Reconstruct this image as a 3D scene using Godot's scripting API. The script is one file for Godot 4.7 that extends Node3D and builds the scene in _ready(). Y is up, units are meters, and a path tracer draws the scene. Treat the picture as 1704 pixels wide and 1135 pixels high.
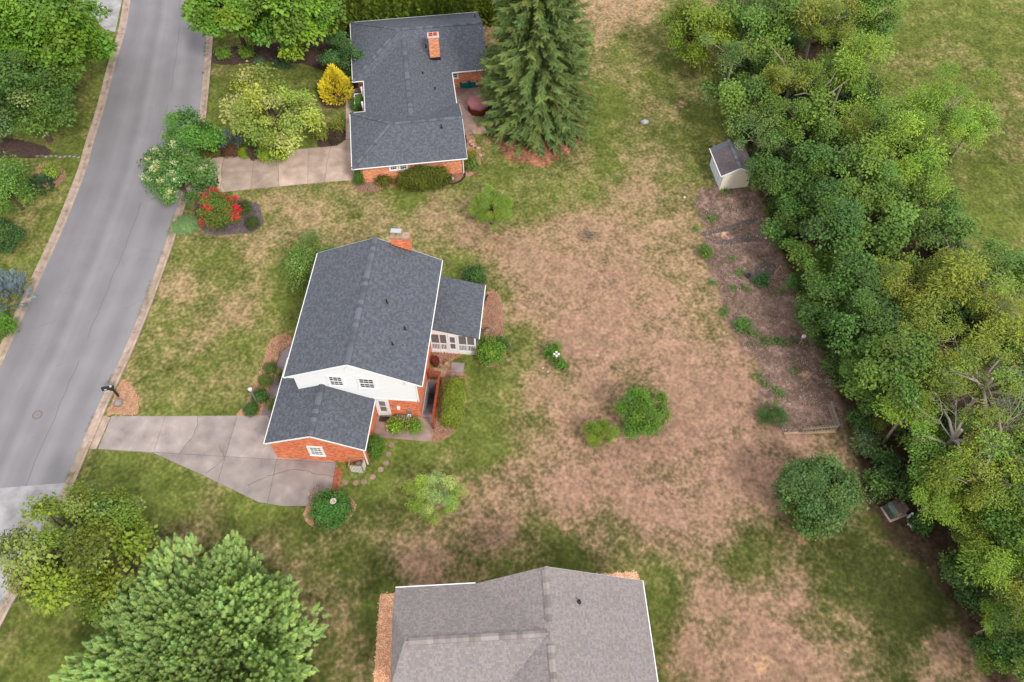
extends Node3D
# A suburban back yard seen from a drone. y up, metres. The camera stands over the origin.

const RECT := Rect2(-58, -82, 116, 80)      # the stretch of lawn that has its own map of dry and green grass
var M := {}
var rng := RandomNumberGenerator.new()
var used := {}
var leaf_mesh := {}
var covered := []          # outlines of paving, beds and buildings, where no grass grows
var lawn_image: Image

const HOUSE := Vector3(-6.184, 0, -26.075)
const UPPER := Vector3(-4.02, 0, -49.602)
var LOWER := Transform3D(Basis(Vector3.UP, deg_to_rad(3.2)), Vector3(6, 0, -13.5))


func _ready() -> void:
	# camera
	var cam := Camera3D.new()
	cam.name = "camera"
	cam.fov = 46.37
	cam.near = 0.5
	cam.far = 1500.0
	cam.position = Vector3(0, 48, 0)
	cam.rotation_degrees = Vector3(-56.0, 0, 0)
	add_child(cam)
	cam.current = true
	# overcast sky and a weak, very soft sun from the lower right
	var env := Environment.new()
	env.background_mode = Environment.BG_SKY
	var sky := Sky.new()
	var sm := ProceduralSkyMaterial.new()
	sm.sky_top_color = Color(0.84, 0.85, 0.87)
	sm.sky_horizon_color = Color(0.87, 0.87, 0.875)
	sm.sky_curve = 0.2
	sm.ground_bottom_color = Color(0.35, 0.34, 0.28)
	sm.ground_horizon_color = Color(0.6, 0.6, 0.58)
	sky.sky_material = sm
	env.sky = sky
	env.background_energy_multiplier = 1.0
	env.tonemap_mode = Environment.TONE_MAPPER_LINEAR
	env.tonemap_exposure = 1.76
	env.sdfgi_enabled = true
	env.ssao_enabled = true
	env.ssil_enabled = true
	var we := WorldEnvironment.new()
	we.name = "environment"
	we.environment = env
	add_child(we)
	var sun := DirectionalLight3D.new()
	sun.name = "sun"
	sun.light_energy = 0.5
	sun.light_color = Color(1.0, 0.985, 0.965)
	sun.light_angular_distance = 11.0
	sun.shadow_enabled = true
	add_child(sun)
	sun.look_at_from_position(Vector3(24, 42, 36), Vector3.ZERO)
	rng.seed = 7
	materials()
	leaf_meshes()
	print("materials ", Time.get_ticks_msec())
	ground()
	print("ground ", Time.get_ticks_msec())
	road()
	paving()
	main_house()
	hip_house()
	lower_house()
	shed()
	print("houses ", Time.get_ticks_msec())
	plants()
	print("plants ", Time.get_ticks_msec())
	yard_things()
	grass()


# ---------------------------------------------------------------- mesh builder
class MB:
	var v := PackedVector3Array()
	var n := PackedVector3Array()
	var uv := PackedVector2Array()
	var c := PackedColorArray()
	func tri(a: Vector3, b: Vector3, c: Vector3, na: Vector3, nb: Vector3, nc: Vector3, ua: Vector2, ub: Vector2, uc: Vector2) -> void:
		if (b - a).cross(c - a).dot(na + nb + nc) > 0.0:
			v.append_array([a, c, b]); n.append_array([na, nc, nb]); uv.append_array([ua, uc, ub])
		else:
			v.append_array([a, b, c]); n.append_array([na, nb, nc]); uv.append_array([ua, ub, uc])
	static func axes(nn: Vector3) -> Array:
		if absf(nn.y) > 0.97:
			return [Vector3.RIGHT, Vector3.BACK]
		var u := Vector3.UP.cross(nn).normalized()
		return [u, -nn.cross(u)]
	func poly(pts: Array, nn := Vector3.ZERO) -> void:
		if nn == Vector3.ZERO:
			for i in pts.size():
				nn += (pts[i] as Vector3).cross(pts[(i + 1) % pts.size()])
			nn = nn.normalized()
		var ax := axes(nn)
		var flat := PackedVector2Array()
		for q: Vector3 in pts:
			flat.append(Vector2(q.dot(ax[0]), q.dot(ax[1])))
		var idx := Geometry2D.triangulate_polygon(flat)
		for k in range(0, idx.size(), 3):
			tri(pts[idx[k]], pts[idx[k + 1]], pts[idx[k + 2]], nn, nn, nn, flat[idx[k]], flat[idx[k + 1]], flat[idx[k + 2]])
	func quad(a: Vector3, b: Vector3, c: Vector3, d: Vector3, nn := Vector3.ZERO) -> void:
		if nn == Vector3.ZERO:
			nn = (b - a).cross(d - a).normalized()
		var ax := axes(nn)
		var f := func(q: Vector3) -> Vector2: return Vector2(q.dot(ax[0]), q.dot(ax[1]))
		tri(a, b, c, nn, nn, nn, f.call(a), f.call(b), f.call(c))
		tri(a, c, d, nn, nn, nn, f.call(a), f.call(c), f.call(d))
	func slab(pts: Array, off: Vector3) -> void:
		var nn := -off.normalized()
		var pn := Vector3.ZERO
		for i in pts.size():
			pn += (pts[i] as Vector3).cross(pts[(i + 1) % pts.size()])
		pn = pn.normalized()
		if pn.dot(nn) < 0.0:
			pn = -pn
		poly(pts, pn)
		var low := []
		var mid := Vector3.ZERO
		for q: Vector3 in pts:
			low.append(q + off)
			mid += q
		mid /= pts.size()
		poly(low, -pn)
		# outward side faces, by the turning sense of the outline
		var area := 0.0
		for i in pts.size():
			area += (pts[i] - mid).cross(pts[(i + 1) % pts.size()] - mid).dot(pn)
		for i in pts.size():
			var a: Vector3 = pts[i]
			var b: Vector3 = pts[(i + 1) % pts.size()]
			var out := (b - a).cross(pn).normalized() * signf(area)
			quad(a, b, b + off, a + off, out)
	func box(c: Vector3, s: Vector3, bs := Basis()) -> void:
		var h := s / 2.0
		for k in 3:
			for sg: float in [-1.0, 1.0]:
				var nn := Vector3.ZERO
				nn[k] = sg
				var u := Vector3.ZERO
				u[(k + 1) % 3] = h[(k + 1) % 3]
				var w := Vector3.ZERO
				w[(k + 2) % 3] = h[(k + 2) % 3]
				var o := nn * h[k]
				quad(c + bs * (o - u - w), c + bs * (o + u - w), c + bs * (o + u + w), c + bs * (o - u + w), bs * nn)
	func span(a: Vector3, b: Vector3) -> void:
		box((a + b) / 2.0, (b - a).abs())
	func bar(a: Vector3, b: Vector3, wd: float, ht: float) -> void:
		var z := (b - a).normalized()
		var x := Vector3.UP.cross(z)
		x = Vector3.RIGHT if x.length() < 0.01 else x.normalized()
		box((a + b) / 2.0, Vector3(wd, ht, a.distance_to(b)), Basis(x, z.cross(x), z))
	func tube(path: Array, rad: Array, sides := 8, cap := true) -> void:
		var rings := []
		var x := Vector3.RIGHT
		var run := 0.0
		for i in path.size():
			var d: Vector3 = (path[mini(i + 1, path.size() - 1)] - path[maxi(i - 1, 0)]).normalized()
			x = (x - d * x.dot(d))
			x = d.cross(Vector3(0.31, 0.17, 0.93)).normalized() if x.length() < 0.05 else x.normalized()
			var y := d.cross(x)
			if i > 0:
				run += (path[i] as Vector3).distance_to(path[i - 1])
			var ring := []
			for k in sides + 1:
				var t := TAU * k / sides
				var o := x * cos(t) + y * sin(t)
				ring.append([path[i] + o * rad[i], o, Vector2(t / TAU * maxf(0.1, TAU * rad[0]), run)])
			rings.append(ring)
		for i in path.size() - 1:
			for k in sides:
				var a: Array = rings[i][k]
				var b: Array = rings[i][k + 1]
				var c: Array = rings[i + 1][k + 1]
				var e: Array = rings[i + 1][k]
				tri(a[0], b[0], c[0], a[1], b[1], c[1], a[2], b[2], c[2])
				tri(a[0], c[0], e[0], a[1], c[1], e[1], a[2], c[2], e[2])
		if cap:
			for en: int in [0, path.size() - 1]:
				var d: Vector3 = (path[0] - path[1]).normalized() if en == 0 else (path[en] - path[en - 1]).normalized()
				for k in sides:
					tri(path[en], rings[en][k][0], rings[en][k + 1][0], d, d, d, Vector2.ZERO, Vector2(0.1, 0), Vector2(0, 0.1))
	func lathe(prof: Array, sides := 20, o := Vector3.ZERO) -> void:
		for i in prof.size() - 1:
			var p: Vector2 = prof[i]
			var q: Vector2 = prof[i + 1]
			var t := (q - p).normalized()
			for k in sides:
				var a0 := TAU * k / sides
				var a1 := TAU * (k + 1) / sides
				var f := func(r: Vector2, a: float) -> Vector3: return o + Vector3(r.x * cos(a), r.y, r.x * sin(a))
				var g := func(a: float) -> Vector3: return Vector3(t.y * cos(a), -t.x, t.y * sin(a))
				var w := func(r: Vector2, a: float) -> Vector2: return Vector2(a * 0.3, r.x + r.y)
				if p.x > 0.0001:
					tri(f.call(p, a0), f.call(p, a1), f.call(q, a1), g.call(a0), g.call(a1), g.call(a1), w.call(p, a0), w.call(p, a1), w.call(q, a1))
				if q.x > 0.0001:
					tri(f.call(p, a0), f.call(q, a1), f.call(q, a0), g.call(a0), g.call(a1), g.call(a0), w.call(p, a0), w.call(q, a1), w.call(q, a0))
	func mesh() -> ArrayMesh:
		var arr := []
		arr.resize(Mesh.ARRAY_MAX)
		arr[Mesh.ARRAY_VERTEX] = v
		arr[Mesh.ARRAY_NORMAL] = n
		arr[Mesh.ARRAY_TEX_UV] = uv
		if c.size() == v.size():
			arr[Mesh.ARRAY_COLOR] = c
		var m := ArrayMesh.new()
		m.add_surface_from_arrays(Mesh.PRIMITIVE_TRIANGLES, arr)
		return m


# ---------------------------------------------------------------- naming helpers
func numbered(called: String) -> String:
	used[called] = used.get(called, -1) + 1
	return called if used[called] == 0 else "%s_%03d" % [called, used[called]]


func tag(o: Node, label: String, category: String, group := "", kind := "") -> void:
	o.set_meta("label", label)
	if category: o.set_meta("category", category)
	if group: o.set_meta("group", group)
	if kind: o.set_meta("kind", kind)


func thing(called: String, label: String, category: String, at: Vector3, turn := 0.0, group := "") -> Node3D:
	var o := Node3D.new()
	o.name = numbered(called)
	add_child(o)
	o.position = at
	o.rotation.y = deg_to_rad(turn)
	tag(o, label, category, group)
	return o


func part(b, called: String, m: Material, parent: Node, at := Vector3.ZERO, turn := 0.0) -> MeshInstance3D:
	var o := MeshInstance3D.new()
	o.name = called if parent != self else numbered(called)
	o.mesh = b.mesh() if b is MB else b
	o.material_override = m
	o.position = at
	o.rotation.y = deg_to_rad(turn)
	parent.add_child(o, true)
	return o


func structure(b, called: String, m: Material, label: String) -> MeshInstance3D:
	var o := part(b, called, m, self)
	tag(o, label, "", "", "structure")
	return o


func set_node(called: String, label: String) -> Node3D:
	var o := Node3D.new()
	o.name = numbered(called)
	add_child(o)
	tag(o, label, "", "", "structure")
	return o


# ---------------------------------------------------------------- textures
func lin(r: float, g: float, b: float) -> Color:
	return Color(r, g, b).linear_to_srgb()


func rgb8(r: int, g: int, b: int) -> Color:
	return Color(r / 255.0, g / 255.0, b / 255.0)


func noise(freq: float, oct: int, sd: int, kind := FastNoiseLite.TYPE_SIMPLEX_SMOOTH) -> FastNoiseLite:
	var f := FastNoiseLite.new()
	f.noise_type = kind
	f.frequency = freq
	f.fractal_octaves = oct
	f.fractal_type = FastNoiseLite.FRACTAL_FBM if oct > 1 else FastNoiseLite.FRACTAL_NONE
	f.seed = sd
	return f


func noise_bytes(w: int, h: int, f: FastNoiseLite, seamless := false) -> PackedByteArray:
	var im := f.get_seamless_image(w, h, false, false, 0.12, true) if seamless else f.get_image(w, h, false, false, true)
	im.convert(Image.FORMAT_L8)
	return im.get_data()


# a seamless mottled picture: colour ramp over coarse and fine grain
func mottled(size: int, coarse: float, fine: float, cols: Array, mix: float, sd: int) -> ImageTexture:
	var a := noise_bytes(size, size, noise(coarse, 4, sd), true)
	var b := noise_bytes(size, size, noise(fine, 2, sd + 1), true)
	var out := PackedByteArray()
	out.resize(size * size * 3)
	var lut := []
	for k in 256:
		var t := k / 255.0 * (cols.size() - 1)
		var i := mini(int(t), cols.size() - 2)
		lut.append((cols[i] as Color).lerp(cols[i + 1], t - i))
	for k in size * size:
		var t := clampi(int(a[k] * (1.0 - mix) + b[k] * mix), 0, 255)
		var c: Color = lut[t]
		out[k * 3] = c.r8; out[k * 3 + 1] = c.g8; out[k * 3 + 2] = c.b8
	return ImageTexture.create_from_image(Image.create_from_data(size, size, false, Image.FORMAT_RGB8, out))


func grey(size: int, freq: float, oct: int, sd: int) -> ImageTexture:
	return ImageTexture.create_from_image(Image.create_from_data(size, size, false, Image.FORMAT_L8, noise_bytes(size, size, noise(freq, oct, sd), true)))


# shingle courses: tabs of differing tone, a step in thickness at each course
func shingles(base: Color, spread: float, warm: float, sd: int) -> Array:
	var r := RandomNumberGenerator.new()
	r.seed = sd
	var s := 1024
	var im := Image.create(s, s, false, Image.FORMAT_RGB8)
	var hi := Image.create(s, s, false, Image.FORMAT_L8)
	var rows := 20
	for k in rows:
		var y0 := int(s * k / float(rows))
		var y1 := int(s * (k + 1) / float(rows))
		for y in range(y0, y1):
			var t := (y - y0) / float(y1 - y0)
			hi.fill_rect(Rect2i(0, y, s, 1), Color(t * 0.6, t * 0.6, t * 0.6))
		var x := -r.randi_range(0, 60)
		while x < s:
			var wd := r.randi_range(20, 62)
			var g := r.randf_range(-1.0, 1.0)
			var f := 1.0 + spread * g
			var c := Color(base.r * f * (1.0 + warm * r.randf_range(-1, 1)), base.g * f, base.b * f * (1.0 + warm * r.randf_range(-1, 1)))
			im.fill_rect(Rect2i(x, y0, wd, y1 - y0), c)
			if g > 0.15:   # the upper laminate of a raised tab
				for y in range(y0 + 8, y1):
					var t := (y - y0) / float(y1 - y0)
					hi.fill_rect(Rect2i(x + 2, y, wd - 4, 1), Color(t * 0.6 + 0.35, t * 0.6 + 0.35, t * 0.6 + 0.35))
			x += wd
	var d := im.get_data()
	var nz := noise_bytes(512, 512, noise(0.35, 2, sd + 4), true)
	for y in s:
		for x in s:
			var k := (y * s + x) * 3
			var g := 0.80 + nz[(y & 511) * 512 + (x & 511)] * 0.0016
			d[k] = clampi(int(d[k] * g), 0, 255); d[k + 1] = clampi(int(d[k + 1] * g), 0, 255); d[k + 2] = clampi(int(d[k + 2] * g), 0, 255)
	return [ImageTexture.create_from_image(Image.create_from_data(s, s, false, Image.FORMAT_RGB8, d)), ImageTexture.create_from_image(hi)]


func bricks(base: Color, mortar: Color, sd: int) -> Array:
	var r := RandomNumberGenerator.new()
	r.seed = sd
	var s := 1024
	var im := Image.create(s, s, false, Image.FORMAT_RGB8)
	var hi := Image.create(s, s, false, Image.FORMAT_L8)
	im.fill(mortar)
	var rows := 28
	var cols := 10
	for j in rows:
		var y0 := int(s * j / float(rows))
		var y1 := int(s * (j + 1) / float(rows))
		for i in cols + 1:
			var off := 0.5 if j % 2 else 0.0
			var x0 := int(s * (i - off) / cols)
			var x1 := int(s * (i + 1 - off) / cols)
			var f := 1.0 + r.randf_range(-0.16, 0.13) - (0.18 if r.randf() < 0.08 else 0.0)
			if i == cols and j % 2:
				r.seed = sd + j * 31
			if i == 0:
				r.seed = sd + j * 31
				f = 1.0 + r.randf_range(-0.16, 0.13)
			if i == cols:
				f = 1.0 + r.randf_range(-0.16, 0.13)
			var c := Color(base.r * f, base.g * f * r.randf_range(0.94, 1.06), base.b * f * r.randf_range(0.9, 1.1))
			im.fill_rect(Rect2i(x0 + 2, y0 + 2, x1 - x0 - 4, y1 - y0 - 5), c)
			hi.fill_rect(Rect2i(x0 + 2, y0 + 2, x1 - x0 - 4, y1 - y0 - 5), Color.WHITE)
	return [ImageTexture.create_from_image(im), ImageTexture.create_from_image(hi)]


func mat(c: Color, rough := 0.9, tex: Texture2D = null, tile := 1.0, tri := true, bump: Texture2D = null, depth := 1.0) -> StandardMaterial3D:
	var m := StandardMaterial3D.new()
	m.albedo_color = c
	m.roughness = rough
	m.metallic_specular = 0.3
	m.albedo_texture = tex
	m.uv1_scale = Vector3(1.0 / tile, 1.0 / tile, 1.0 / tile)
	if tri and (tex or bump):
		m.uv1_triplanar = true
		m.uv1_world_triplanar = true
	if bump:
		m.heightmap_enabled = true
		m.heightmap_texture = bump
		m.heightmap_scale = depth
	return m


func materials() -> void:
	var sh := shingles(rgb8(90, 93, 100), 0.12, 0.015, 11)
	M.roof_dark = mat(Color.WHITE, 0.95, sh[0], 2.86, false, sh[1], 1.2)
	M.cap_dark = mat(rgb8(108, 111, 119), 0.95, mottled(256, 0.02, 0.25, [rgb8(185, 185, 185), rgb8(255, 255, 255)], 0.7, 5), 0.8)
	var st := shingles(rgb8(138, 129, 127), 0.085, 0.02, 23)
	M.roof_tan = mat(Color.WHITE, 0.95, st[0], 2.5, false, st[1], 1.0)
	M.cap_tan = mat(rgb8(160, 149, 145), 0.95, M.cap_dark.albedo_texture, 0.8)
	var so := shingles(rgb8(94, 86, 88), 0.10, 0.03, 31)
	M.roof_brown = mat(Color.WHITE, 0.95, so[0], 2.0, false, so[1], 0.6)
	var br := bricks(rgb8(236, 130, 88), rgb8(224, 172, 142), 3)
	M.brick = mat(Color(0.97, 0.97, 0.97), 0.9, br[0], 2.125, false, br[1], 0.6)
	M.brick_salmon = mat(Color.WHITE, 0.9, bricks(rgb8(232, 148, 108), rgb8(228, 182, 152), 8)[0], 2.125, false, br[1], 0.5)
	M.brick_tan = mat(Color.WHITE, 0.9, bricks(rgb8(206, 148, 112), rgb8(200, 165, 140), 9)[0], 2.125, false, br[1], 0.5)
	var sd := Image.create(8, 64, false, Image.FORMAT_L8)
	for y in 64:
		sd.fill_rect(Rect2i(0, y, 8, 1), Color.from_hsv(0, 0, (y % 64) / 64.0))
	M.siding = mat(lin(0.83, 0.82, 0.82), 0.55, null, 0.16, false, ImageTexture.create_from_image(sd), 1.4)
	M.white = mat(lin(0.83, 0.83, 0.82), 0.5)
	M.cream = mat(lin(0.74, 0.70, 0.60), 0.6, null, 0.16, false)
	M.beige = mat(lin(0.78, 0.70, 0.56), 0.7)
	M.paint_blue = mat(lin(0.66, 0.70, 0.76), 0.6)
	M.glass = mat(lin(0.025, 0.03, 0.035), 0.08)
	M.glass.metallic_specular = 0.6
	M.curtain_glass = mat(lin(0.20, 0.20, 0.19), 0.15)
	M.screen = mat(lin(0.16, 0.145, 0.14), 0.8)
	M.dark = mat(lin(0.02, 0.02, 0.022), 0.5)
	M.black_metal = mat(lin(0.025, 0.025, 0.027), 0.4)
	M.grey_metal = mat(lin(0.35, 0.37, 0.38), 0.4)
	M.grey_metal.metallic = 0.6
	M.galvanised = mat(lin(0.55, 0.57, 0.6), 0.35)
	M.galvanised.metallic = 0.7
	var grain := mottled(512, 0.006, 0.12, [rgb8(170, 166, 160), rgb8(215, 212, 208), rgb8(255, 252, 248)], 0.4, 41)
	M.concrete = mat(rgb8(206, 184, 174), 0.95, grain, 3.7, true, grain, 0.3)
	var stained := mottled(1024, 0.005, 0.09, [rgb8(150, 146, 148), rgb8(186, 182, 181), rgb8(206, 201, 198), rgb8(236, 232, 228)], 0.24, 47)
	M.drive = mat(rgb8(196, 185, 180), 0.95, stained, 9.0, true, grain, 0.3)
	M.drive_warm = mat(rgb8(214, 190, 176), 0.95, grain, 5.3, true, grain, 0.3)
	M.walk_dark = mat(rgb8(172, 160, 162), 0.95, grain, 4.1, true, grain, 0.3)
	M.kerb = mat(rgb8(232, 208, 190), 0.95, stained, 5.0, true, grain, 0.3)
	M.asphalt_light = mat(rgb8(188, 186, 190), 0.95, grain, 4.5, true, grain, 0.3)
	M.patio = mat(rgb8(196, 170, 160), 0.95, stained, 5.0, true, grain, 0.3)
	var chip := mottled(512, 0.03, 0.16, [rgb8(120, 105, 95), rgb8(200, 190, 180), rgb8(255, 250, 245)], 0.75, 53)
	M.mulch_tan = mat(rgb8(226, 182, 150), 1.0, chip, 2.3, true, chip, 3.0)
	M.mulch_orange = mat(rgb8(202, 160, 134), 1.0, chip, 2.0, true, chip, 3.0)
	M.mulch_dark = mat(rgb8(112, 92, 86), 1.0, chip, 2.2, true, chip, 3.0)
	M.mulch_grey = mat(rgb8(138, 124, 128), 1.0, chip, 2.2, true, chip, 3.0)
	M.gravel = mat(rgb8(255, 206, 170), 1.0, mottled(512, 0.10, 0.22, [rgb8(140, 120, 110), rgb8(215, 205, 195), rgb8(255, 250, 245)], 0.6, 57), 2.2, true, chip, 2.0)
	M.stone = mat(rgb8(196, 168, 146), 0.95, grain, 1.3, true, grain, 0.6)
	M.stone_pale = mat(rgb8(225, 212, 200), 0.9, grain, 0.9)
	var bk := mottled(256, 0.02, 0.1, [rgb8(120, 115, 110), rgb8(200, 195, 190), rgb8(250, 248, 246)], 0.5, 61)
	M.bark = mat(rgb8(126, 108, 94), 1.0, bk, 0.9, true, bk, 1.5)
	M.bark_pale = mat(rgb8(190, 180, 168), 1.0, bk, 0.9, true, bk, 1.0)
	M.wood_red = mat(rgb8(182, 92, 62), 0.75, bk, 1.1)
	M.wood_grey = mat(rgb8(176, 168, 156), 0.9, bk, 0.9)
	M.wood_tan = mat(rgb8(212, 184, 150), 0.9, bk, 0.9)
	M.box_green = mat(rgb8(104, 122, 118), 0.6, bk, 1.5)
	M.rust_top = mat(rgb8(96, 82, 84), 0.8, bk, 0.7)
	M.orange = mat(rgb8(242, 150, 10), 0.6)
	M.teal = mat(rgb8(24, 120, 122), 0.7)
	M.maroon = mat(rgb8(150, 96, 100), 0.6)
	M.maroon_wood = mat(rgb8(128, 62, 50), 0.7, bk, 0.8)
	M.cushion = mat(rgb8(222, 206, 160), 0.9)
	M.red_flower = mat(Color.WHITE, 0.7)
	M.red_flower.vertex_color_use_as_albedo = true
	M.leaf = mat(Color.WHITE, 0.55)
	M.leaf.metallic_specular = 0.4
	M.leaf.vertex_color_use_as_albedo = true
	M.leaf.backlight = Color(0.7, 0.8, 0.35)
	M.needle = mat(Color.WHITE, 0.7)
	M.needle.vertex_color_use_as_albedo = true
	M.needle.backlight = Color(0.45, 0.5, 0.3)
	M.chip = mat(Color.WHITE, 0.95)
	M.chip.vertex_color_use_as_albedo = true
	M.blade = mat(Color.WHITE, 0.8)
	M.blade.vertex_color_use_as_albedo = true
	M.blade.backlight = Color(0.3, 0.3, 0.2)


# ---------------------------------------------------------------- the lawn
# [x, z, how dry 0..1, how pink the dry grass is 0..1]
func lawn_texture() -> ImageTexture:
	var spots := [[-25.38, -37.78, 0.527, 0.3], [-21.58, -34.94, 0.561, 0.35], [-25.09, -32.77, 0.425, 0.2], [-25.37, -28.69, 0.34, 0.2], [-21.26, -29.18, 0.408, 0.2], [-20.67, -37.20, 0.442, 0.3], [-24.53, -40.17, 0.383, 0.2], [-19.40, -37.78, 0.383, 0.2], [-16.76, -32.77, 0.3, 0], [-16.38, -36.06, 0.12, 0], [-27.85, -34.94, 0.212, 0.1], [-20.49, -31.72, 0.383, 0.2], [-25.32, -30.18, 0.425, 0.3], [-23.04, -27.72, 0.297, 0.1], [-18.66, -31.20, 0.297, 0.1], [-17.66, -38.37, 0.2, 0], [-19.87, -45.94, 0.52, 0.2], [-14.51, -46.62, 0.5, 0.2], [-17.10, -43.95, 0.58, 0.3], [-11.40, -45.27, 0.5, 0.3], [-6.49, -45.27, 0.62, 0.4], [-4.57, -46.62, 0.35, 0.1], [-8.55, -46.62, 0.12, 0], [-3.44, -42.03, 0.72, 0.6], [-0.10, -48.70, 0.35, 0.1], [1.38, -45.94, 0.25, 0.1], [-21.47, -46.62, 0.3, 0.1], [-20.16, -42.03, 0.5, 0.3], [-12.17, -43.30, 0.6, 0.3], [-4.32, -40.17, 0.3, 0.1], [-2.33, -34.94, 0.55, 0.5], [-1.00, -36.06, 0.4, 0.3], [0.38, -40.17, 0.75, 0.7], [3.77, -43.30, 0.72, 0.6], [7.07, -42.03, 0.75, 0.7], [11.14, -44.61, 0.6, 0.5], [13.06, -40.17, 0.68, 0.6], [6.77, -37.20, 0.8, 0.9], [1.27, -36.06, 0.75, 0.8], [4.30, -32.77, 0.8, 0.9], [10.21, -34.94, 0.75, 0.8], [14.24, -34.94, 0.62, 0.6], [-0.09, -32.77, 0.4, 0.3], [-0.51, -28.69, 0.3, 0.2], [2.01, -28.20, 0.62, 0.7], [6.30, -29.68, 0.78, 0.9], [10.55, -29.68, 0.75, 0.9], [14.81, -29.68, 0.75, 0.9], [12.20, -25.83, 0.8, 1], [3.97, -24.92, 0.7, 0.9], [0.73, -24.92, 0.5, 0.6], [-1.29, -24.02, 0.2, 0.1], [-3.03, -28.69, 0.12, 0], [-3.26, -23.14, 0.3, 0.3], [-0.08, -21.42, 0.7, 0.9], [3.79, -20.58, 0.75, 1], [8.20, -22.27, 0.75, 1], [13.85, -23.14, 0.72, 1], [16.45, -26.77, 0.78, 1], [9.43, -18.96, 0.72, 1], [4.78, -17.39, 0.55, 0.9], [13.12, -18.17, 0.6, 0.9], [16.72, -21.42, 0.72, 1], [-1.73, -26.30, 0.1, 0], [-3.73, -24.92, 0.12, 0], [0.34, -30.69, 0.35, 0.2], [6.49, -32.77, 0.8, 0.9], [3.14, -38.37, 0.8, 0.8], [7.92, -28.69, 0.55, 0.8], [-2.24, -30.69, 0.15, 0], [15.33, -39.56, 0.5, 0.5], [8.84, -70.39, 0.6, 0.5], [11.13, -62.04, 0.35, 0.2], [8.11, -58.64, 0.15, 0.1], [12.26, -56.20, 0.42, 0.4], [8.60, -50.13, 0.3, 0.2], [14.14, -53.86, 0.4, 0.5], [16.54, -60.32, 0.3, 0.3], [5.08, -51.59, 0.45, 0.4], [10.02, -48.70, 0.5, 0.4], [16.30, -46.62, 0.5, 0.6], [16.97, -68.44, 0.4, 0.4], [2.40, -47.30, 0.25, 0.1], [7.34, -64.71, 0.4, 0.3], [10.93, -66.55, 0.3, 0.2], [7.81, -53.86, 0.2, 0.1], [5.43, -48.00, 0.3, 0.1], [17.63, -56.20, 0.15, 0.3], [10.34, -46.62, 0.6, 0.5], [15.25, -50.13, 0.3, 0.3], [8.36, -72.38, 0.7, 0.5], [-0.12, -71.38, 0.5, 0.4], [18.37, -16.25, 0.3, 0.8], [22.06, -16.25, 0.12, 0.9], [17.12, -13.69, 0.6, 0.9], [14.83, -10.95, 0.82, 1], [18.99, -10.95, 0.5, 0.8], [22.73, -11.96, 0.15, 1], [25.00, -13.69, 0.12, 1], [25.03, -10.30, 0.6, 0.9], [22.64, -18.56, 0.35, 0.7], [22.87, -15.13, 0.08, 1], [12.46, -13.69, 0.65, 0.9], [10.33, -10.95, 0.7, 0.9], [19.96, -15.13, 0.2, 0.8], [14.68, -16.25, 0.35, 0.6], [24.22, -17.39, 0.3, 0.8], [19.11, -12.99, 0.35, 0.7], [22.19, -21.42, 0.6, 0.9], [16.14, -18.17, 0.45, 0.8], [-7.72, -19.36, 0.383, 0.7], [-5.56, -15.50, 0.55, 0.8], [-9.18, -15.13, 0.34, 0.7], [-8.80, -11.62, 0.297, 0.7], [-10.77, -16.25, 0.34, 0.6], [-15.02, -17.39, 0.297, 0.6], [-19.01, -18.56, 0.272, 0.4], [-21.28, -20.17, 0.153, 0.1], [-24.41, -21.84, 0.128, 0], [-16.50, -19.36, 0.085, 0], [-8.28, -21.42, 0.085, 0], [-6.05, -23.14, 0.1, 0], [-20.45, -16.62, 0.51, 0.8], [-21.01, -15.87, 0.51, 0.8], [1.77, -16.25, 0.35, 0.6], [3.98, -16.06, 0.15, 0.4], [-9.32, -24.02, 0.085, 0], [-3.56, -20.58, 0.5, 0.7], [-1.21, -18.17, 0.6, 0.9], [-10.46, -13.69, 0.383, 0.8], [-7.56, -13.34, 0.085, 0.2], [8.41, -14.41, 0.2, 0.3], [8.25, -10.95, 0.25, 0.4], [0.29, -15.87, 0.2, 0.4], [-39.35, -56.20, 0.24, 0.1], [-37.78, -43.30, 0.38, 0.1], [-37.83, -42.03, 0.4, 0.1], [-38.83, -40.78, 0.17, 0], [-37.27, -38.96, 0.255, 0.1], [-29.80, -13.69, 0.128, 0.1], [-27.45, -10.95, 0.212, 0.1], [-38.91, -53.09, 0.2, 0.1], [-37.38, -46.62, 0.25, 0.05], [-28.60, -10.30, 0.17, 0.1], [-27.66, -62.04, 0.2, 0.2], [-25.75, -63.81, 0.24, 0.2], [-26.98, -56.20, 0.12, 0.1], [-16.23, -56.20, 0.32, 0.2], [-17.41, -53.09, 0.016, 0], [-15.89, -57.82, 0.28, 0.2], [-26.07, -57.01, 0.16, 0.1], [44.38, -69.41, 0.252, 0.2], [44.28, -60.32, 0.27, 0.3], [38.98, -71.38, 0.21, 0.1], [43.41, -51.59, 0.36, 0.4], [40.87, -48.70, 0.18, 0.1], [38.07, -43.30, 0.12, 0], [41.43, -67.49, 0.24, 0.2], [40.48, -43.30, 0.12, 0], [42.15, -46.62, 0.21, 0.2], [46.53, -72.38, 0.18, 0.1]]
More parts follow.
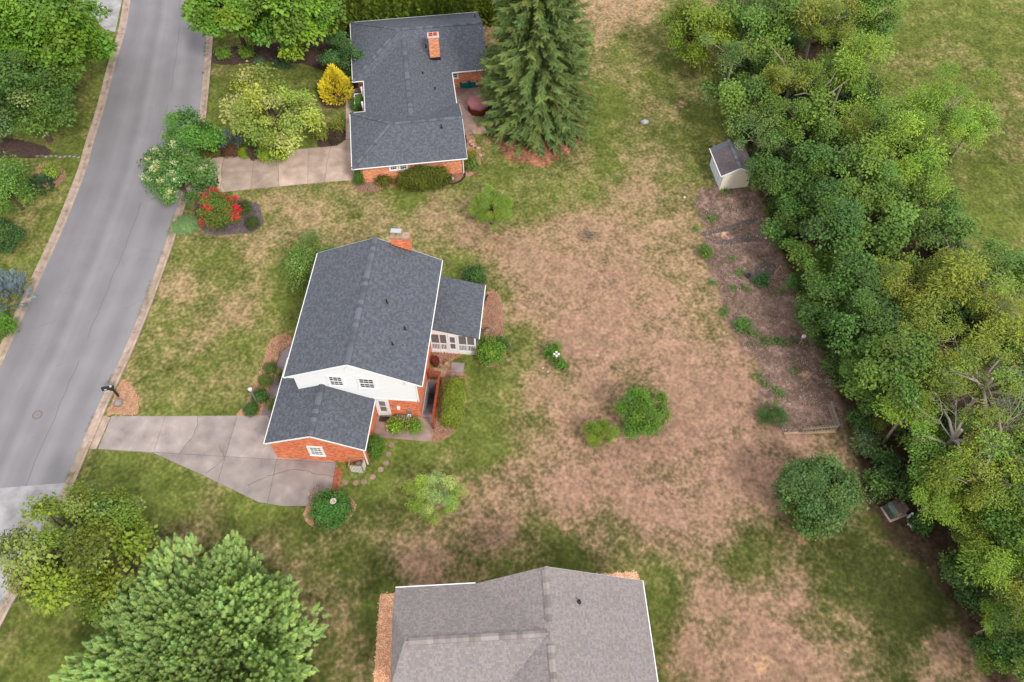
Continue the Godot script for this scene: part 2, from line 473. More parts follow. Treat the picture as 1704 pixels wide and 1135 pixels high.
	# bare soil: outline, kind (0 garden soil, 1 leaf litter, 2 pine straw, 3 pale sand), strength
	var soils := [
		[[Vector2(14.74, -46.07), Vector2(15.67, -47.44), Vector2(18.13, -47.16), Vector2(20.55, -47.58), Vector2(20.92, -42.03), Vector2(21.63, -36.06), Vector2(22.47, -29.68), Vector2(22.76, -25.14), Vector2(18.51, -24.60), Vector2(16.78, -25.83), Vector2(17.11, -28.69), Vector2(17.62, -30.69), Vector2(16.45, -31.41), Vector2(15.77, -34.39), Vector2(15.45, -37.78), Vector2(14.83, -40.78), Vector2(15.46, -43.30)], 0, 0.85],
		[[Vector2(20.55, -47.58), Vector2(20.92, -42.03), Vector2(21.63, -36.06), Vector2(22.47, -29.68), Vector2(22.76, -25.14), Vector2(22.56, -19.76), Vector2(24.22, -17.39), Vector2(26.15, -15.13), Vector2(26.83, -11.62), Vector2(26.79, -8.38), Vector2(31.49, -8.38), Vector2(38.40, -25.83), Vector2(36.50, -37.20), Vector2(34.00, -45.94), Vector2(36.46, -50.86), Vector2(33.06, -62.04), Vector2(32.29, -76.56), Vector2(21.07, -76.56), Vector2(20.32, -56.20)], 1, 1.0],
		[[Vector2(-2.14, -55.81), Vector2(-1.56, -52.34), Vector2(-0.10, -50.86), Vector2(2.46, -50.27), Vector2(4.81, -51.44), Vector2(5.94, -53.47), Vector2(7.38, -60.32), Vector2(4.50, -65.63), Vector2(-0.12, -65.63), Vector2(-2.92, -62.04)], 2, 0.95],
		[[Vector2(14.70, -58.81), Vector2(15.62, -59.14), Vector2(16.25, -58.48), Vector2(15.68, -57.82), Vector2(14.81, -57.82)], 3, 0.75],
		[[Vector2(16.60, -17.43), Vector2(17.17, -17.66), Vector2(17.42, -17.43), Vector2(17.00, -17.16)], 3, 0.9],
		[[Vector2(13.42, -10.79), Vector2(14.24, -11.15), Vector2(15.53, -10.95), Vector2(15.75, -10.30), Vector2(14.88, -9.33), Vector2(13.52, -9.33), Vector2(13.15, -9.97)], 3, 0.6],
		[[Vector2(20.02, -29.78), Vector2(20.83, -29.98), Vector2(21.15, -29.08), Vector2(20.54, -28.59)], 3, 1.0],
		[[Vector2(7.35, -25.10), Vector2(8.43, -24.83), Vector2(9.35, -25.19), Vector2(8.40, -24.56), Vector2(7.45, -24.74)], 3, 0.7],
		[[Vector2(6.88, -25.83), Vector2(7.41, -25.28), Vector2(7.03, -24.56), Vector2(6.50, -23.84), Vector2(5.30, -23.93), Vector2(6.20, -24.20), Vector2(6.89, -24.83)], 3, 0.55],
		[[Vector2(18.32, -42.15), Vector2(19.47, -43.04), Vector2(19.65, -42.41), Vector2(18.66, -41.90)], 3, 0.8],
		[[Vector2(15.26, -42.53), Vector2(16.79, -43.17), Vector2(18.20, -42.92), Vector2(16.66, -42.28)], 3, 0.6],
		[[Vector2(4.74, -52.34), Vector2(5.91, -52.79), Vector2(5.50, -51.89), Vector2(4.77, -51.74)], 3, 0.9],
		[[Vector2(-27.04, -21.42), Vector2(-24.01, -23.35), Vector2(-23.46, -23.05), Vector2(-16.40, -19.84), Vector2(-16.98, -19.84), Vector2(-23.37, -22.70)], 2, 0.35],
		[[Vector2(-10.75, -20.79), Vector2(-9.93, -20.75), Vector2(-9.96, -20.34), Vector2(-10.59, -20.42)], 2, 0.7],
		[[Vector2(15.76, -18.17), Vector2(17.22, -17.93), Vector2(20.57, -17.78), Vector2(20.29, -17.39), Vector2(17.06, -17.08), Vector2(15.25, -17.39)], 2, 0.4],
		[[Vector2(22.08, -19.36), Vector2(24.32, -17.78), Vector2(26.51, -15.13), Vector2(27.31, -10.95), Vector2(26.62, -10.95), Vector2(25.06, -15.13), Vector2(23.10, -17.39)], 1, 0.6],
		[[Vector2(15.49, -48.00), Vector2(17.55, -48.35), Vector2(19.99, -47.86), Vector2(19.88, -47.16), Vector2(15.60, -46.96)], 0, 0.7],
		[[Vector2(0.66, -16.25), Vector2(3.98, -16.17), Vector2(5.43, -15.72), Vector2(7.97, -15.43), Vector2(8.09, -14.84), Vector2(0.66, -15.58)], 0, 0.3],
	]
	var gw := int(RECT.size.x)
	var gh := int(RECT.size.y)
	var low := Image.create(gw, gh, false, Image.FORMAT_RGBA8)
	for j in gh:
		for i in gw:
			var x := RECT.position.x + i + 0.5
			var z := RECT.position.y + j + 0.5
			var ws := 0.0
			var d := 0.0
			var pk := 0.0
			for s: Array in spots:
				var q: float = (x - s[0]) * (x - s[0]) + (z - s[1]) * (z - s[1]) + 0.4
				var wt := 1.0 / (q * q)
				ws += wt; d += wt * s[2]; pk += wt * s[3]
			low.set_pixel(i, j, Color(d / ws, pk / ws, 0, 1))
	var sw := gw * 4
	var sh := gh * 4
	var soil := Image.create(sw, sh, false, Image.FORMAT_RGBA8)
	soil.fill(Color(0, 0, 0, 0))
	for s: Array in soils:
		var pg := PackedVector2Array(s[0])
		var lo := pg[0]
		var hi := pg[0]
		for q in pg:
			lo = lo.min(q); hi = hi.max(q)
		for j in range(maxi(0, int((lo.y - RECT.position.y) * 4)), mini(sh, int((hi.y - RECT.position.y) * 4) + 1)):
			for i in range(maxi(0, int((lo.x - RECT.position.x) * 4)), mini(sw, int((hi.x - RECT.position.x) * 4) + 1)):
				if Geometry2D.is_point_in_polygon(RECT.position + Vector2(i + 0.5, j + 0.5) / 4.0, pg):
					var c := soil.get_pixel(i, j)
					c[s[1]] = maxf(c[s[1]], s[2])
					soil.set_pixel(i, j, c)
	soil.resize(sw / 3, sh / 3, Image.INTERPOLATE_LANCZOS)
	var W := 2048
	var H := int(2048.0 * gh / gw)
	low.resize(W, H, Image.INTERPOLATE_CUBIC)
	soil.resize(W, H, Image.INTERPOLATE_CUBIC)
	var a := low.get_data()
	var so := soil.get_data()
	var n1 := noise_bytes(W, H, noise(0.011, 4, 71))       # patches of several metres
	var n2 := noise_bytes(W, H, noise(0.050, 3, 72))       # clumps
	var n3 := noise_bytes(W, H, noise(0.16, 3, 73))        # tufts
	var n4 := noise_bytes(W, H, noise(0.024, 3, 74))
	var out := PackedByteArray()
	out.resize(W * H * 3)
	var g0 := Vector3(66, 76, 31)
	var g1 := Vector3(112, 120, 58)
	var d0 := Vector3(170, 146, 108)
	var d1 := Vector3(168, 132, 112)
	var dirt := [Vector3(128, 104, 94), Vector3(82, 66, 52), Vector3(150, 104, 80), Vector3(182, 146, 116)]
	for k in W * H:
		var v1 := n1[k] * 0.00392 - 0.5
		var v2 := n2[k] * 0.00392 - 0.5
		var v3 := n3[k] * 0.00392 - 0.5
		var v4 := n4[k] * 0.00392 - 0.5
		var dry := a[k * 4] * 0.00392 + v1 * 0.54 + v2 * 0.26 + v3 * 0.36
		dry = clampf((dry - 0.13) / 0.64, 0.0, 1.0)
		dry = 0.05 + 0.91 * dry * dry * (3.0 - 2.0 * dry)
		var g := g0.lerp(g1, clampf(0.5 + v4 * 0.55 + v3 * 0.85 + v2 * 0.35, 0.0, 1.0))
		var d := d0.lerp(d1, clampf(a[k * 4 + 1] * 0.00392 + v4 * 0.5, 0.0, 1.0)) * (0.97 + 0.34 * v3 + 0.20 * v2 + 0.10 * v4)
		g *= 1.17 - 0.46 * a[k * 4 + 1] * 0.00392
		var c := g.lerp(d, dry)
		for s in 4:
			var w := so[k * 4 + s] * 0.00392
			if w > 0.03:
				w = clampf((w * 1.3 + v2 * 1.0 + v3 * 0.5 + v4 * 0.4 - 0.45) * 1.6, 0.0, 1.0)
				c = c.lerp(dirt[s] * (0.95 + 0.55 * v3 + 0.35 * v4 + 0.45 * v2), w)
		out[k * 3] = clampi(int(c.x), 0, 255)
		out[k * 3 + 1] = clampi(int(c.y), 0, 255)
		out[k * 3 + 2] = clampi(int(c.z), 0, 255)
	lawn_image = Image.create_from_data(W, H, false, Image.FORMAT_RGB8, out)
	return ImageTexture.create_from_image(lawn_image)


func flat_mb(pg: Array, y: float) -> MB:
	covered.append(PackedVector2Array(pg))
	var b := MB.new()
	var pts := []
	for q: Vector2 in pg:
		pts.append(Vector3(q.x, y, q.y))
	b.poly(pts, Vector3.UP)
	return b


# an outline with wobbling edges, as raked mulch has
func wobbly(pg: Array, amp: float, sd: int) -> Array:
	var f := noise(0.9, 2, sd)
	var out := []
	for i in pg.size():
		var a: Vector2 = pg[(i - 1 + pg.size()) % pg.size()]
		var b: Vector2 = pg[i]
		var c: Vector2 = pg[(i + 1) % pg.size()]
		var d: Vector2 = pg[(i + 2) % pg.size()]
		var k := maxi(2, int(b.distance_to(c) / 0.35))
		for j in k:
			var p := b.cubic_interpolate(c, a, d, j / float(k))
			out.append(p + Vector2(f.get_noise_2d(p.x, p.y), f.get_noise_2d(p.x + 40.0, p.y)) * amp)
	return out


func bed(pg: Array, m: String, y: float, label: String, amp := 0.12) -> void:
	var o := wobbly(pg, amp, used.size() + 3)
	covered.append(PackedVector2Array(o))
	var b := MB.new()
	var pts := []
	for q: Vector2 in o:
		pts.append(Vector3(q.x, y, q.y))
	b.slab(pts, Vector3(0, -y - 0.03, 0))
	var o2 := structure(b, "garden_bed", M[m], label)
	if m != "stone":
		chips(o2, "bark_chips", PackedVector2Array(o), y, 45.0, M[m].albedo_color.srgb_to_linear() * 0.62, 1.0)


# cuts outlines along the line a-b and leaves a narrow joint
func cut(polys: Array, a: Vector2, b: Vector2, gap := 0.02) -> Array:
	var out := []
	var d := (b - a).normalized()
	var n := Vector2(-d.y, d.x)
	for s: float in [-1.0, 1.0]:
		var o := n * s * gap * 0.5
		var half := PackedVector2Array([a - d * 99 + o, b + d * 99 + o, b + d * 99 + n * s * 99, a - d * 99 + n * s * 99])
		for q in polys:
			for r in Geometry2D.intersect_polygons(PackedVector2Array(q), half):
				if not Geometry2D.is_polygon_clockwise(r) or r.size() > 2:
					out.append(Array(r))
	return out


# loose chips or pebbles strewn over an outline
func chips(parent: Node, called: String, pg: PackedVector2Array, y: float, per_m2: float, c: Color, size: float) -> void:
	var r := RandomNumberGenerator.new()
	r.seed = pg.size() * 7 + int(absf(pg[0].x * 100.0))
	var lo := pg[0]
	var hi := pg[0]
	for q in pg:
		lo = lo.min(q); hi = hi.max(q)
	var buf := PackedFloat32Array()
	var n := mini(9000, int((hi.x - lo.x) * (hi.y - lo.y) * per_m2))
	for i in n:
		var p := Vector2(r.randf_range(lo.x, hi.x), r.randf_range(lo.y, hi.y))
		if not Geometry2D.is_point_in_polygon(p, pg):
			continue
		var f := r.randf_range(0.65, 1.5)
		put(buf, Basis(Vector3(r.randfn(), 2.0, r.randfn()).normalized(), r.randf() * TAU).scaled(Vector3.ONE * size * r.randf_range(0.6, 1.5)), Vector3(p.x, y + 0.012, p.y), Color(c.r * f * r.randf_range(0.95, 1.05), c.g * f, c.b * f * r.randf_range(0.9, 1.1)))
	if buf.size():
		copies(parent, called, "chip", buf, M.chip)


# breaks slabs along a jagged crack
func crack(polys: Array, line: Array) -> Array:
	var pts := PackedVector2Array()
	for i in line.size() - 1:
		var k := maxi(2, int((line[i] as Vector2).distance_to(line[i + 1]) / 0.3))
		for j in k:
			pts.append((line[i] as Vector2).lerp(line[i + 1], j / float(k)) + Vector2(rng.randf_range(-0.06, 0.06), rng.randf_range(-0.06, 0.06)))
	pts.append(line[-1])
	var out := polys
	for band in Geometry2D.offset_polyline(pts, 0.014):
		var next := []
		for q in out:
			for r in Geometry2D.clip_polygons(PackedVector2Array(q), band):
				if not Geometry2D.is_polygon_clockwise(r):
					next.append(Array(r))
		out = next
	return out


func slabs(parent: Node, polys: Array, m: Material, y: float, called := "concrete_slab", tint := 0.06) -> void:
	for q: Array in polys:
		covered.append(PackedVector2Array(q))
		var b := MB.new()
		var pts := []
		for p: Vector2 in q:
			pts.append(Vector3(p.x, y + rng.randf_range(-0.004, 0.004), p.y))
		var yy: float = pts[0].y
		for i in pts.size():
			pts[i].y = yy
		b.slab(pts, Vector3(0, -0.1, 0))
		var mm: StandardMaterial3D = m.duplicate()
		var f := 1.0 + rng.randf_range(-tint, tint)
		mm.albedo_color = Color(m.albedo_color.r * f, m.albedo_color.g * f, m.albedo_color.b * f)
		part(b, called, mm, parent)


func smooth_line(p: Array, step: float) -> Array:
	var c := Curve2D.new()
	for i in p.size():
		var a: Vector2 = p[maxi(i - 1, 0)]
		var b: Vector2 = p[mini(i + 1, p.size() - 1)]
		var t := (b - a) / 6.0
		c.add_point(p[i], -t, t)
	var out := []
	var n := int(c.get_baked_length() / step)
	for k in n + 1:
		out.append(c.sample_baked(c.get_baked_length() * k / n, true))
	return out


func road() -> void:
	var Z_SEAM := -19.93
	var left := smooth_line([Vector2(-40.07, -80.97), Vector2(-39.02, -74.44), Vector2(-38.15, -69.41), Vector2(-37.67, -64.08), Vector2(-36.90, -57.41), Vector2(-36.55, -53.09), Vector2(-36.24, -50.13), Vector2(-36.07, -43.56), Vector2(-36.21, -38.14), Vector2(-36.35, -32.35), Vector2(-36.51, -25.83), Vector2(-36.64, -18.17), Vector2(-36.75, -11.62), Vector2(-36.66, -8.38)], 1.0)
	var right := smooth_line([Vector2(-32.10, -80.97), Vector2(-30.97, -74.44), Vector2(-29.60, -66.37), Vector2(-28.06, -56.20), Vector2(-27.54, -50.13), Vector2(-27.46, -45.67), Vector2(-27.49, -41.15), Vector2(-27.65, -36.23), Vector2(-27.90, -32.46), Vector2(-28.25, -29.18), Vector2(-28.56, -26.63), Vector2(-28.81, -23.66), Vector2(-29.07, -20.67), Vector2(-29.53, -17.20), Vector2(-30.39, -13.34), Vector2(-30.89, -9.97), Vector2(-31.12, -8.38)], 1.0)
	# asphalt: a strip whose texture runs along it
	var right_back := right.duplicate()
	right_back.reverse()
	var old := MB.new()
	var b := old
	var b2 := MB.new()
	var n := 60
	var run := 0.0
	var last := []
	for k in n + 1:
		var l: Vector2 = left[int((left.size() - 1) * k / float(n))]
		var r: Vector2 = right[int((right.size() - 1) * k / float(n))]
		if last:
			var step: float = ((l + r) / 2.0).distance_to((last[0] + last[1]) / 2.0)
			var crown := 0.06
			b = b2 if (l.y + r.y) / 2.0 > Z_SEAM else old
			var prev := run
			run += step
			for s in 6:
				var f0 := s / 6.0
				var f1 := (s + 1) / 6.0
				var hh := func(f: float) -> float: return 0.012 + crown * (1.0 - pow(2.0 * f - 1.0, 2.0))
				var at := func(u: Array, f: float) -> Vector3:
					var q: Vector2 = (u[0] as Vector2).lerp(u[1], f)
					return Vector3(q.x, hh.call(f), q.y)
				b.tri(at.call(last, f0), at.call(last, f1), at.call([l, r], f1), Vector3.UP, Vector3.UP, Vector3.UP, Vector2(f0, prev / 40.0), Vector2(f1, prev / 40.0), Vector2(f1, run / 40.0))
				b.tri(at.call(last, f0), at.call([l, r], f1), at.call([l, r], f0), Vector3.UP, Vector3.UP, Vector3.UP, Vector2(f0, prev / 40.0), Vector2(f1, run / 40.0), Vector2(f0, run / 40.0))
		last = [l, r]
	structure(old, "road", road_material(), "grey asphalt street curving past the front lawns")
	structure(b2, "road", M.asphalt_light, "paler grey newer pavement at the lower end of the street")
	covered.append(PackedVector2Array(left + right_back))
	var weeds := PackedFloat32Array()
	for k in 900:
		var i := rng.randi() % (right.size() - 1)
		var q: Vector2 = (right[i] as Vector2).lerp(right[i + 1], rng.randf())
		if noise(0.25, 2, 5).get_noise_2d(q.x, q.y) < -0.05:
			continue
		put(weeds, Basis(Vector3.UP, rng.randf() * TAU).scaled(Vector3.ONE * rng.randf_range(0.5, 1.3)), Vector3(q.x + rng.randfn() * 0.06, 0.02, q.y + rng.randfn() * 0.05), Color(0.26, 0.24, 0.07) * rng.randf_range(0.6, 1.2))
	tag(copies(self, "gutter_weeds", "weed", weeds, M.blade), "thin yellow weeds along the gutter seam", "weeds", "", "stuff")
	for side in 2:
		var line: Array = left if side == 0 else right
		var node := set_node("kerb", ["pale concrete kerb and gutter along the far verge", "pale concrete kerb and gutter along the front lawns"][side])
		var i := 0
		while i + 3 < line.size():
			kerb_piece(node, line.slice(i, i + 4), 1.0 if side == 1 else -1.0)
			i += 3


func kerb_piece(node: Node, pts: Array, sg: float) -> void:
	var prof := [Vector2(-0.02, -0.05), Vector2(0.0, 0.016), Vector2(0.36, 0.02), Vector2(0.46, 0.07), Vector2(0.54, 0.105), Vector2(0.66, 0.105), Vector2(0.66, -0.05)]
	var b := MB.new()
	var ring := []
	for k in pts.size():
		var d: Vector2 = (pts[mini(k + 1, pts.size() - 1)] - pts[maxi(k - 1, 0)]).normalized()
		var o := Vector2(-d.y, d.x)
		if o.x * sg < 0.0:
			o = -o
		var p: Vector2 = pts[k]
		if k == 0: p += d * 0.012
		if k == pts.size() - 1: p -= d * 0.012
		var row := []
		for q: Vector2 in prof:
			row.append(Vector3(p.x + o.x * q.x, q.y, p.y + o.y * q.x))
		ring.append(row)
	for k in ring.size() - 1:
		for j in prof.size() - 1:
			var nn: Vector3 = (ring[k + 1][j] - ring[k][j]).cross(ring[k][j + 1] - ring[k][j]).normalized()
			if nn.y < -0.01: nn = -nn
			b.quad(ring[k][j], ring[k][j + 1], ring[k + 1][j + 1], ring[k + 1][j], nn)
	b.poly(ring[0])
	b.poly(ring[-1])
	var mm: StandardMaterial3D = M.kerb.duplicate()
	var f := rng.randf_range(0.90, 1.0)
	mm.albedo_color = Color(M.kerb.albedo_color.r * f, M.kerb.albedo_color.g * f, M.kerb.albedo_color.b * f * rng.randf_range(0.97, 1.02))
	part(b, "gutter_section", mm, node)


func road_material() -> StandardMaterial3D:
	var w := 512
	var h := 2048
	var nz := noise_bytes(w, h, noise(0.30, 2, 81))
	var big := noise_bytes(w, h, noise(0.006, 3, 82))
	var run := noise(0.02, 3, 83)
	var cols := PackedFloat32Array()
	for x in w:
		var f := x / float(w)
		# polished wheel tracks and darker oil strips between them
		cols.append(0.016 * cos(f * TAU * 4.0 + 0.6) + 0.028 * run.get_noise_1d(x * 0.6) + 0.025 * (f - 0.5))
	var out := PackedByteArray()
	out.resize(w * h * 3)
	for y in h:
		var sway := 6.0 * run.get_noise_1d(y * 0.12)
		for x in w:
			var k := y * w + x
			var t := 0.60 + cols[clampi(int(x + sway), 0, w - 1)] + (big[k] - 128) * 0.00016 + (nz[k] - 128) * 0.00050
			out[k * 3] = clampi(int(t * 255), 0, 255)
			out[k * 3 + 1] = clampi(int((t - 0.010) * 255), 0, 255)
			out[k * 3 + 2] = clampi(int((t + 0.004) * 255), 0, 255)
	var im := Image.create_from_data(w, h, false, Image.FORMAT_RGB8, out)
	# sealed paving joint and a few hair cracks
	var crack := rgb8(118, 113, 118)
	var cx := 330.0
	for y in h:
		cx += run.get_noise_2d(y * 0.5, 9.0) * 0.35
		if (y / 90) % 7 != 5:
			im.fill_rect(Rect2i(int(cx), y, 2, 1), crack)
	for c in 26:
		var x := rng.randf_range(30, 480)
		var y := rng.randf_range(20, h - 200)
		var ang := rng.randf_range(-0.5, 0.5) + (PI / 2 if rng.randf() < 0.6 else 0.0)
		for s in rng.randi_range(20, 120):
			x += sin(ang) * 1.0
			y += cos(ang) * 1.0
			ang += rng.randf_range(-0.3, 0.3)
			im.fill_rect(Rect2i(clampi(int(x), 0, w - 2), clampi(int(y), 0, h - 2), 1, 1), crack.lightened(0.08))
	var m := mat(rgb8(218, 215, 213), 0.95)
	m.albedo_texture = ImageTexture.create_from_image(im)
	return m


func ground() -> void:
	# the lawn: one sheet with an opening for the basement stairwell
	var tr := Transform3D(Basis(Vector3.UP, deg_to_rad(-4.3)), HOUSE)
	var hole := []
	for q: Vector3 in [Vector3(-0.02, 0, 0.02), Vector3(-0.02, 0, -2.98), Vector3(0.86, 0, -2.98), Vector3(0.86, 0, 0.02)]:
		hole.append(tr * q)
	var e := RECT.end
	var o := RECT.position
	var ring := [Vector3(o.x, 0, e.y), Vector3(o.x, 0, o.y), Vector3(e.x, 0, o.y), Vector3(e.x, 0, e.y)]
	var inner := MB.new()
	var f := func(q: Vector3) -> Vector2: return (Vector2(q.x, q.z) - RECT.position) / RECT.size
	for i in 4:
		var a: Vector3 = ring[i]
		var b: Vector3 = ring[(i + 1) % 4]
		var c: Vector3 = hole[(i + 1) % 4]
		var d: Vector3 = hole[i]
		inner.tri(a, b, c, Vector3.UP, Vector3.UP, Vector3.UP, f.call(a), f.call(b), f.call(c))
		inner.tri(a, c, d, Vector3.UP, Vector3.UP, Vector3.UP, f.call(a), f.call(c), f.call(d))
	var outer := MB.new()
	var far := 400.0
	var rim := [Vector3(-far, 0, far), Vector3(-far, 0, -far), Vector3(far, 0, -far), Vector3(far, 0, far)]
	for i in 4:
		outer.quad(ring[i], ring[(i + 1) % 4], rim[(i + 1) % 4], rim[i], Vector3.UP)
	var fine := grey(512, 0.16, 3, 91)
	var m := mat(Color.WHITE, 1.0, lawn_texture(), 1.0, false)
	m.metallic_specular = 0.15
	var g := structure(inner, "lawn", m, "patchy lawn, green grass worn to dry tan and pinkish brown")
	var m2 := mat(Color.WHITE, 1.0, mottled(512, 0.008, 0.16, [rgb8(84, 92, 40), rgb8(124, 124, 62), rgb8(178, 150, 108)], 0.45, 93), 18.0, true, fine, 3.0)
	structure(outer, "ground", m2, "mown grass running on beyond the lots")


func paving() -> void:
	# the neighbour's pavement across the street and the newer road surface
	structure(flat_mb([Vector2(-46.31, -78.73), Vector2(-40.49, -78.73), Vector2(-39.88, -74.44), Vector2(-39.05, -69.02), Vector2(-40.10, -69.41), Vector2(-41.45, -70.78), Vector2(-42.83, -71.38)], 0.02), "side_street", M.asphalt_light, "pale grey side street pavement beside the leafy tree")
	var d1 := set_node("driveway", "stained grey concrete driveway leading to the brick garage")
	var polys := [[Vector2(-27.35, -26.16), Vector2(-22.68, -26.18), Vector2(-16.64, -26.21), Vector2(-15.88, -24.11), Vector2(-15.46, -23.27), Vector2(-11.75, -22.92), Vector2(-11.61, -22.70), Vector2(-11.62, -22.01), Vector2(-11.67, -20.67), Vector2(-12.88, -19.68), Vector2(-14.65, -19.68), Vector2(-16.22, -19.93), Vector2(-20.08, -21.76), Vector2(-23.83, -23.40), Vector2(-27.57, -23.66)]]
	polys = cut(polys, [Vector2(-23.70, -26.16), Vector2(-23.79, -23.40)][0], [Vector2(-23.70, -26.16), Vector2(-23.79, -23.40)][1])
	polys = cut(polys, [Vector2(-18.77, -26.16), Vector2(-19.01, -22.70)][0], [Vector2(-18.77, -26.16), Vector2(-19.01, -22.70)][1])
	polys = cut(polys, [Vector2(-23.80, -23.44), Vector2(-16.09, -22.96)][0], [Vector2(-23.80, -23.44), Vector2(-16.09, -22.96)][1])
	polys = cut(polys, [Vector2(-15.54, -22.79), Vector2(-15.64, -19.68)][0], [Vector2(-15.54, -22.79), Vector2(-15.64, -19.68)][1])
	for l: Array in [[Vector2(-21.41, -26.28), Vector2(-21.39, -25.47), Vector2(-21.44, -24.78), Vector2(-22.11, -23.31)], [Vector2(-19.61, -24.00), Vector2(-19.04, -23.03), Vector2(-19.44, -22.46), Vector2(-20.01, -21.91)], [Vector2(-17.17, -21.08), Vector2(-15.91, -21.71), Vector2(-14.23, -22.25), Vector2(-11.60, -21.66)]]:
		polys = crack(polys, l)
	slabs(d1, polys, M.drive, 0.035)
	var ap := set_node("driveway_apron", "concrete apron where the driveway crosses the gutter")
	slabs(ap, [[Vector2(-28.34, -26.30), Vector2(-27.41, -26.07), Vector2(-27.69, -23.66), Vector2(-28.68, -23.75)]], M.kerb, 0.03)
	var d2 := set_node("driveway", "pale pinkish concrete driveway of the hipped brick house")
	var p2 := [[Vector2(-27.05, -51.15), Vector2(-23.43, -51.67), Vector2(-19.18, -52.34), Vector2(-15.23, -52.86), Vector2(-14.54, -53.63), Vector2(-13.69, -53.63), Vector2(-13.06, -48.77), Vector2(-17.73, -48.21), Vector2(-21.37, -47.72), Vector2(-25.07, -47.16), Vector2(-26.77, -47.16)]]
	for l: Array in [[Vector2(-24.84, -51.44), Vector2(-24.30, -47.30)], [Vector2(-22.27, -51.81), Vector2(-21.76, -47.65)], [Vector2(-17.69, -52.49), Vector2(-17.14, -48.28)], [Vector2(-20.25, -52.19), Vector2(-19.51, -48.00)]]:
		p2 = cut(p2, l[0], l[1])
	for l: Array in [[Vector2(-24.75, -51.42), Vector2(-24.78, -50.07), Vector2(-24.36, -48.41), Vector2(-23.81, -47.20)], [Vector2(-20.22, -52.00), Vector2(-20.09, -50.58), Vector2(-19.48, -47.94)], [Vector2(-15.72, -52.67), Vector2(-15.84, -51.35), Vector2(-15.77, -48.06)], [Vector2(-26.60, -49.24), Vector2(-24.69, -49.51), Vector2(-21.96, -49.72), Vector2(-20.34, -49.51)]]:
		p2 = crack(p2, l)
	slabs(d2, p2, M.drive_warm, 0.035)
	var wk := set_node("path", "pale concrete path to the hipped house's front porch")
	var p3 := [[Vector2(-14.57, -53.70), Vector2(-15.26, -59.64), Vector2(-14.56, -60.49), Vector2(-13.72, -61.00), Vector2(-13.56, -59.48), Vector2(-14.31, -58.23), Vector2(-13.75, -53.70)]]
	for l: Array in [[Vector2(-15.05, -55.25), Vector2(-13.44, -55.25)], [Vector2(-15.25, -57.01), Vector2(-13.63, -57.01)], [Vector2(-15.47, -58.81), Vector2(-13.84, -58.98)]]:
		p3 = cut(p3, l[0], l[1])
	slabs(wk, p3, M.drive_warm, 0.04)
	var fw := set_node("path", "dark grey front path beside the tan mulch bed")
	var p4 := [[Vector2(-15.81, -31.93), Vector2(-16.17, -31.88), Vector2(-16.43, -31.63), Vector2(-16.64, -31.31), Vector2(-16.78, -30.02), Vector2(-16.90, -28.62), Vector2(-16.95, -27.52), Vector2(-17.10, -26.52), Vector2(-17.25, -26.18), Vector2(-16.43, -26.18), Vector2(-16.16, -27.39), Vector2(-15.98, -29.17), Vector2(-15.72, -31.38)]]
	for l: Array in [[Vector2(-16.86, -30.16), Vector2(-15.75, -30.02)], [Vector2(-16.92, -28.75), Vector2(-15.89, -28.62)], [Vector2(-17.00, -27.46), Vector2(-16.15, -27.32)]]:
		p4 = cut(p4, l[0], l[1])
	slabs(fw, p4, M.walk_dark, 0.035)
	# brick strip beside the drive
	var bs := set_node("path", "red brick edging strip between driveway and grass")
	var q := [Vector2(-11.60, -22.34), Vector2(-11.12, -22.29), Vector2(-11.18, -20.61), Vector2(-11.62, -20.67)]
	var a: Vector2 = q[0]
	var b: Vector2 = q[1]
	var c: Vector2 = q[2]
	var d: Vector2 = q[3]
	var tones := []
	for k in 5:
		tones.append(mat(rgb8(206 - k * 9, 124 - k * 5, 96 - k * 3), 0.9, M.concrete.albedo_texture, 1.1))
	for i in 14:
		for j in 4:
			var f0 := i / 14.0
			var f1 := (i + 0.92) / 14.0
			var g0 := j / 4.0
			var g1 := (j + 0.94) / 4.0
			var pt := func(f: float, g: float) -> Vector3:
				var z := a.lerp(b, g).lerp(d.lerp(c, g), f)
				return Vector3(z.x, 0.03, z.y)
			var bb := MB.new()
			bb.slab([pt.call(f0, g0), pt.call(f0, g1), pt.call(f1, g1), pt.call(f1, g0)], Vector3(0, -0.06, 0))
			part(bb, "brick", tones[rng.randi() % 5], bs)
	# manhole
	var mh := thing("manhole_cover", "round rusty iron manhole cover set in the asphalt street", "manhole cover", Vector3(-32.44, 0, -26.25) + Vector3(0, 0.055, 0))
	var rim := MB.new()
	rim.lathe([Vector2(0.34, -0.05), Vector2(0.34, 0.022), Vector2(0.29, 0.024), Vector2(0.29, 0.0)], 28)
	part(rim, "rim", mat(lin(0.16, 0.13, 0.12), 0.7), mh)
	var lid := MB.new()
	lid.lathe([Vector2(0.285, -0.03), Vector2(0.285, 0.016), Vector2(0.20, 0.018), Vector2(0.19, 0.012), Vector2(0.10, 0.012), Vector2(0.09, 0.02), Vector2(0.0, 0.02)], 28)
	part(lid, "lid", mat(lin(0.22, 0.17, 0.16), 0.7), mh)
	# beds
	bed([Vector2(-16.95, -32.92), Vector2(-16.32, -32.88), Vector2(-15.96, -32.49), Vector2(-15.99, -32.04), Vector2(-16.39, -31.72), Vector2(-16.69, -31.31), Vector2(-16.82, -30.02), Vector2(-16.95, -28.62), Vector2(-17.00, -27.52), Vector2(-17.14, -26.52), Vector2(-17.30, -26.20), Vector2(-18.87, -26.22), Vector2(-18.39, -27.05), Vector2(-18.11, -28.41), Vector2(-17.80, -30.02), Vector2(-17.70, -31.90), Vector2(-17.50, -32.49)], "mulch_tan", 0.025, "tan bark bed beside the dark grey front path", 0.06)
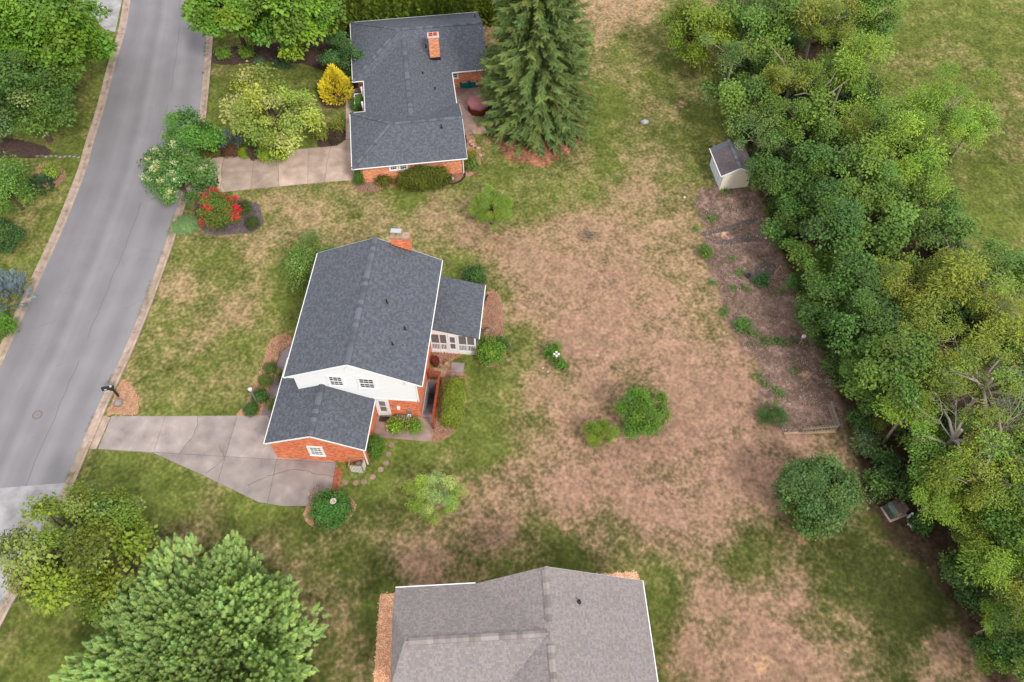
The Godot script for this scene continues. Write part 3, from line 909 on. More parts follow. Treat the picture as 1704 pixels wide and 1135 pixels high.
	bed([Vector2(-27.46, -29.07), Vector2(-27.16, -29.07), Vector2(-26.68, -28.68), Vector2(-26.12, -27.95), Vector2(-25.83, -27.27), Vector2(-25.70, -26.34), Vector2(-27.25, -26.32), Vector2(-27.58, -26.19), Vector2(-27.74, -26.44), Vector2(-27.67, -27.02), Vector2(-27.58, -28.03), Vector2(-27.51, -28.72)], "mulch_tan", 0.03, "tan pebble bed around the mailbox post", 0.05)
	bed([Vector2(-12.90, -20.83), Vector2(-11.70, -20.67), Vector2(-10.75, -20.45), Vector2(-10.18, -19.96), Vector2(-10.04, -19.53), Vector2(-10.36, -18.84), Vector2(-11.05, -18.32), Vector2(-11.88, -18.19), Vector2(-12.56, -18.42), Vector2(-13.13, -18.90), Vector2(-13.17, -19.53)], "mulch_tan", 0.025, "round tan bed around the big glossy island bush", 0.08)
	bed([Vector2(-5.30, -25.06), Vector2(-5.36, -24.20), Vector2(-4.68, -24.27), Vector2(-3.94, -25.14), Vector2(-3.34, -26.44), Vector2(-3.13, -28.99), Vector2(-3.33, -29.58), Vector2(-4.13, -29.69), Vector2(-4.39, -30.57), Vector2(-3.43, -31.39), Vector2(-5.57, -31.48), Vector2(-5.74, -30.31), Vector2(-5.01, -30.17), Vector2(-4.95, -29.33), Vector2(-5.04, -27.11)], "mulch_orange", 0.02, "orange brown mulch bed around the clipped hedge", 0.08)
	bed([Vector2(-1.82, -36.90), Vector2(-1.05, -36.71), Vector2(-0.70, -35.48), Vector2(-0.58, -33.46), Vector2(-0.94, -32.57), Vector2(-1.97, -32.92), Vector2(-2.18, -34.19), Vector2(-2.13, -35.48)], "mulch_orange", 0.02, "bare leaf strewn bed beside the screened porch", 0.1)
	bed([Vector2(-2.59, -31.43), Vector2(-2.11, -32.57), Vector2(-0.94, -32.92), Vector2(-0.28, -32.04), Vector2(-0.63, -30.83), Vector2(-1.27, -30.15), Vector2(-1.92, -30.23), Vector2(-2.43, -30.74)], "mulch_orange", 0.026, "mulch ring under the bright green porch bush", 0.1)
	bed([Vector2(-28.83, -66.00), Vector2(-27.43, -66.55), Vector2(-22.35, -67.49), Vector2(-15.32, -68.44), Vector2(-14.79, -63.63), Vector2(-17.70, -63.28), Vector2(-20.10, -64.17), Vector2(-23.56, -64.35), Vector2(-26.92, -63.99), Vector2(-28.54, -64.35)], "mulch_dark", 0.02, "dark mulch bed under the tall leafy street trees", 0.15)
	bed([Vector2(-17.70, -59.48), Vector2(-17.25, -58.15), Vector2(-15.87, -57.66), Vector2(-15.12, -58.15), Vector2(-14.37, -58.81), Vector2(-14.63, -61.18), Vector2(-16.44, -62.22), Vector2(-17.54, -61.18)], "mulch_dark", 0.026, "dark mulch ring under the golden conifer", 0.08)
	bed([Vector2(-17.03, -53.40), Vector2(-16.67, -52.64), Vector2(-15.31, -53.09), Vector2(-14.70, -53.70), Vector2(-14.81, -55.10), Vector2(-16.11, -55.25), Vector2(-16.97, -54.47)], "mulch_dark", 0.02, "dark mulch corner bed beside the pale path", 0.06)
	bed([Vector2(-27.01, -51.44), Vector2(-26.59, -53.09), Vector2(-23.94, -52.94), Vector2(-21.53, -52.64), Vector2(-19.46, -52.79), Vector2(-19.30, -52.41), Vector2(-23.46, -51.81)], "mulch_dark", 0.02, "dark shrub bed along the pale driveway", 0.06)
	bed([Vector2(-13.45, -48.63), Vector2(-13.18, -48.00), Vector2(-12.60, -47.30), Vector2(-11.36, -47.44), Vector2(-9.65, -47.93), Vector2(-7.63, -47.72), Vector2(-5.63, -48.00), Vector2(-4.25, -48.70), Vector2(-3.87, -49.55), Vector2(-4.19, -49.84), Vector2(-7.75, -49.70), Vector2(-12.76, -48.84)], "mulch_orange", 0.02, "brown mulch bed along the salmon brick wall", 0.06)
	bed([Vector2(-25.91, -45.13), Vector2(-25.62, -46.48), Vector2(-21.40, -46.21), Vector2(-20.52, -45.13), Vector2(-20.16, -43.69), Vector2(-20.80, -42.92), Vector2(-22.67, -42.66), Vector2(-24.65, -42.92)], "mulch_grey", 0.02, "grey gravel bed under the red flowering myrtle", 0.08)
	bed([Vector2(-40.45, -49.55), Vector2(-40.35, -50.49), Vector2(-39.02, -50.49), Vector2(-37.99, -49.84), Vector2(-37.72, -48.98), Vector2(-38.22, -48.00), Vector2(-39.36, -48.42)], "mulch_orange", 0.02, "brown mulch island across the street", 0.06)
	bed([Vector2(-44.95, -53.86), Vector2(-41.53, -53.09), Vector2(-40.03, -52.34), Vector2(-40.46, -51.44), Vector2(-42.53, -51.44), Vector2(-45.12, -51.44)], "mulch_dark", 0.02, "mulch strip under the trees across the street", 0.1)
	bed([Vector2(-3.50, -55.54), Vector2(-2.81, -55.54), Vector2(-2.30, -54.96), Vector2(-2.49, -54.46), Vector2(-3.37, -54.38)], "stone", 0.02, "pale stone landing beside the covered hot tub patio", 0.05)
	bed([Vector2(-4.13, -54.17), Vector2(-3.66, -54.17), Vector2(-3.20, -53.67), Vector2(-3.18, -52.83), Vector2(-2.72, -51.58), Vector2(-2.87, -49.83), Vector2(-3.89, -49.16), Vector2(-4.00, -49.83), Vector2(-3.97, -51.86)], "mulch_tan", 0.02, "rock edged bed along the hipped house wall", 0.05)
	# gravel margin of the tan roofed house
	var gp := []
	for v: Vector2 in [Vector2(-13.85, -1.35), Vector2(-5, -1.6), Vector2(1.7, -1.88), Vector2(1.78, -1.3), Vector2(1.0, -1.2), Vector2(1.0, 9.0), Vector2(-14.2, 9.0)]:
		var wv := LOWER * Vector3(v.x, 0, v.y)
		gp.append(Vector2(wv.x, wv.z))
	var gb := flat_mb(gp, 0.02)
	var gn := structure(gb, "gravel_margin", M.gravel, "peach coloured pebble margin around the tan roofed house")
	for strip: Array in [[Vector2(-13.85, -1.35), Vector2(-11.0, -1.4), Vector2(-11.0, 7.0), Vector2(-14.1, 7.0)], [Vector2(-3.0, -1.7), Vector2(1.7, -1.88), Vector2(1.78, -1.3), Vector2(1.0, -0.4), Vector2(-3.0, -0.4)]]:
		var sp := PackedVector2Array()
		for v: Vector2 in strip:
			var wv := LOWER * Vector3(v.x, 0, v.y)
			sp.append(Vector2(wv.x, wv.z))
		chips(gn, "pebbles", sp, 0.02, 130.0, Color(0.86, 0.56, 0.37), 0.8)
	# patios
	structure(flat_mb([Vector2(-5.41, -61.18), Vector2(-3.03, -61.10), Vector2(-2.78, -59.14), Vector2(-1.93, -56.72), Vector2(-2.71, -55.54), Vector2(-3.50, -55.54), Vector2(-3.47, -54.38), Vector2(-4.24, -54.17), Vector2(-4.61, -56.13), Vector2(-5.21, -58.84)], 0.03), "patio", M.patio, "brown grey patio in the corner of the hipped house")
	# leaf litter pebbles on the rock bed: small pale stones


# ---------------------------------------------------------------- houses
func roof_plane(parent: Node, pts: Array, m: String) -> MeshInstance3D:
	var b := MB.new()
	b.slab(pts, Vector3(0, -0.11, 0))
	return part(b, "roof_plane", M[m], parent)


# overlapping cap shingles along a ridge
func ridge_caps(parent: Node, a: Vector3, c: Vector3, m: String, w := 0.17, drop := 0.07, lift := 0.03) -> void:
	var n := int(a.distance_to(c) / 0.30)
	var d := (c - a) / n
	var s := Vector3.UP.cross(d).normalized()
	var tones := []
	for k in 4:
		var mm: StandardMaterial3D = M[m].duplicate()
		var f := 0.9 + 0.07 * k
		mm.albedo_color = Color(minf(M[m].albedo_color.r * f, 1), minf(M[m].albedo_color.g * f, 1), minf(M[m].albedo_color.b * f, 1))
		tones.append(mm)
	var b := MB.new()
	var z := d.normalized() * (d.length() + 0.05)
	var up := Vector3(0, lift, 0)
	var tip := Vector3(0, 0.012, 0)
	b.quad(up, up + s * w - Vector3(0, drop, 0), up + s * w - Vector3(0, drop, 0) + z + tip, up + z + tip)
	b.quad(up, up - s * w - Vector3(0, drop, 0), up - s * w - Vector3(0, drop, 0) + z + tip, up + z + tip)
	for sg: float in [-1.0, 1.0]:
		b.quad(up + s * sg * w - Vector3(0, drop, 0), up + s * sg * w - Vector3(0, drop + 0.05, 0), up + s * sg * w - Vector3(0, drop + 0.05, 0) + z + tip, up + s * sg * w - Vector3(0, drop, 0) + z + tip, s * sg)
		b.tri(up + z + tip, up + s * sg * w - Vector3(0, drop, 0) + z + tip, z, d.normalized(), d.normalized(), d.normalized(), Vector2.ZERO, Vector2(0.1, 0), Vector2(0, 0.1))
	var me := b.mesh()
	for k in n:
		part(me, "ridge_shingle", tones[rng.randi() % 4], parent, a + d * k)


func gutter(parent: Node, a: Vector3, c: Vector3, m := "white") -> void:
	var b := MB.new()
	b.bar(a, c, 0.055, 0.07)
	part(b, "gutter", M[m], parent)


func rake(parent: Node, a: Vector3, c: Vector3) -> void:
	var b := MB.new()
	b.bar(a - Vector3(0, 0.09, 0), c - Vector3(0, 0.09, 0), 0.025, 0.13)
	part(b, "rake_board", M.white, parent)


func downspout(parent: Node, path: Array) -> void:
	var b := MB.new()
	for i in path.size() - 1:
		b.bar(path[i], path[i + 1], 0.075, 0.06)
	part(b, "downspout", M.white, parent)


func pipe_vent(parent: Node, at: Vector3, h := 0.35, r := 0.05) -> void:
	var b := MB.new()
	b.lathe([Vector2(r * 2.4, -0.06), Vector2(r * 1.3, 0.05), Vector2(r, 0.06), Vector2(r, h), Vector2(r * 0.7, h), Vector2(r * 0.7, h - 0.1), Vector2(0, h - 0.1)], 12)
	part(b, "vent_pipe", M.black_metal, parent, at)


# a sash window: frame, two sashes with panes, muntins. o is the middle, out the wall's outward direction
func window(parent: Node, o: Vector3, out: Vector3, w: float, h: float, cols := 2, rows := 2, trim := 0.11, sashes := 2, glass := "glass") -> void:
	var side := Vector3.UP.cross(out).normalized()
	var bs := Basis(side, Vector3.UP, out)
	var f := MB.new()
	f.box(o + out * 0.035 + bs * Vector3(0, h / 2 + trim / 2, 0), Vector3(w + trim * 2.0, trim, 0.07), bs)
	f.box(o + out * 0.05 - bs * Vector3(0, h / 2 + trim * 0.35, 0), Vector3(w + trim * 2.4, trim * 0.7, 0.10), bs)
	for s: float in [-1.0, 1.0]:
		f.box(o + out * 0.035 + bs * Vector3(s * (w / 2 + trim / 2), 0, 0), Vector3(trim, h, 0.07), bs)
	var node := part(f, "window", M.white, parent)
	var sh := h / sashes
	for k in sashes:
		var y := h / 2 - sh * (k + 0.5)
		var p := MB.new()
		p.box(o + out * (0.012 + 0.0 * k) + Vector3(0, y, 0), Vector3(w, sh, 0.016), bs)
		part(p, "pane", M[glass], node)
		var g := MB.new()
		var t := 0.045
		var dz := out * 0.03
		for s: float in [-1.0, 1.0]:
			g.box(o + dz + bs * Vector3(s * (w / 2 - t / 2), y, 0), Vector3(t, sh, 0.026), bs)
			g.box(o + dz + bs * Vector3(0, y + s * (sh / 2 - t / 2), 0), Vector3(w - t * 2, t, 0.026), bs)
		for c in range(1, cols):
			g.box(o + dz + bs * Vector3(-w / 2 + w * c / cols, y, 0), Vector3(0.025, sh - t * 2, 0.022), bs)
		for r in range(1, rows):
			g.box(o + dz * 0.98 + bs * Vector3(0, y - sh / 2 + sh * r / rows, 0), Vector3(w - t * 2, 0.025, 0.02), bs)
		part(g, "sash", M.white, node)


func wall(parent: Node, pts: Array, depth: Vector3, m: String, called := "wall") -> MeshInstance3D:
	var b := MB.new()
	b.slab(pts, depth)
	return part(b, called, M[m], parent)


func main_house() -> void:
	var t := thing("brick_house", "two storey orange brick house with white siding gable and dark shingle roof", "house", HOUSE, -4.3)
	var we := -7.75
	var no := -9.5
	# first floor of brick, siding gable above, standing a hand's breadth proud
	wall(t, [Vector3(we, 0, 0), Vector3(0, 0, 0), Vector3(0, 2.7, 0), Vector3(we, 2.7, 0)], Vector3(0, 0, -0.2), "brick", "brick_wall")
	wall(t, [Vector3(0, -2.4, -0.003), Vector3(0, -2.4, no), Vector3(0, 5.02, no), Vector3(0, 5.02, -0.003)], Vector3(-0.2, 0, 0), "brick", "brick_wall")
	wall(t, [Vector3(we, 0, -0.003), Vector3(we, 0, no), Vector3(we, 5.02, no), Vector3(we, 5.02, -0.003)], Vector3(0.2, 0, 0), "brick", "brick_wall")
	wall(t, [Vector3(we, 0, no), Vector3(0, 0, no), Vector3(0, 5.0, no), Vector3(-3.87, 6.78, no), Vector3(we, 5.0, no)], Vector3(0, 0, 0.2), "siding", "siding")
	wall(t, [Vector3(we, 2.6, 0.2), Vector3(-0.02, 2.6, 0.2), Vector3(-0.02, 5.0, 0.2), Vector3(-3.87, 6.78, 0.2), Vector3(we, 5.0, 0.2)], Vector3(0, 0, -0.39), "siding", "siding")
	var cb := MB.new()
	cb.span(Vector3(-0.14, 2.58, -0.15), Vector3(0.006, 5.0, 0.206))
	part(cb, "corner_board", M.white, t)
	var fr := MB.new()
	fr.span(Vector3(-2.9, 2.56, 0.204), Vector3(0.0, 2.70, 0.225))
	part(fr, "frieze_board", M.white, t)
	# roof
	var r := part(MB_box(Vector3(-3.87, 6.86, -4.7), Vector3(0.1, 0.1, 9.6)), "roof", M.cap_dark, t)
	var zs := 0.42
	var zn := -9.82
	roof_plane(r, [Vector3(-8.25, 5.0, zs), Vector3(-3.87, 7.0, zs), Vector3(-3.87, 7.0, zn), Vector3(-8.25, 5.0, zn)], "roof_dark")
	roof_plane(r, [Vector3(0.55, 5.0, zs), Vector3(-3.87, 7.0, zs), Vector3(-3.87, 7.0, zn), Vector3(0.55, 5.0, zn)], "roof_dark")
	ridge_caps(r, Vector3(-3.87, 7.03, zs), Vector3(-3.87, 7.03, zn), "cap_dark", 0.20, 0.085, 0.04)
	for x: float in [-8.29, 0.59]:
		gutter(r, Vector3(x, 4.93, zs + 0.02), Vector3(x, 4.93, zn))
	for z: float in [zs - 0.01, zn + 0.01]:
		rake(r, Vector3(-8.25, 5.0, z + 0.03 * signf(z)), Vector3(-3.87, 7.0, z + 0.03 * signf(z)))
		rake(r, Vector3(0.55, 5.0, z + 0.03 * signf(z)), Vector3(-3.87, 7.0, z + 0.03 * signf(z)))
	# white boxed eave returns and soffits
	for s in [[-8.2, -7.4], [-0.3, 0.5]]:
		var so := MB.new()
		so.slab([Vector3(s[0], 4.93, zs - 0.03), Vector3(s[1], 4.93, zs - 0.03), Vector3(s[1], 4.93, zn + 0.05), Vector3(s[0], 4.93, zn + 0.05)], Vector3(0, -0.05, 0))
		part(so, "soffit", M.white, r)
	for s: Array in [[-8.2, -7.2], [0.5, -0.5]]:
		var ret := MB.new()
		ret.slab([Vector3(s[0], 4.86, zs - 0.02), Vector3(s[1], 4.86, zs - 0.02), Vector3(s[1], 5.30, zs - 0.02), Vector3(s[0], 4.90, zs - 0.02)], Vector3(0, 0, -0.25))
		part(ret, "eave_return", M.white, r)
	for q: Vector2 in [Vector2(-2.35, -4.9), Vector2(-0.98, -3.3), Vector2(-1.55, -1.9)]:
		pipe_vent(r, Vector3(q.x, 7.0 - (q.x + 3.87) * 0.452, q.y), 0.30, 0.045)
	# round gable vent
	var gv := MB.new()
	gv.lathe([Vector2(0.0, 0.05), Vector2(0.30, 0.05), Vector2(0.34, 0.06), Vector2(0.36, 0.0)], 24)
	var g := part(gv, "gable_vent", M.white, t, Vector3(-3.87, 6.05, 0.2))
	g.rotation.x = PI / 2
	# windows
	window(t, Vector3(-5.02, 4.55, 0.2), Vector3.BACK, 0.85, 1.05, 3, 2)
	window(t, Vector3(-3.05, 4.50, 0.2), Vector3.BACK, 0.95, 1.1, 3, 2)
	# chimney
	var ch := MB.new()
	ch.span(Vector3(-2.8, 0, -10.15), Vector3(-1.52, 7.15, -9.66))
	var chn := part(ch, "chimney", M.brick, t)
	var crown := MB.new()
	crown.slab([Vector3(-2.84, 7.30, -10.19), Vector3(-1.48, 7.30, -10.19), Vector3(-1.48, 7.30, -9.62), Vector3(-2.84, 7.30, -9.62)], Vector3(0, -0.15, 0))
	part(crown, "chimney_crown", M.stone, chn)
	for x: float in [-2.58, -2.22]:
		var fl := MB.new()
		fl.box(Vector3(x, 7.42, -9.98), Vector3(0.30, 0.26, 0.30))
		var cp := part(fl, "flue", M.stone, chn)
		var pl := MB.new()
		pl.box(Vector3(x, 7.62, -9.98), Vector3(0.36, 0.03, 0.38))
		for s: Vector2 in [Vector2(-1, -1), Vector2(1, -1), Vector2(-1, 1), Vector2(1, 1)]:
			pl.box(Vector3(x + s.x * 0.12, 7.575, -9.98 + s.y * 0.12), Vector3(0.02, 0.06, 0.02))
		part(pl, "flue_cap", M.galvanised, chn)
	for k in 6:   # step flashing down the roof slope
		var fs := MB.new()
		var x := -2.72 + k * 0.22
		fs.box(Vector3(x, 6.98 - (x + 3.87) * 0.452, -9.645), Vector3(0.22, 0.14, 0.02))
		part(fs, "flashing", M.black_metal, chn)
	# garage wing
	var gx0 := -9.05
	var gx1 := -3.05
	var gz := 3.7
	wall(t, [Vector3(gx0, 0, gz), Vector3(gx1, 0, gz), Vector3(gx1, 2.48, gz), Vector3(-6.05, 3.8, gz), Vector3(gx0, 2.48, gz)], Vector3(0, 0, -0.2), "brick", "brick_wall")
	wall(t, [Vector3(gx1, 0, gz - 0.203), Vector3(gx1, 0, 0.003), Vector3(gx1, 2.5, 0.003), Vector3(gx1, 2.5, gz - 0.203)], Vector3(-0.2, 0, 0), "brick", "brick_wall")
	wall(t, [Vector3(gx0, 0, gz - 0.203), Vector3(gx0, 0, -1.4), Vector3(gx0, 2.5, -1.4), Vector3(gx0, 2.5, gz - 0.203)], Vector3(0.2, 0, 0), "brick", "brick_wall")
	window(t, Vector3(-6.18, 1.45, gz), Vector3.BACK, 0.78, 1.1, 3, 2, 0.12, 2, "curtain_glass")
	var gr := part(MB_box(Vector3(-6.05, 3.82, 2.0), Vector3(0.1, 0.1, 3.5)), "garage_roof", M.cap_dark, t)
	var ge := 3.9
	roof_plane(gr, [Vector3(-9.27, 2.5, ge), Vector3(-6.05, 3.95, ge), Vector3(-6.05, 3.95, 0.21), Vector3(-7.76, 3.18, 0.21), Vector3(-7.76, 3.18, -2.6), Vector3(-9.27, 2.5, -2.6)], "roof_dark")
	roof_plane(gr, [Vector3(-2.83, 2.5, ge), Vector3(-6.05, 3.95, ge), Vector3(-6.05, 3.95, 0.21), Vector3(-2.83, 2.5, 0.21)], "roof_dark")
	ridge_caps(gr, Vector3(-6.05, 3.98, ge), Vector3(-6.05, 3.98, 0.22), "cap_dark", 0.20, 0.085, 0.04)
	gutter(gr, Vector3(-9.31, 2.43, ge + 0.02), Vector3(-9.31, 2.43, -2.6))
	gutter(gr, Vector3(-2.79, 2.43, ge + 0.02), Vector3(-2.79, 2.43, 0.25))
	rake(gr, Vector3(-9.27, 2.5, ge + 0.02), Vector3(-6.05, 3.95, ge + 0.02))
	rake(gr, Vector3(-2.83, 2.5, ge + 0.02), Vector3(-6.05, 3.95, ge + 0.02))
	downspout(gr, [Vector3(-2.79, 2.38, 3.8), Vector3(-3.0, 2.1, 3.76), Vector3(-3.0, 0.1, 3.76)])
	downspout(gr, [Vector3(-2.79, 2.38, 0.55), Vector3(-3.0, 2.15, 0.5), Vector3(-3.0, 1.9, 0.5)])
	downspout(t, [Vector3(0.56, 4.88, 0.15), Vector3(0.06, 4.5, 0.05), Vector3(0.06, 2.3, 0.05)])
	# meter gear and hose reel on the garage side
	var hr := MB.new()
	hr.box(Vector3(-2.88, 1.0, 3.1), Vector3(0.3, 0.35, 0.3))
	hr.box(Vector3(-2.85, 0.62, 3.1), Vector3(0.2, 0.4, 0.06))
	part(hr, "utility_meter", M.black_metal, t)
	# back door with its white surround
	var door := MB.new()
	door.span(Vector3(-2.94, 0.1, 0.0), Vector3(-2.80, 2.28, 0.09))
	door.span(Vector3(-2.16, 0.1, 0.0), Vector3(-2.02, 2.28, 0.09))
	door.span(Vector3(-2.80, 2.14, 0.0), Vector3(-2.16, 2.28, 0.09))
	door.span(Vector3(-2.80, 0.1, 0.0), Vector3(-2.16, 0.62, 0.05))
	door.span(Vector3(-2.80, 1.98, 0.0), Vector3(-2.16, 2.14, 0.05))
	door.span(Vector3(-2.80, 0.62, 0.0), Vector3(-2.69, 1.98, 0.05))
	door.span(Vector3(-2.27, 0.62, 0.0), Vector3(-2.16, 1.98, 0.05))
	door.span(Vector3(-2.69, 1.27, 0.0), Vector3(-2.27, 1.33, 0.046))
	var dn := part(door, "door", M.white, t)
	var dg := MB.new()
	dg.span(Vector3(-2.69, 0.62, 0.004), Vector3(-2.27, 1.27, 0.03))
	part(dg, "pane", M.curtain_glass, dn)
	var dg2 := MB.new()
	dg2.span(Vector3(-2.69, 1.33, 0.004), Vector3(-2.27, 1.98, 0.03))
	part(dg2, "pane", M.curtain_glass, dn)
	var kn := MB.new()
	kn.lathe([Vector2(0, 0), Vector2(0.03, 0.01), Vector2(0.03, 0.05), Vector2(0, 0.06)], 10)
	part(kn, "handle", M.galvanised, dn, Vector3(-2.21, 1.1, 0.05)).rotation.x = PI / 2
	for q: Array in [[Vector3(-1.42, 1.25, 0.07), Vector3(0.20, 0.26, 0.14), "white"], [Vector3(-0.72, 0.85, 0.08), Vector3(0.26, 0.42, 0.16), "grey_metal"], [Vector3(-1.83, 1.55, 0.05), Vector3(0.14, 0.16, 0.1), "grey_metal"], [Vector3(-0.78, 0.30, 0.14), Vector3(0.24, 0.34, 0.2), "white"]]:
		var mb := MB.new()
		mb.box(q[0], q[1])
		part(mb, "meter_box", M[q[2]], t)
	# screened porch
	var px1 := 3.25
	var pz0 := -5.35
	var pz1 := -9.6
	var deck := MB.new()
	deck.span(Vector3(0.01, 0.0, pz1), Vector3(px1, 0.30, pz0))
	var po := part(deck, "porch", M.white, t)
	roof_plane(po, [Vector3(0.02, 3.42, -5.08), Vector3(3.5, 2.55, -5.08), Vector3(3.5, 2.55, -9.75), Vector3(0.02, 3.42, -9.75)], "roof_dark")
	gutter(po, Vector3(3.55, 2.48, -5.06), Vector3(3.55, 2.48, -9.76))
	wall(po, [Vector3(0.01, 2.3, pz0), Vector3(px1, 2.3, pz0), Vector3(px1, 2.5, pz0), Vector3(0.01, 3.28, pz0)], Vector3(0, 0, -0.1), "white", "gable_panel")
	wall(po, [Vector3(px1, 2.3, pz0 - 0.103), Vector3(px1, 2.3, pz1), Vector3(px1, 2.5, pz1), Vector3(px1, 2.5, pz0 - 0.103)], Vector3(-0.1, 0, 0), "paint_blue", "beam")
	for x: float in [0.06, 0.68, 1.22, 1.98, 2.6, 3.19]:
		var p := MB.new()
		var wd := 0.12 if x in [1.22, 1.98, 3.19] else 0.07
		p.span(Vector3(x - wd / 2, 0.30, pz0 - 0.1), Vector3(x + wd / 2, 2.3, pz0 - 0.004))
		part(p, "post", M.white, po)
	for z: float in [-6.4, -7.5, -8.5, -9.54]:
		var p := MB.new()
		p.span(Vector3(px1 - 0.1, 0.30, z - 0.05), Vector3(px1, 2.3, z + 0.05))
		part(p, "post", M.white, po)
	for s: Array in [[0.10, 0.64], [0.72, 1.16], [2.05, 2.56], [2.64, 3.12]]:
		var sc := MB.new()
		sc.span(Vector3(s[0], 0.36, pz0 - 0.075), Vector3(s[1], 2.3, pz0 - 0.065))
		part(sc, "screen", M.screen, po)
		var rl := MB.new()
		rl.span(Vector3(s[0], 1.10, pz0 - 0.06), Vector3(s[1], 1.17, pz0 - 0.01))
		var rn := part(rl, "railing", M.white, po)
		var rl2 := MB.new()
		rl2.span(Vector3(s[0], 0.36, pz0 - 0.06), Vector3(s[1], 0.42, pz0 - 0.01))
		part(rl2, "bottom_rail", M.white, rn)
		var n := int((s[1] - s[0]) / 0.10)
		for k in n:
			var bl := MB.new()
			var x: float = s[0] + (s[1] - s[0]) * (k + 0.5) / n
			bl.span(Vector3(x - 0.018, 0.42, pz0 - 0.05), Vector3(x + 0.018, 1.10, pz0 - 0.02))
			part(bl, "baluster", M.white, rn)
	var sc2 := MB.new()
	sc2.span(Vector3(px1 - 0.06, 0.36, -9.5), Vector3(px1 - 0.05, 2.3, -5.46))
	part(sc2, "screen", M.screen, po)
	var pd := MB.new()
	for q: Array in [[1.30, 1.42, 0.32, 2.28], [1.78, 1.90, 0.32, 2.28], [1.42, 1.78, 0.32, 0.60], [1.42, 1.78, 2.1, 2.28], [1.42, 1.78, 1.28, 1.36]]:
		pd.span(Vector3(q[0], q[2], pz0 - 0.05), Vector3(q[1], q[3], pz0 + 0.02))
	var pdn := part(pd, "screen_door", M.white, po)
	for y: Array in [[0.60, 1.28], [1.36, 2.1]]:
		var pg := MB.new()
		pg.span(Vector3(1.42, y[0], pz0 - 0.03), Vector3(1.78, y[1], pz0 - 0.02))
		part(pg, "pane", M.screen, pdn)
	# patio and the stairwell down to the basement
	var pa := MB.new()
	pa.slab([Vector3(-3.04, 0.05, 0.02), Vector3(0.95, 0.05, 0.02), Vector3(0.95, 0.05, 1.8), Vector3(-3.04, 0.05, 1.72)], Vector3(0, -0.1, 0))
	var pan := part(pa, "back_patio", M.patio, self, HOUSE, -4.3)
	tag(pan, "square concrete patio outside the back door", "", "", "structure")
	var sw := Node3D.new()
	sw.name = "basement_stairwell"
	add_child(sw)
	sw.position = HOUSE
	sw.rotation.y = deg_to_rad(-4.3)
	tag(sw, "concrete stairwell with steps down to the basement door beside the brick wall", "stairwell")
	for q: Array in [["retaining_wall", Vector3(0.74, -2.5, -2.9), Vector3(0.86, 0.06, 0.0)], ["retaining_wall", Vector3(0.02, -2.5, -3.02), Vector3(0.86, 0.06, -2.9)], ["landing", Vector3(0.02, -2.55, -2.9), Vector3(0.74, -2.4, 0.0)]]:
		var wb := MB.new()
		wb.span(q[1], q[2])
		part(wb, q[0], M.walk_dark, sw)
	var lw := MB.new()
	lw.span(Vector3(0.006, -2.5, -2.9), Vector3(0.02, 0.02, 0.0))
	part(lw, "painted_wall", M.paint_blue, sw)
	for k in 10:
		var sb := MB.new()
		var y := 0.03 - 0.22 * k
		sb.span(Vector3(0.022, -2.4, -0.02 - 0.22 * (k + 1)), Vector3(0.738, y, -0.02 - 0.22 * k - 0.002))
		part(sb, "step", M.walk_dark, sw)
	# red wooden railing round the stairwell
	var rl := thing("stair_railing", "red stained wooden railing around the basement stairwell", "railing", HOUSE, -4.3)
	for q: Vector3 in [Vector3(0.94, 0, 0.82), Vector3(0.94, 0, -1.0), Vector3(0.94, 0, -2.85), Vector3(0.08, 0, -3.06)]:
		var pb := MB.new()
		pb.span(q + Vector3(-0.05, 0.0, -0.05), q + Vector3(0.05, 1.04, 0.05))
		part(pb, "post", M.wood_red, rl)
	var tr := MB.new()
	tr.span(Vector3(0.86, 1.04, -2.98), Vector3(1.02, 1.08, 0.9))
	part(tr, "top_rail", M.wood_red, rl)
	var tr2 := MB.new()
	tr2.span(Vector3(0.04, 1.04, -3.14), Vector3(1.02, 1.08, -2.985))
	part(tr2, "top_rail", M.wood_red, rl)
	for y: float in [0.3, 0.62]:
		var mr := MB.new()
		mr.span(Vector3(0.92, y, -2.8), Vector3(0.955, y + 0.12, 0.77))
		part(mr, "rail", M.wood_red, rl)
	for k in 8:
		var bl := MB.new()
		bl.span(Vector3(0.14 + k * 0.1, 0.1, -3.07), Vector3(0.18 + k * 0.1, 1.04, -3.04))
		part(bl, "baluster", M.wood_red, rl)


func MB_box(c: Vector3, s: Vector3) -> MB:
	var b := MB.new()
	b.box(c, s)
	return b


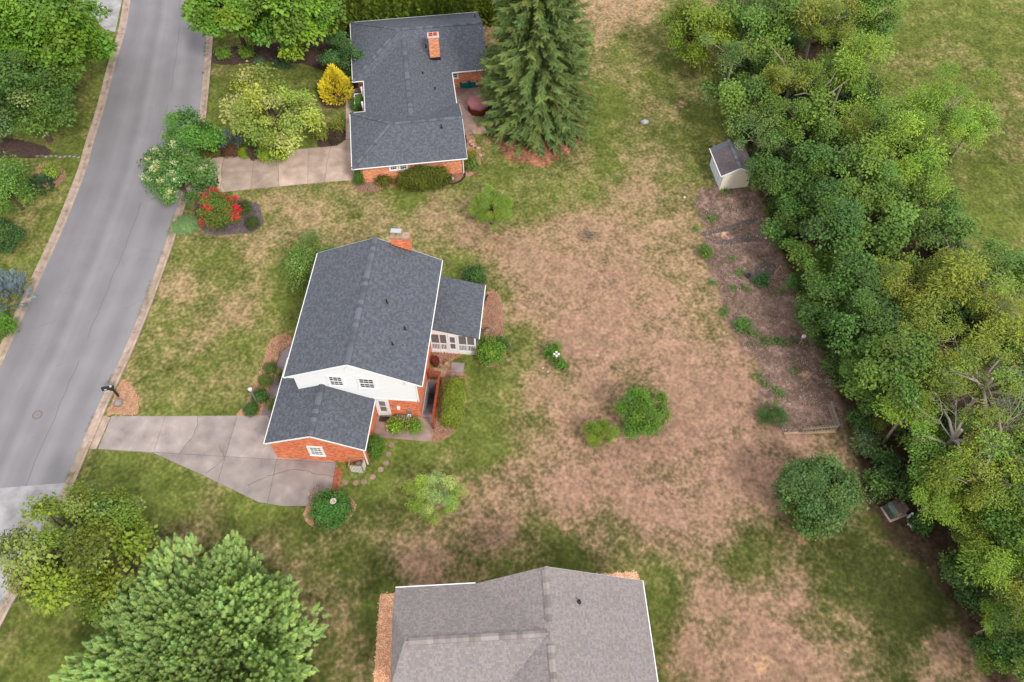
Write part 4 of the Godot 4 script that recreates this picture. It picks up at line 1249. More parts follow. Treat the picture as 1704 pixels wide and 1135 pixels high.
func hip_house() -> void:
	var t := thing("ranch_house", "single storey salmon brick house with dark hipped roof and small chimney", "house", UPPER, 7.8)
	var e := 2.2
	# walls
	var foot := [Vector2(-8.6, 0.05), Vector2(0.0, 0.05), Vector2(0.0, -5.9), Vector2(-0.35, -5.9), Vector2(-0.35, -11.1), Vector2(3.05, -11.1), Vector2(3.05, -18.8), Vector2(-8.4, -18.8), Vector2(-8.4, -10.9), Vector2(-7.2, -10.9), Vector2(-7.2, -5.7), Vector2(-8.6, -5.7)]
	for i in foot.size():
		var a: Vector2 = foot[i]
		var c: Vector2 = foot[(i + 1) % foot.size()]
		var d := (c - a).normalized()
		var inward := Vector3(d.y, 0, -d.x) * 0.2
		wall(t, [Vector3(a.x, 0, a.y), Vector3(c.x, 0, c.y), Vector3(c.x, e + 0.05, c.y), Vector3(a.x, e + 0.05, a.y)], inward, "brick_salmon", "brick_wall")
	wall(t, [Vector3(0.0, e + 0.05, 0.05), Vector3(0.0, e + 0.05, -5.9), Vector3(0.0, 3.45, -2.78)], Vector3(-0.15, 0, 0), "siding", "siding")
	wall(t, [Vector3(3.05, e + 0.05, -11.1), Vector3(3.05, e + 0.05, -18.8), Vector3(3.05, 3.8, -14.9)], Vector3(-0.15, 0, 0), "siding", "siding")
	var r := part(MB_box(Vector3(-3.9, 3.3, -9.0), Vector3(0.1, 0.1, 9)), "roof", M.cap_dark, t)
	var m := "roof_dark"
	# south wing: hip in the west, gable in the east
	var S := 0.6
	var N := -6.25
	var a := Vector3(-5.65, 3.62, -2.78)
	var b := Vector3(0.25, 3.62, -2.78)
	roof_plane(r, [Vector3(-9.12, e, S), Vector3(0.25, e, S), b, a], m)
	roof_plane(r, [Vector3(-9.12, e, N), Vector3(0.25, e, N), b, a], m)
	roof_plane(r, [Vector3(-9.12, e, S), Vector3(-9.12, e, N), a], m)
	# middle range
	roof_plane(r, [Vector3(-7.82, e, -3.4), Vector3(-3.93, 3.64, -2.9), Vector3(-3.93, 3.64, -14.2), Vector3(-7.82, e, -13.0)], m)
	roof_plane(r, [Vector3(0.02, e, -3.9), Vector3(-3.93, 3.64, -2.9), Vector3(-3.93, 3.64, -14.2), Vector3(0.02, e, -12.0)], m)
	# north wing
	var c := Vector3(-4.3, 4.02, -14.85)
	var d := Vector3(3.35, 4.02, -14.85)
	roof_plane(r, [Vector3(-8.8, e, -10.45), Vector3(3.4, e, -10.55), d, c], m)
	roof_plane(r, [Vector3(-8.8, e, -19.2), Vector3(3.35, e, -19.2), d, c], m)
	roof_plane(r, [Vector3(-8.8, e, -10.45), Vector3(-8.8, e, -19.2), c], m)
	ridge_caps(r, a + Vector3(0, 0.01, 0), b + Vector3(0, 0.01, 0), "cap_dark", 0.15, 0.06, 0.035)
	ridge_caps(r, Vector3(-3.93, 3.66, -3.4), Vector3(-3.93, 3.66, -13.9), "cap_dark", 0.20, 0.07, 0.04)
	ridge_caps(r, c + Vector3(0, 0.01, 0), d + Vector3(0, 0.01, 0), "cap_dark", 0.15, 0.06, 0.035)
	for q: Array in [[a, Vector3(-9.12, e, S)], [a, Vector3(-9.12, e, N)], [c, Vector3(-8.8, e, -10.45)], [c, Vector3(-8.8, e, -19.2)]]:
		ridge_caps(r, q[1] + Vector3(0, 0.03, 0), q[0] + Vector3(0, 0.02, 0), "cap_dark", 0.14, 0.03, 0.02)
	for q: Array in [[Vector3(-9.12, 0, S + 0.05), Vector3(0.25, 0, S + 0.05)], [Vector3(-9.17, 0, S), Vector3(-9.17, 0, N)], [Vector3(-9.12, 0, N - 0.05), Vector3(-7.85, 0, N - 0.05)], [Vector3(-7.87, 0, N - 0.1), Vector3(-7.87, 0, -10.4)], [Vector3(-8.8, 0, -10.40), Vector3(-7.85, 0, -10.40)], [Vector3(-8.85, 0, -10.4), Vector3(-8.85, 0, -19.2)], [Vector3(0.07, 0, -6.3), Vector3(0.07, 0, -10.5)], [Vector3(0.1, 0, -10.50), Vector3(3.4, 0, -10.50)], [Vector3(-8.8, 0, -19.25), Vector3(3.35, 0, -19.25)]]:
		gutter(r, q[0] + Vector3(0, e - 0.06, 0), q[1] + Vector3(0, e - 0.06, 0))
	rake(r, Vector3(0.27, e, S), b + Vector3(0.02, 0, 0))
	rake(r, Vector3(0.27, e, N), b + Vector3(0.02, 0, 0))
	for q: Vector3 in [Vector3(-2.55, 3.08, -9.4), Vector3(-1.65, 2.75, -7.6), Vector3(-1.55, 3.4, -2.0), Vector3(-2.0, 3.25, -13.0), Vector3(2.9, 3.1, -17.1)]:
		pipe_vent(r, q, 0.30, 0.05)
	downspout(r, [Vector3(0.1, e - 0.1, S + 0.02), Vector3(-0.08, e - 0.35, 0.12), Vector3(-0.08, 0.05, 0.12)])
	# chimney
	var cb := MB.new()
	cb.span(Vector3(-1.74, 2.5, -12.45), Vector3(-0.84, 4.95, -11.75))
	var ch := part(cb, "chimney", M.brick_salmon, t)
	var cc := MB.new()
	cc.span(Vector3(-1.80, 4.95, -12.5), Vector3(-0.78, 5.05, -11.70))
	part(cc, "chimney_crown", M.stone_pale, ch)
	for x: float in [-1.5, -1.1]:
		var fl := MB.new()
		for q: Array in [[Vector3(-0.15, 0, -0.15), Vector3(0.15, 0.14, -0.12)], [Vector3(-0.15, 0, 0.12), Vector3(0.15, 0.14, 0.15)], [Vector3(-0.15, 0, -0.12), Vector3(-0.12, 0.14, 0.12)], [Vector3(0.12, 0, -0.12), Vector3(0.15, 0.14, 0.12)]]:
			fl.span(Vector3(x, 5.05, -12.1) + q[0], Vector3(x, 5.05, -12.1) + q[1])
		part(fl, "flue", mat(rgb8(196, 62, 48), 0.9), ch)
	var fs := MB.new()
	fs.span(Vector3(-1.78, 2.7, -11.75), Vector3(-0.80, 3.0, -11.70))
	part(fs, "flashing", M.black_metal, ch)
	# windows
	for x: float in [-5.85, -5.05]:
		window(t, Vector3(x, 1.40, 0.05), Vector3.BACK, 0.55, 0.48, 3, 2, 0.10, 1)
	window(t, Vector3(0.25, 1.36, -11.1), Vector3.BACK, 0.6, 0.48, 2, 2, 0.10, 1)
	# porch on the street side
	for z: float in [-9.6, -7.6]:
		var pst := MB.new()
		pst.span(Vector3(-8.15, 0, z), Vector3(-8.0, e, z + 0.15))
		part(pst, "porch_post", M.white, t)
	var dr := MB.new()
	dr.span(Vector3(-7.35, 0.1, -9.9), Vector3(-7.195, 2.15, -8.9))
	part(dr, "door", M.white, t)
	var pr := MB.new()
	for y: float in [0.5, 1.0]:
		pr.span(Vector3(-8.9, y, -10.2), Vector3(-8.05, y + 0.05, -10.15))
		pr.span(Vector3(-8.9, y, -10.15), Vector3(-8.85, y + 0.05, -8.9))
	for k in 5:
		pr.span(Vector3(-8.89, 0.0, -10.2 + k * 0.32), Vector3(-8.86, 1.0, -10.17 + k * 0.32))
	part(pr, "porch_railing", M.white, t)
	# a stub of wooden privacy trim beside the patio
	var sh := MB.new()
	sh.span(Vector3(0.26, 0.0, -3.5), Vector3(0.5, 0.9, -2.9))
	sh.span(Vector3(0.24, 0.9, -3.54), Vector3(0.54, 0.95, -2.86))
	var bin := part(sh, "rubbish_bin", M.black_metal, self)
	bin.position = UPPER
	bin.rotation.y = deg_to_rad(7.8)
	tag(bin, "black rubbish bin against the hipped house wall", "bin")


func lower_house() -> void:
	var t := thing("tan_roof_house", "large house with tan shingle roof and crossing ridges", "house", LOWER.origin, 3.2)
	var e := 3.0
	var rh := 6.4
	var S := 14.0
	var r := part(MB_box(Vector3(-4.25, 6.2, 5), Vector3(0.1, 0.1, 9)), "roof", M.cap_tan, t)
	var zn := -0.4
	# long range, ridge running away from the street corner
	roof_plane(r, [Vector3(1.4, e, zn), Vector3(-4.25, rh, zn), Vector3(-4.25, rh, S), Vector3(1.4, e, S)], "roof_tan")
	roof_plane(r, [Vector3(-9.9, e, zn), Vector3(-4.25, rh, zn), Vector3(-4.25, rh, S), Vector3(-9.9, e, S)], "roof_tan")
	# west wing with a clipped gable
	var we := 4.15
	var wr := 6.36
	var zr := 3.0
	var xw := -12.35
	var k := 0.45
	var jn := Vector3(xw - 0.05, we + (wr - we) * k, zn + (zr - zn) * k)
	var js := Vector3(xw - 0.05, we + (wr - we) * k, 6.4 - (6.4 - zr) * k)
	var ap := Vector3(xw + 0.75, wr, zr)
	roof_plane(r, [Vector3(xw - 0.05, we, zn), Vector3(-7.0, we, zn), Vector3(-4.3, wr, zr), ap, jn], "roof_tan")
	roof_plane(r, [Vector3(xw - 0.05, we, 6.4), Vector3(-7.0, we, 6.4), Vector3(-4.3, wr, zr), ap, js], "roof_tan")
	roof_plane(r, [jn, js, ap], "roof_tan")
	ridge_caps(r, Vector3(-4.25, rh + 0.02, zn + 0.15), Vector3(-4.25, rh + 0.02, 2.35), "cap_tan", 0.17, 0.10, 0.045)
	ridge_caps(r, Vector3(-4.25, rh + 0.02, 3.6), Vector3(-4.25, rh + 0.02, S), "cap_tan", 0.17, 0.10, 0.045)
	ridge_caps(r, ap + Vector3(0.2, 0.02, 0), Vector3(-4.5, wr + 0.02, zr), "cap_tan", 0.17, 0.11, 0.045)
	gutter(r, Vector3(1.45, e - 0.06, zn), Vector3(1.45, e - 0.06, S))
	gutter(r, Vector3(xw - 0.05, we - 0.06, zn - 0.05), Vector3(-8.0, we - 0.06, zn - 0.05))
	rake(r, Vector3(1.4, e - 0.03, zn - 0.02), Vector3(-4.25, rh - 0.03, zn - 0.02))
	pipe_vent(r, Vector3(-2.55, 5.4, 1.25), 0.3, 0.06)
	var foot := [Vector2(-11.9, 0.0), Vector2(0.9, 0.0), Vector2(0.9, S), Vector2(-9.3, S), Vector2(-9.3, 6.0), Vector2(-11.9, 6.0)]
	for i in foot.size():
		var a: Vector2 = foot[i]
		var c: Vector2 = foot[(i + 1) % foot.size()]
		var d := (c - a).normalized()
		wall(t, [Vector3(a.x, 0, a.y), Vector3(c.x, 0, c.y), Vector3(c.x, 3.1, c.y), Vector3(a.x, 3.1, a.y)], Vector3(-d.y, 0, d.x) * 0.2, "brick_tan", "brick_wall")
	wall(t, [Vector3(0.6, 3.1, -0.0), Vector3(-4.25, 6.1, -0.0), Vector3(-7.0, 4.45, -0.0), Vector3(-9.0, 3.1, -0.0)], Vector3(0, 0, 0.18), "siding", "siding")
	wall(t, [Vector3(-11.9, 3.1, 0.0), Vector3(-7.5, 3.1, 0.0), Vector3(-7.5, 4.2, 0.0), Vector3(-11.9, 4.2, 0.0)], Vector3(0, 0, 0.18), "siding", "siding")
	wall(t, [Vector3(-11.9, 3.1, 0.0), Vector3(-11.9, 3.1, 6.0), Vector3(-11.9, 4.3, 6.0), Vector3(-11.9, 5.1, 4.6), Vector3(-11.9, 5.1, 1.4), Vector3(-11.9, 4.3, 0.0)], Vector3(0.18, 0, 0), "siding", "siding")


func shed() -> void:
	# local frame: origin at the south west wall corner
	var t := thing("garden_shed", "small cream garden shed with worn brown shingle roof below the wood edge", "shed", Vector3(17.3, 0, -47.6), 8.2)
	var w := 2.4
	var l := 2.95
	var e := 1.8
	wall(t, [Vector3(0, 0, 0), Vector3(w, 0, 0), Vector3(w, e, 0), Vector3(w / 2, 2.36, 0), Vector3(0, e, 0)], Vector3(0, 0, -0.08), "beige", "gable_wall")
	wall(t, [Vector3(0, 0, -l), Vector3(w, 0, -l), Vector3(w, e, -l), Vector3(w / 2, 2.36, -l), Vector3(0, e, -l)], Vector3(0, 0, 0.08), "beige", "gable_wall")
	wall(t, [Vector3(0, 0, -0.083), Vector3(0, 0, -l + 0.083), Vector3(0, e, -l + 0.083), Vector3(0, e, -0.083)], Vector3(0.08, 0, 0), "paint_blue", "side_wall")
	wall(t, [Vector3(w, 0, -0.083), Vector3(w, 0, -l + 0.083), Vector3(w, e, -l + 0.083), Vector3(w, e, -0.083)], Vector3(-0.08, 0, 0), "paint_blue", "side_wall")
	for k in 11:   # grooves between the vertical boards of the gable
		var g := MB.new()
		g.span(Vector3(0.1 + k * 0.22, 0.05, 0.0), Vector3(0.12 + k * 0.22, 1.75, 0.012))
		part(g, "batten", M.beige, t)
	var d := MB.new()
	d.span(Vector3(-0.03, 0.08, -2.1), Vector3(-0.002, 1.65, -0.9))
	var dn := part(d, "door", M.paint_blue, t)
	for z: float in [-2.1, -1.5, -0.95]:
		var b := MB.new()
		b.span(Vector3(-0.05, 0.08, z), Vector3(-0.031, 1.65, z + 0.06))
		part(b, "brace", M.white, dn)
	var r := part(MB_box(Vector3(w / 2, 2.34, -l / 2), Vector3(0.06, 0.06, l)), "roof", M.roof_brown, t)
	roof_plane(r, [Vector3(-0.28, 1.74, 0.14), Vector3(w / 2, 2.44, 0.14), Vector3(w / 2, 2.44, -l - 0.2), Vector3(-0.28, 1.74, -l - 0.2)], "roof_brown")
	roof_plane(r, [Vector3(w + 0.28, 1.74, 0.14), Vector3(w / 2, 2.44, 0.14), Vector3(w / 2, 2.44, -l - 0.2), Vector3(w + 0.28, 1.74, -l - 0.2)], "roof_brown")
	ridge_caps(r, Vector3(w / 2, 2.45, 0.14), Vector3(w / 2, 2.45, -l - 0.2), "cap_dark", 0.14, 0.06, 0.03)
	var nt := MB.new()
	nt.slab([Vector3(-0.26, 1.765, -l + 0.35), Vector3(w / 2 - 0.15, 2.41, -l + 0.35), Vector3(w / 2 - 0.15, 2.41, -l - 0.19), Vector3(-0.26, 1.765, -l - 0.19)], Vector3(0, -0.02, 0))
	part(nt, "replaced_shingles", M.cap_dark, r)
	for q: Array in [[Vector3(-0.28, 1.74, 0.16), Vector3(w / 2, 2.44, 0.16)], [Vector3(w + 0.28, 1.74, 0.16), Vector3(w / 2, 2.44, 0.16)]]:
		rake(r, q[0], q[1])
	gutter(r, Vector3(-0.31, 1.70, 0.14), Vector3(-0.31, 1.70, -l - 0.2))


# ---------------------------------------------------------------- plants
# a spray of folded leaves round a twig end
func leaf_clump(count: int, spread: float, length: float, width: float, flat: float, sd: int) -> ArrayMesh:
	var r := RandomNumberGenerator.new()
	r.seed = sd
	var b := MB.new()
	for i in count:
		var p := Vector3(r.randfn(), r.randfn() * flat, r.randfn()).limit_length(2.0) * spread * 0.5
		var yaw := atan2(p.z, p.x) + r.randf_range(-0.9, 0.9)
		var d := Vector3(cos(yaw), r.randf_range(-0.75, 0.35), sin(yaw)).normalized()
		var s := d.cross(Vector3.UP).normalized()
		s = s.rotated(d, r.randf_range(-0.7, 0.7))
		var up := s.cross(d)
		var l := length * r.randf_range(0.5, 1.35)
		var w := width * l / length * r.randf_range(0.8, 1.2)
		var tip := p + d * l
		var m1 := p + d * l * 0.45 + s * w * 0.5 + up * w * 0.18
		var m2 := p + d * l * 0.45 - s * w * 0.5 + up * w * 0.18
		b.tri(p, m1, tip, up, (up - s * 0.3).normalized(), up, Vector2.ZERO, Vector2.ZERO, Vector2.ZERO)
		b.tri(p, tip, m2, up, up, (up + s * 0.3).normalized(), Vector2.ZERO, Vector2.ZERO, Vector2.ZERO)
		var f := clampf(1.0 + r.randfn() * 0.16, 0.6, 1.5)
		for k in 6:
			b.c.append(Color(f * r.randf_range(0.92, 1.08), f, f))
	return b.mesh()


# a feathery evergreen spray along +Y
func frond(pairs: int, length: float, half: float, planes: int, droop: float, sd: int) -> ArrayMesh:
	var r := RandomNumberGenerator.new()
	r.seed = sd
	var b := MB.new()
	for k in planes:
		var side := Vector3.RIGHT.rotated(Vector3.UP, PI * k / planes + r.randf_range(-0.3, 0.3))
		var nn := side.cross(Vector3.UP)
		for i in pairs:
			var t := (i + 0.4) / pairs
			var p := Vector3(0, t * length, 0)
			var reach := half * (1.0 - t * 0.75) * r.randf_range(0.75, 1.15)
			for sg: float in [-1.0, 1.0]:
				var q := p + side * sg * reach + Vector3(0, reach * (0.75 - droop), 0) + nn * reach * r.randf_range(-0.3, 0.3)
				b.tri(p - Vector3(0, length / pairs * 0.30, 0), q, p + Vector3(0, length / pairs * 0.62, 0), nn, nn, nn, Vector2.ZERO, Vector2.ZERO, Vector2.ZERO)
		b.tri(Vector3(0, length * 0.82, 0) - side * 0.03, Vector3(0, length * 1.08, 0), Vector3(0, length * 0.82, 0) + side * 0.03, nn, nn, nn, Vector2.ZERO, Vector2.ZERO, Vector2.ZERO)
	return b.mesh()


func grass_tuft(count: int, length: float, spread: float, sd: int) -> ArrayMesh:
	var r := RandomNumberGenerator.new()
	r.seed = sd
	var b := MB.new()
	for i in count:
		var yaw := r.randf() * TAU
		var o := Vector3(cos(yaw), 0, sin(yaw))
		var s := Vector3(-sin(yaw), 0, cos(yaw)) * length * 0.05
		var p := o * spread * r.randf() * 0.5
		var l := length * r.randf_range(0.6, 1.2)
		var mid := p + o * l * 0.3 + Vector3(0, l * 0.6, 0)
		var tip := p + o * l * r.randf_range(0.5, 0.95) + Vector3(0, l * r.randf_range(0.3, 0.75), 0)
		var nn := (Vector3.UP + o * 0.4).normalized()
		b.tri(p - s, p + s, mid + s, nn, nn, nn, Vector2.ZERO, Vector2.ZERO, Vector2.ZERO)
		b.tri(p - s, mid + s, mid - s, nn, nn, nn, Vector2.ZERO, Vector2.ZERO, Vector2.ZERO)
		b.tri(mid - s, mid + s, tip, nn, nn, nn, Vector2.ZERO, Vector2.ZERO, Vector2.ZERO)
	return b.mesh()


func leaf_meshes() -> void:
	leaf_mesh.broad = leaf_clump(170, 0.95, 0.22, 0.16, 0.55, 1)
	leaf_mesh.large = leaf_clump(130, 1.05, 0.32, 0.23, 0.42, 2)
	leaf_mesh.fine = leaf_clump(240, 0.92, 0.15, 0.09, 0.6, 3)
	leaf_mesh.pinnate = leaf_clump(220, 1.05, 0.22, 0.075, 0.45, 4)
	leaf_mesh.box = leaf_clump(54, 0.24, 0.055, 0.045, 0.9, 5)
	leaf_mesh.shrub = leaf_clump(36, 0.32, 0.11, 0.07, 0.8, 6)
	leaf_mesh.feather = frond(12, 0.62, 0.30, 4, 0.3, 7)
	leaf_mesh.spruce = frond(9, 0.62, 0.20, 3, 0.35, 8)
	leaf_mesh.stub = frond(6, 0.26, 0.12, 3, 0.1, 9)
	leaf_mesh.blade = grass_tuft(18, 0.34, 0.2, 10)
	leaf_mesh.flower = leaf_clump(26, 0.13, 0.05, 0.05, 0.9, 11)
	var ch := MB.new()
	for k in 4:
		ch.box(Vector3(0.09 * cos(k * 1.7), 0.0, 0.09 * sin(k * 1.7)), Vector3(0.075 - 0.01 * k, 0.022, 0.035 + 0.006 * k), Basis(Vector3(0.3, 1, 0.2).normalized(), k * 2.1))
	leaf_mesh.chip = ch.mesh()
	leaf_mesh.weed = grass_tuft(14, 0.085, 0.28, 12)


func copies(parent: Node, called: String, kind: String, buf: PackedFloat32Array, m: Material) -> MultiMeshInstance3D:
	var mm := MultiMesh.new()
	mm.transform_format = MultiMesh.TRANSFORM_3D
	mm.use_colors = true
	mm.mesh = leaf_mesh[kind]
	mm.instance_count = buf.size() / 16
	mm.buffer = buf
	var o := MultiMeshInstance3D.new()
	o.name = called
	o.multimesh = mm
	o.material_override = m
	o.set_meta("kind", "stuff")
	parent.add_child(o, true)
	return o


func put(buf: PackedFloat32Array, bs: Basis, p: Vector3, c: Color) -> void:
	buf.append_array([bs.x.x, bs.y.x, bs.z.x, p.x, bs.x.y, bs.y.y, bs.z.y, p.y, bs.x.z, bs.y.z, bs.z.z, p.z, c.r, c.g, c.b, 1.0])


func shade(c: Color, r: RandomNumberGenerator, amt: float, warm := 0.0) -> Color:
	var f := 1.0 + r.randfn() * amt
	f = clampf(f, 0.5, 1.7)
	var w := r.randfn() * warm
	return Color(maxf(0.004, c.r * f * (1.0 + w)), maxf(0.004, c.g * f), maxf(0.002, c.b * f * (1.0 - w)))


# a leafy tree or bush. P: leaf, col, col2 (share of second colour), lobes, lobe (size), tall (height/width of crown), dens, size (of leaf sprays), up, bark, flower
func leafy(called: String, label: String, category: String, group: String, x: float, z: float, R: float, hc: float, P: Dictionary, sd: int) -> Node3D:
	var r := RandomNumberGenerator.new()
	r.seed = sd
	var t := thing(called, label, category, Vector3(x, 0, z), 0.0, group)
	R *= 0.90 if R > 2.2 else (1.0 if P.leaf in ["broad", "large", "fine", "pinnate"] else 0.82)
	var tall: float = P.get("tall", 0.8)
	var Ry := R * tall
	hc = maxf(hc, Ry * P.get("sit", 1.0))
	var lobes: int = P.get("lobes", 18)
	var lf: float = P.get("lobe", 0.38)
	var dens: float = P.get("dens", 5.0)
	var size: float = P.get("size", 1.0)
	var col: Color = P.col
	var col2: Color = P.get("col2", col)
	var share: float = P.get("share", 0.0)
	var rad: float = P.get("rad", 0.80)
	var buf := PackedFloat32Array()
	var fbuf := PackedFloat32Array()
	var C := Vector3(0, hc, 0)
	var tips := []
	var big: bool = P.leaf in ["broad", "large", "fine", "pinnate"]
	var unit := minf(R * 0.34, P.get("clump", 0.80)) if big else R * lf
	if big:
		lobes = int(P.get("fill", 2.0) * (1.3 if P.has("limby") else 1.0) * pow(R / unit, 2.0) * (0.55 + 0.45 * tall))
	var limbs_at := []
	for k in 9 + int(R * 1.5):
		var yy := r.randf_range(-0.25, 1.0)
		var a := k * 2.399963 + r.randf_range(-0.4, 0.4)
		limbs_at.append(Vector3(cos(a) * sqrt(1.0 - yy * yy), yy, sin(a) * sqrt(1.0 - yy * yy)) * r.randf_range(0.75, 1.12))
	for k in lobes:
		var inner := k % 5 == 0
		var y := 1.0 - 1.55 * (k + 0.5) / lobes
		var a := k * 2.399963 + r.randf_range(-0.5, 0.5)
		var q := sqrt(maxf(0.0, 1.0 - y * y))
		var dir := Vector3(cos(a) * q, y, sin(a) * q)
		var reach := r.randf_range(0.2, 0.62) if inner else r.randf_range(rad - 0.16, rad + 0.12)
		var lc := C + Vector3(dir.x * R, dir.y * Ry, dir.z * R) * reach
		if P.has("limby"):
			# foliage hangs along a few main limbs, with gaps between them
			var ld: Vector3 = limbs_at[k % limbs_at.size()]
			var far := pow(r.randf(), 0.6) * 0.92 + 0.12
			lc = C + Vector3(ld.x * R, ld.y * Ry, ld.z * R) * far + Vector3(r.randfn(), r.randfn() * 0.6, r.randfn()) * R * 0.20
			dir = ld
		var lr := unit * r.randf_range(0.6, 1.3)
		tips.append(lc)
		var lcol := shade(col2 if r.randf() < share else col, r, P.get("vary", 0.15), 0.07)
		var fit := lr * 1.05 if big else size
		var total := P.get("puffs", 3) if big else int(4.0 * PI * lr * lr * dens * 0.62 / (size * size)) + 3
		for g in total:
			var d := Vector3(r.randfn(), r.randfn() + 0.5, r.randfn()).normalized()
			d = (d + dir * 0.25).normalized()
			var pc := lc + Vector3(d.x, d.y * 0.7, d.z) * lr * (r.randf_range(0.2, 0.75) if big else r.randf_range(0.66, 1.10))
			var pcol := shade(lcol, r, 0.13, 0.05)
			if pc.y < 0.08:
				continue
			var bs := Basis(Vector3.UP, r.randf() * TAU)
			var ax := Vector3(d.z, 0, -d.x)
			if ax.length() > 0.05:
				bs = Basis(ax.normalized(), minf(0.8, acos(clampf(d.y, -1, 1)) * P.get("lean", 0.4) + r.randf_range(-0.2, 0.25))) * bs
			put(buf, bs.scaled(Vector3.ONE * fit * r.randf_range(0.75, 1.3)), pc, pcol)
			if P.has("flower") and d.y > 0.15 and pc.y > hc + P.get("flower_low", 0.0) * Ry and r.randf() < P.flower_share * (7.0 if big else 1.0):
				for i in 3:
					put(fbuf, Basis(Vector3.UP, r.randf() * TAU).scaled(Vector3.ONE * r.randf_range(0.8, 1.7) * P.get("flower_size", 1.0)), pc + d * (0.16 + 0.08 * i) + Vector3(r.randfn(), 0, r.randfn()) * 0.07, shade(P.flower, r, 0.15, 0.05))
	copies(t, "crown", P.leaf, buf, M.leaf)
	if fbuf.size():
		copies(t, "flowers", "flower", fbuf, M.red_flower)
	# trunk and limbs
	var b := MB.new()
	var tr: float = P.get("trunk", clampf(R * 0.055, 0.03, 0.32))
	var fork := maxf(0.15, hc - Ry * 0.75)
	var bend := Vector3(r.randf_range(-0.1, 0.1), 0, r.randf_range(-0.1, 0.1)) * R
	b.tube([Vector3(0, -0.05, 0), Vector3(0, fork * 0.5, 0) + bend * 0.5, Vector3(0, fork, 0) + bend, C + bend * 0.5 + Vector3(0, Ry * 0.3, 0)], [tr * 1.25, tr, tr * 0.9, tr * 0.35], 8)
	var step := maxi(1, tips.size() / int(P.get("limbs", 14)))
	for k in range(0, tips.size(), step):
		var e: Vector3 = tips[k]
		var s := Vector3(0, lerpf(fork, hc, r.randf_range(0.0, 0.7)), 0) + bend * 0.8
		var mid := s.lerp(e, 0.5) + Vector3(r.randf_range(-0.1, 0.1), 0.12, r.randf_range(-0.1, 0.1)) * R
		b.tube([s, mid, e + (e - C) * P.get("bare", 0.05)], [tr * 0.55, tr * 0.34, tr * 0.10], 6)
	if P.has("twigs"):
		var tw := MB.new()
		for k in 5 * int(P.twigs):
			var a := r.randf() * TAU
			var s := Vector3(0, lerpf(fork, hc, r.randf_range(0.1, 0.9)), 0) + bend * 0.8
			grow(tw, s, Vector3(cos(a), r.randf_range(0.35, 1.0), sin(a)).normalized(), R * r.randf_range(0.5, 0.8), tr * 0.19, 3, r)
		part(tw, "bare_limbs", M.bark_pale, t)
	part(b, "trunk", M[P.get("bark", "bark")], t)
	return t


# a forking bare limb
func grow(b: MB, p: Vector3, d: Vector3, l: float, w: float, depth: int, r: RandomNumberGenerator) -> void:
	var mid := p + d * l * 0.5 + Vector3(r.randfn(), r.randfn() * 0.5, r.randfn()) * l * 0.07
	var e := p + d * l
	b.tube([p, mid, e], [w, w * 0.8, w * 0.55], 5, false)
	if depth == 0:
		return
	for k in 2 + int(r.randf() < 0.4):
		var nd := (d + Vector3(r.randfn(), r.randfn() * 0.5 + 0.15, r.randfn()) * 0.55).normalized()
		grow(b, e if k else mid.lerp(e, 0.6), nd, l * r.randf_range(0.5, 0.8), w * 0.55, depth - 1, r)


# a conifer with drooping whorled branches
func spruce(called: String, label: String, x: float, z: float, R: float, h: float, col: Color, sd: int, low := 0.5) -> void:
	var r := RandomNumberGenerator.new()
	r.seed = sd
	var t := thing(called, label, "tree", Vector3(x, 0, z))
	var b := MB.new()
	b.tube([Vector3(0, -0.05, 0), Vector3(0, h * 0.5, 0), Vector3(0, h * 0.99, 0)], [R * 0.065, R * 0.045, 0.015], 8)
	part(b, "trunk", M.bark, t)
	var buf := PackedFloat32Array()
	var limbs := MB.new()
	var levels := int(h / 0.36)
	for k in levels:
		var f := k / float(levels)
		var y := low + (h - low) * f
		var reach := R * pow(1.0 - f, 0.45) + 0.12
		var n := int(8 + 8 * (1.0 - f))
		for i in n:
			var a := TAU * (i + r.randf_range(-0.3, 0.3)) / n + k * 1.1
			var l := reach * r.randf_range(0.72, 1.08)
			var o := Vector3(cos(a), 0, sin(a))
			var drop := lerpf(0.42, -0.25, f)
			var mid := Vector3(0, y, 0) + o * l * 0.5 - Vector3(0, drop * l * 0.38, 0)
			var tip := Vector3(0, y, 0) + o * l - Vector3(0, drop * l * 0.62 - 0.10 * l, 0)
			if tip.y < 0.2: tip.y = 0.2
			if i % 3 == 0 and l > 0.8:
				limbs.tube([Vector3(0, y, 0), mid, tip], [0.05, 0.035, 0.01], 5)
			var m := int(l / 0.13) + 2
			var lcol := shade(col, r, 0.13, 0.05)
			for j in m:
				var s := (j + r.randf()) / m
				if s < 0.16: continue
				var p := Vector3(0, y, 0).lerp(mid, s * 2.0) if s < 0.5 else mid.lerp(tip, s * 2.0 - 1.0)
				for sg: float in [-1.0, 1.0]:
					var d := (o * r.randf_range(0.5, 1.0) + Vector3(-o.z, 0, o.x) * sg * r.randf_range(0.2, 1.0) + Vector3(0, r.randf_range(-0.75, -0.05) + 0.5 * f, 0)).normalized()
					var xx := d.cross(Vector3.UP).normalized()
					var bs := Basis(xx, d, xx.cross(d))
					put(buf, bs.scaled(Vector3.ONE * r.randf_range(0.5, 1.0)), p, shade(lcol, r, 0.15, 0.06))
	copies(t, "crown", "spruce", buf, M.needle)
	part(limbs, "branches", M.bark, t)


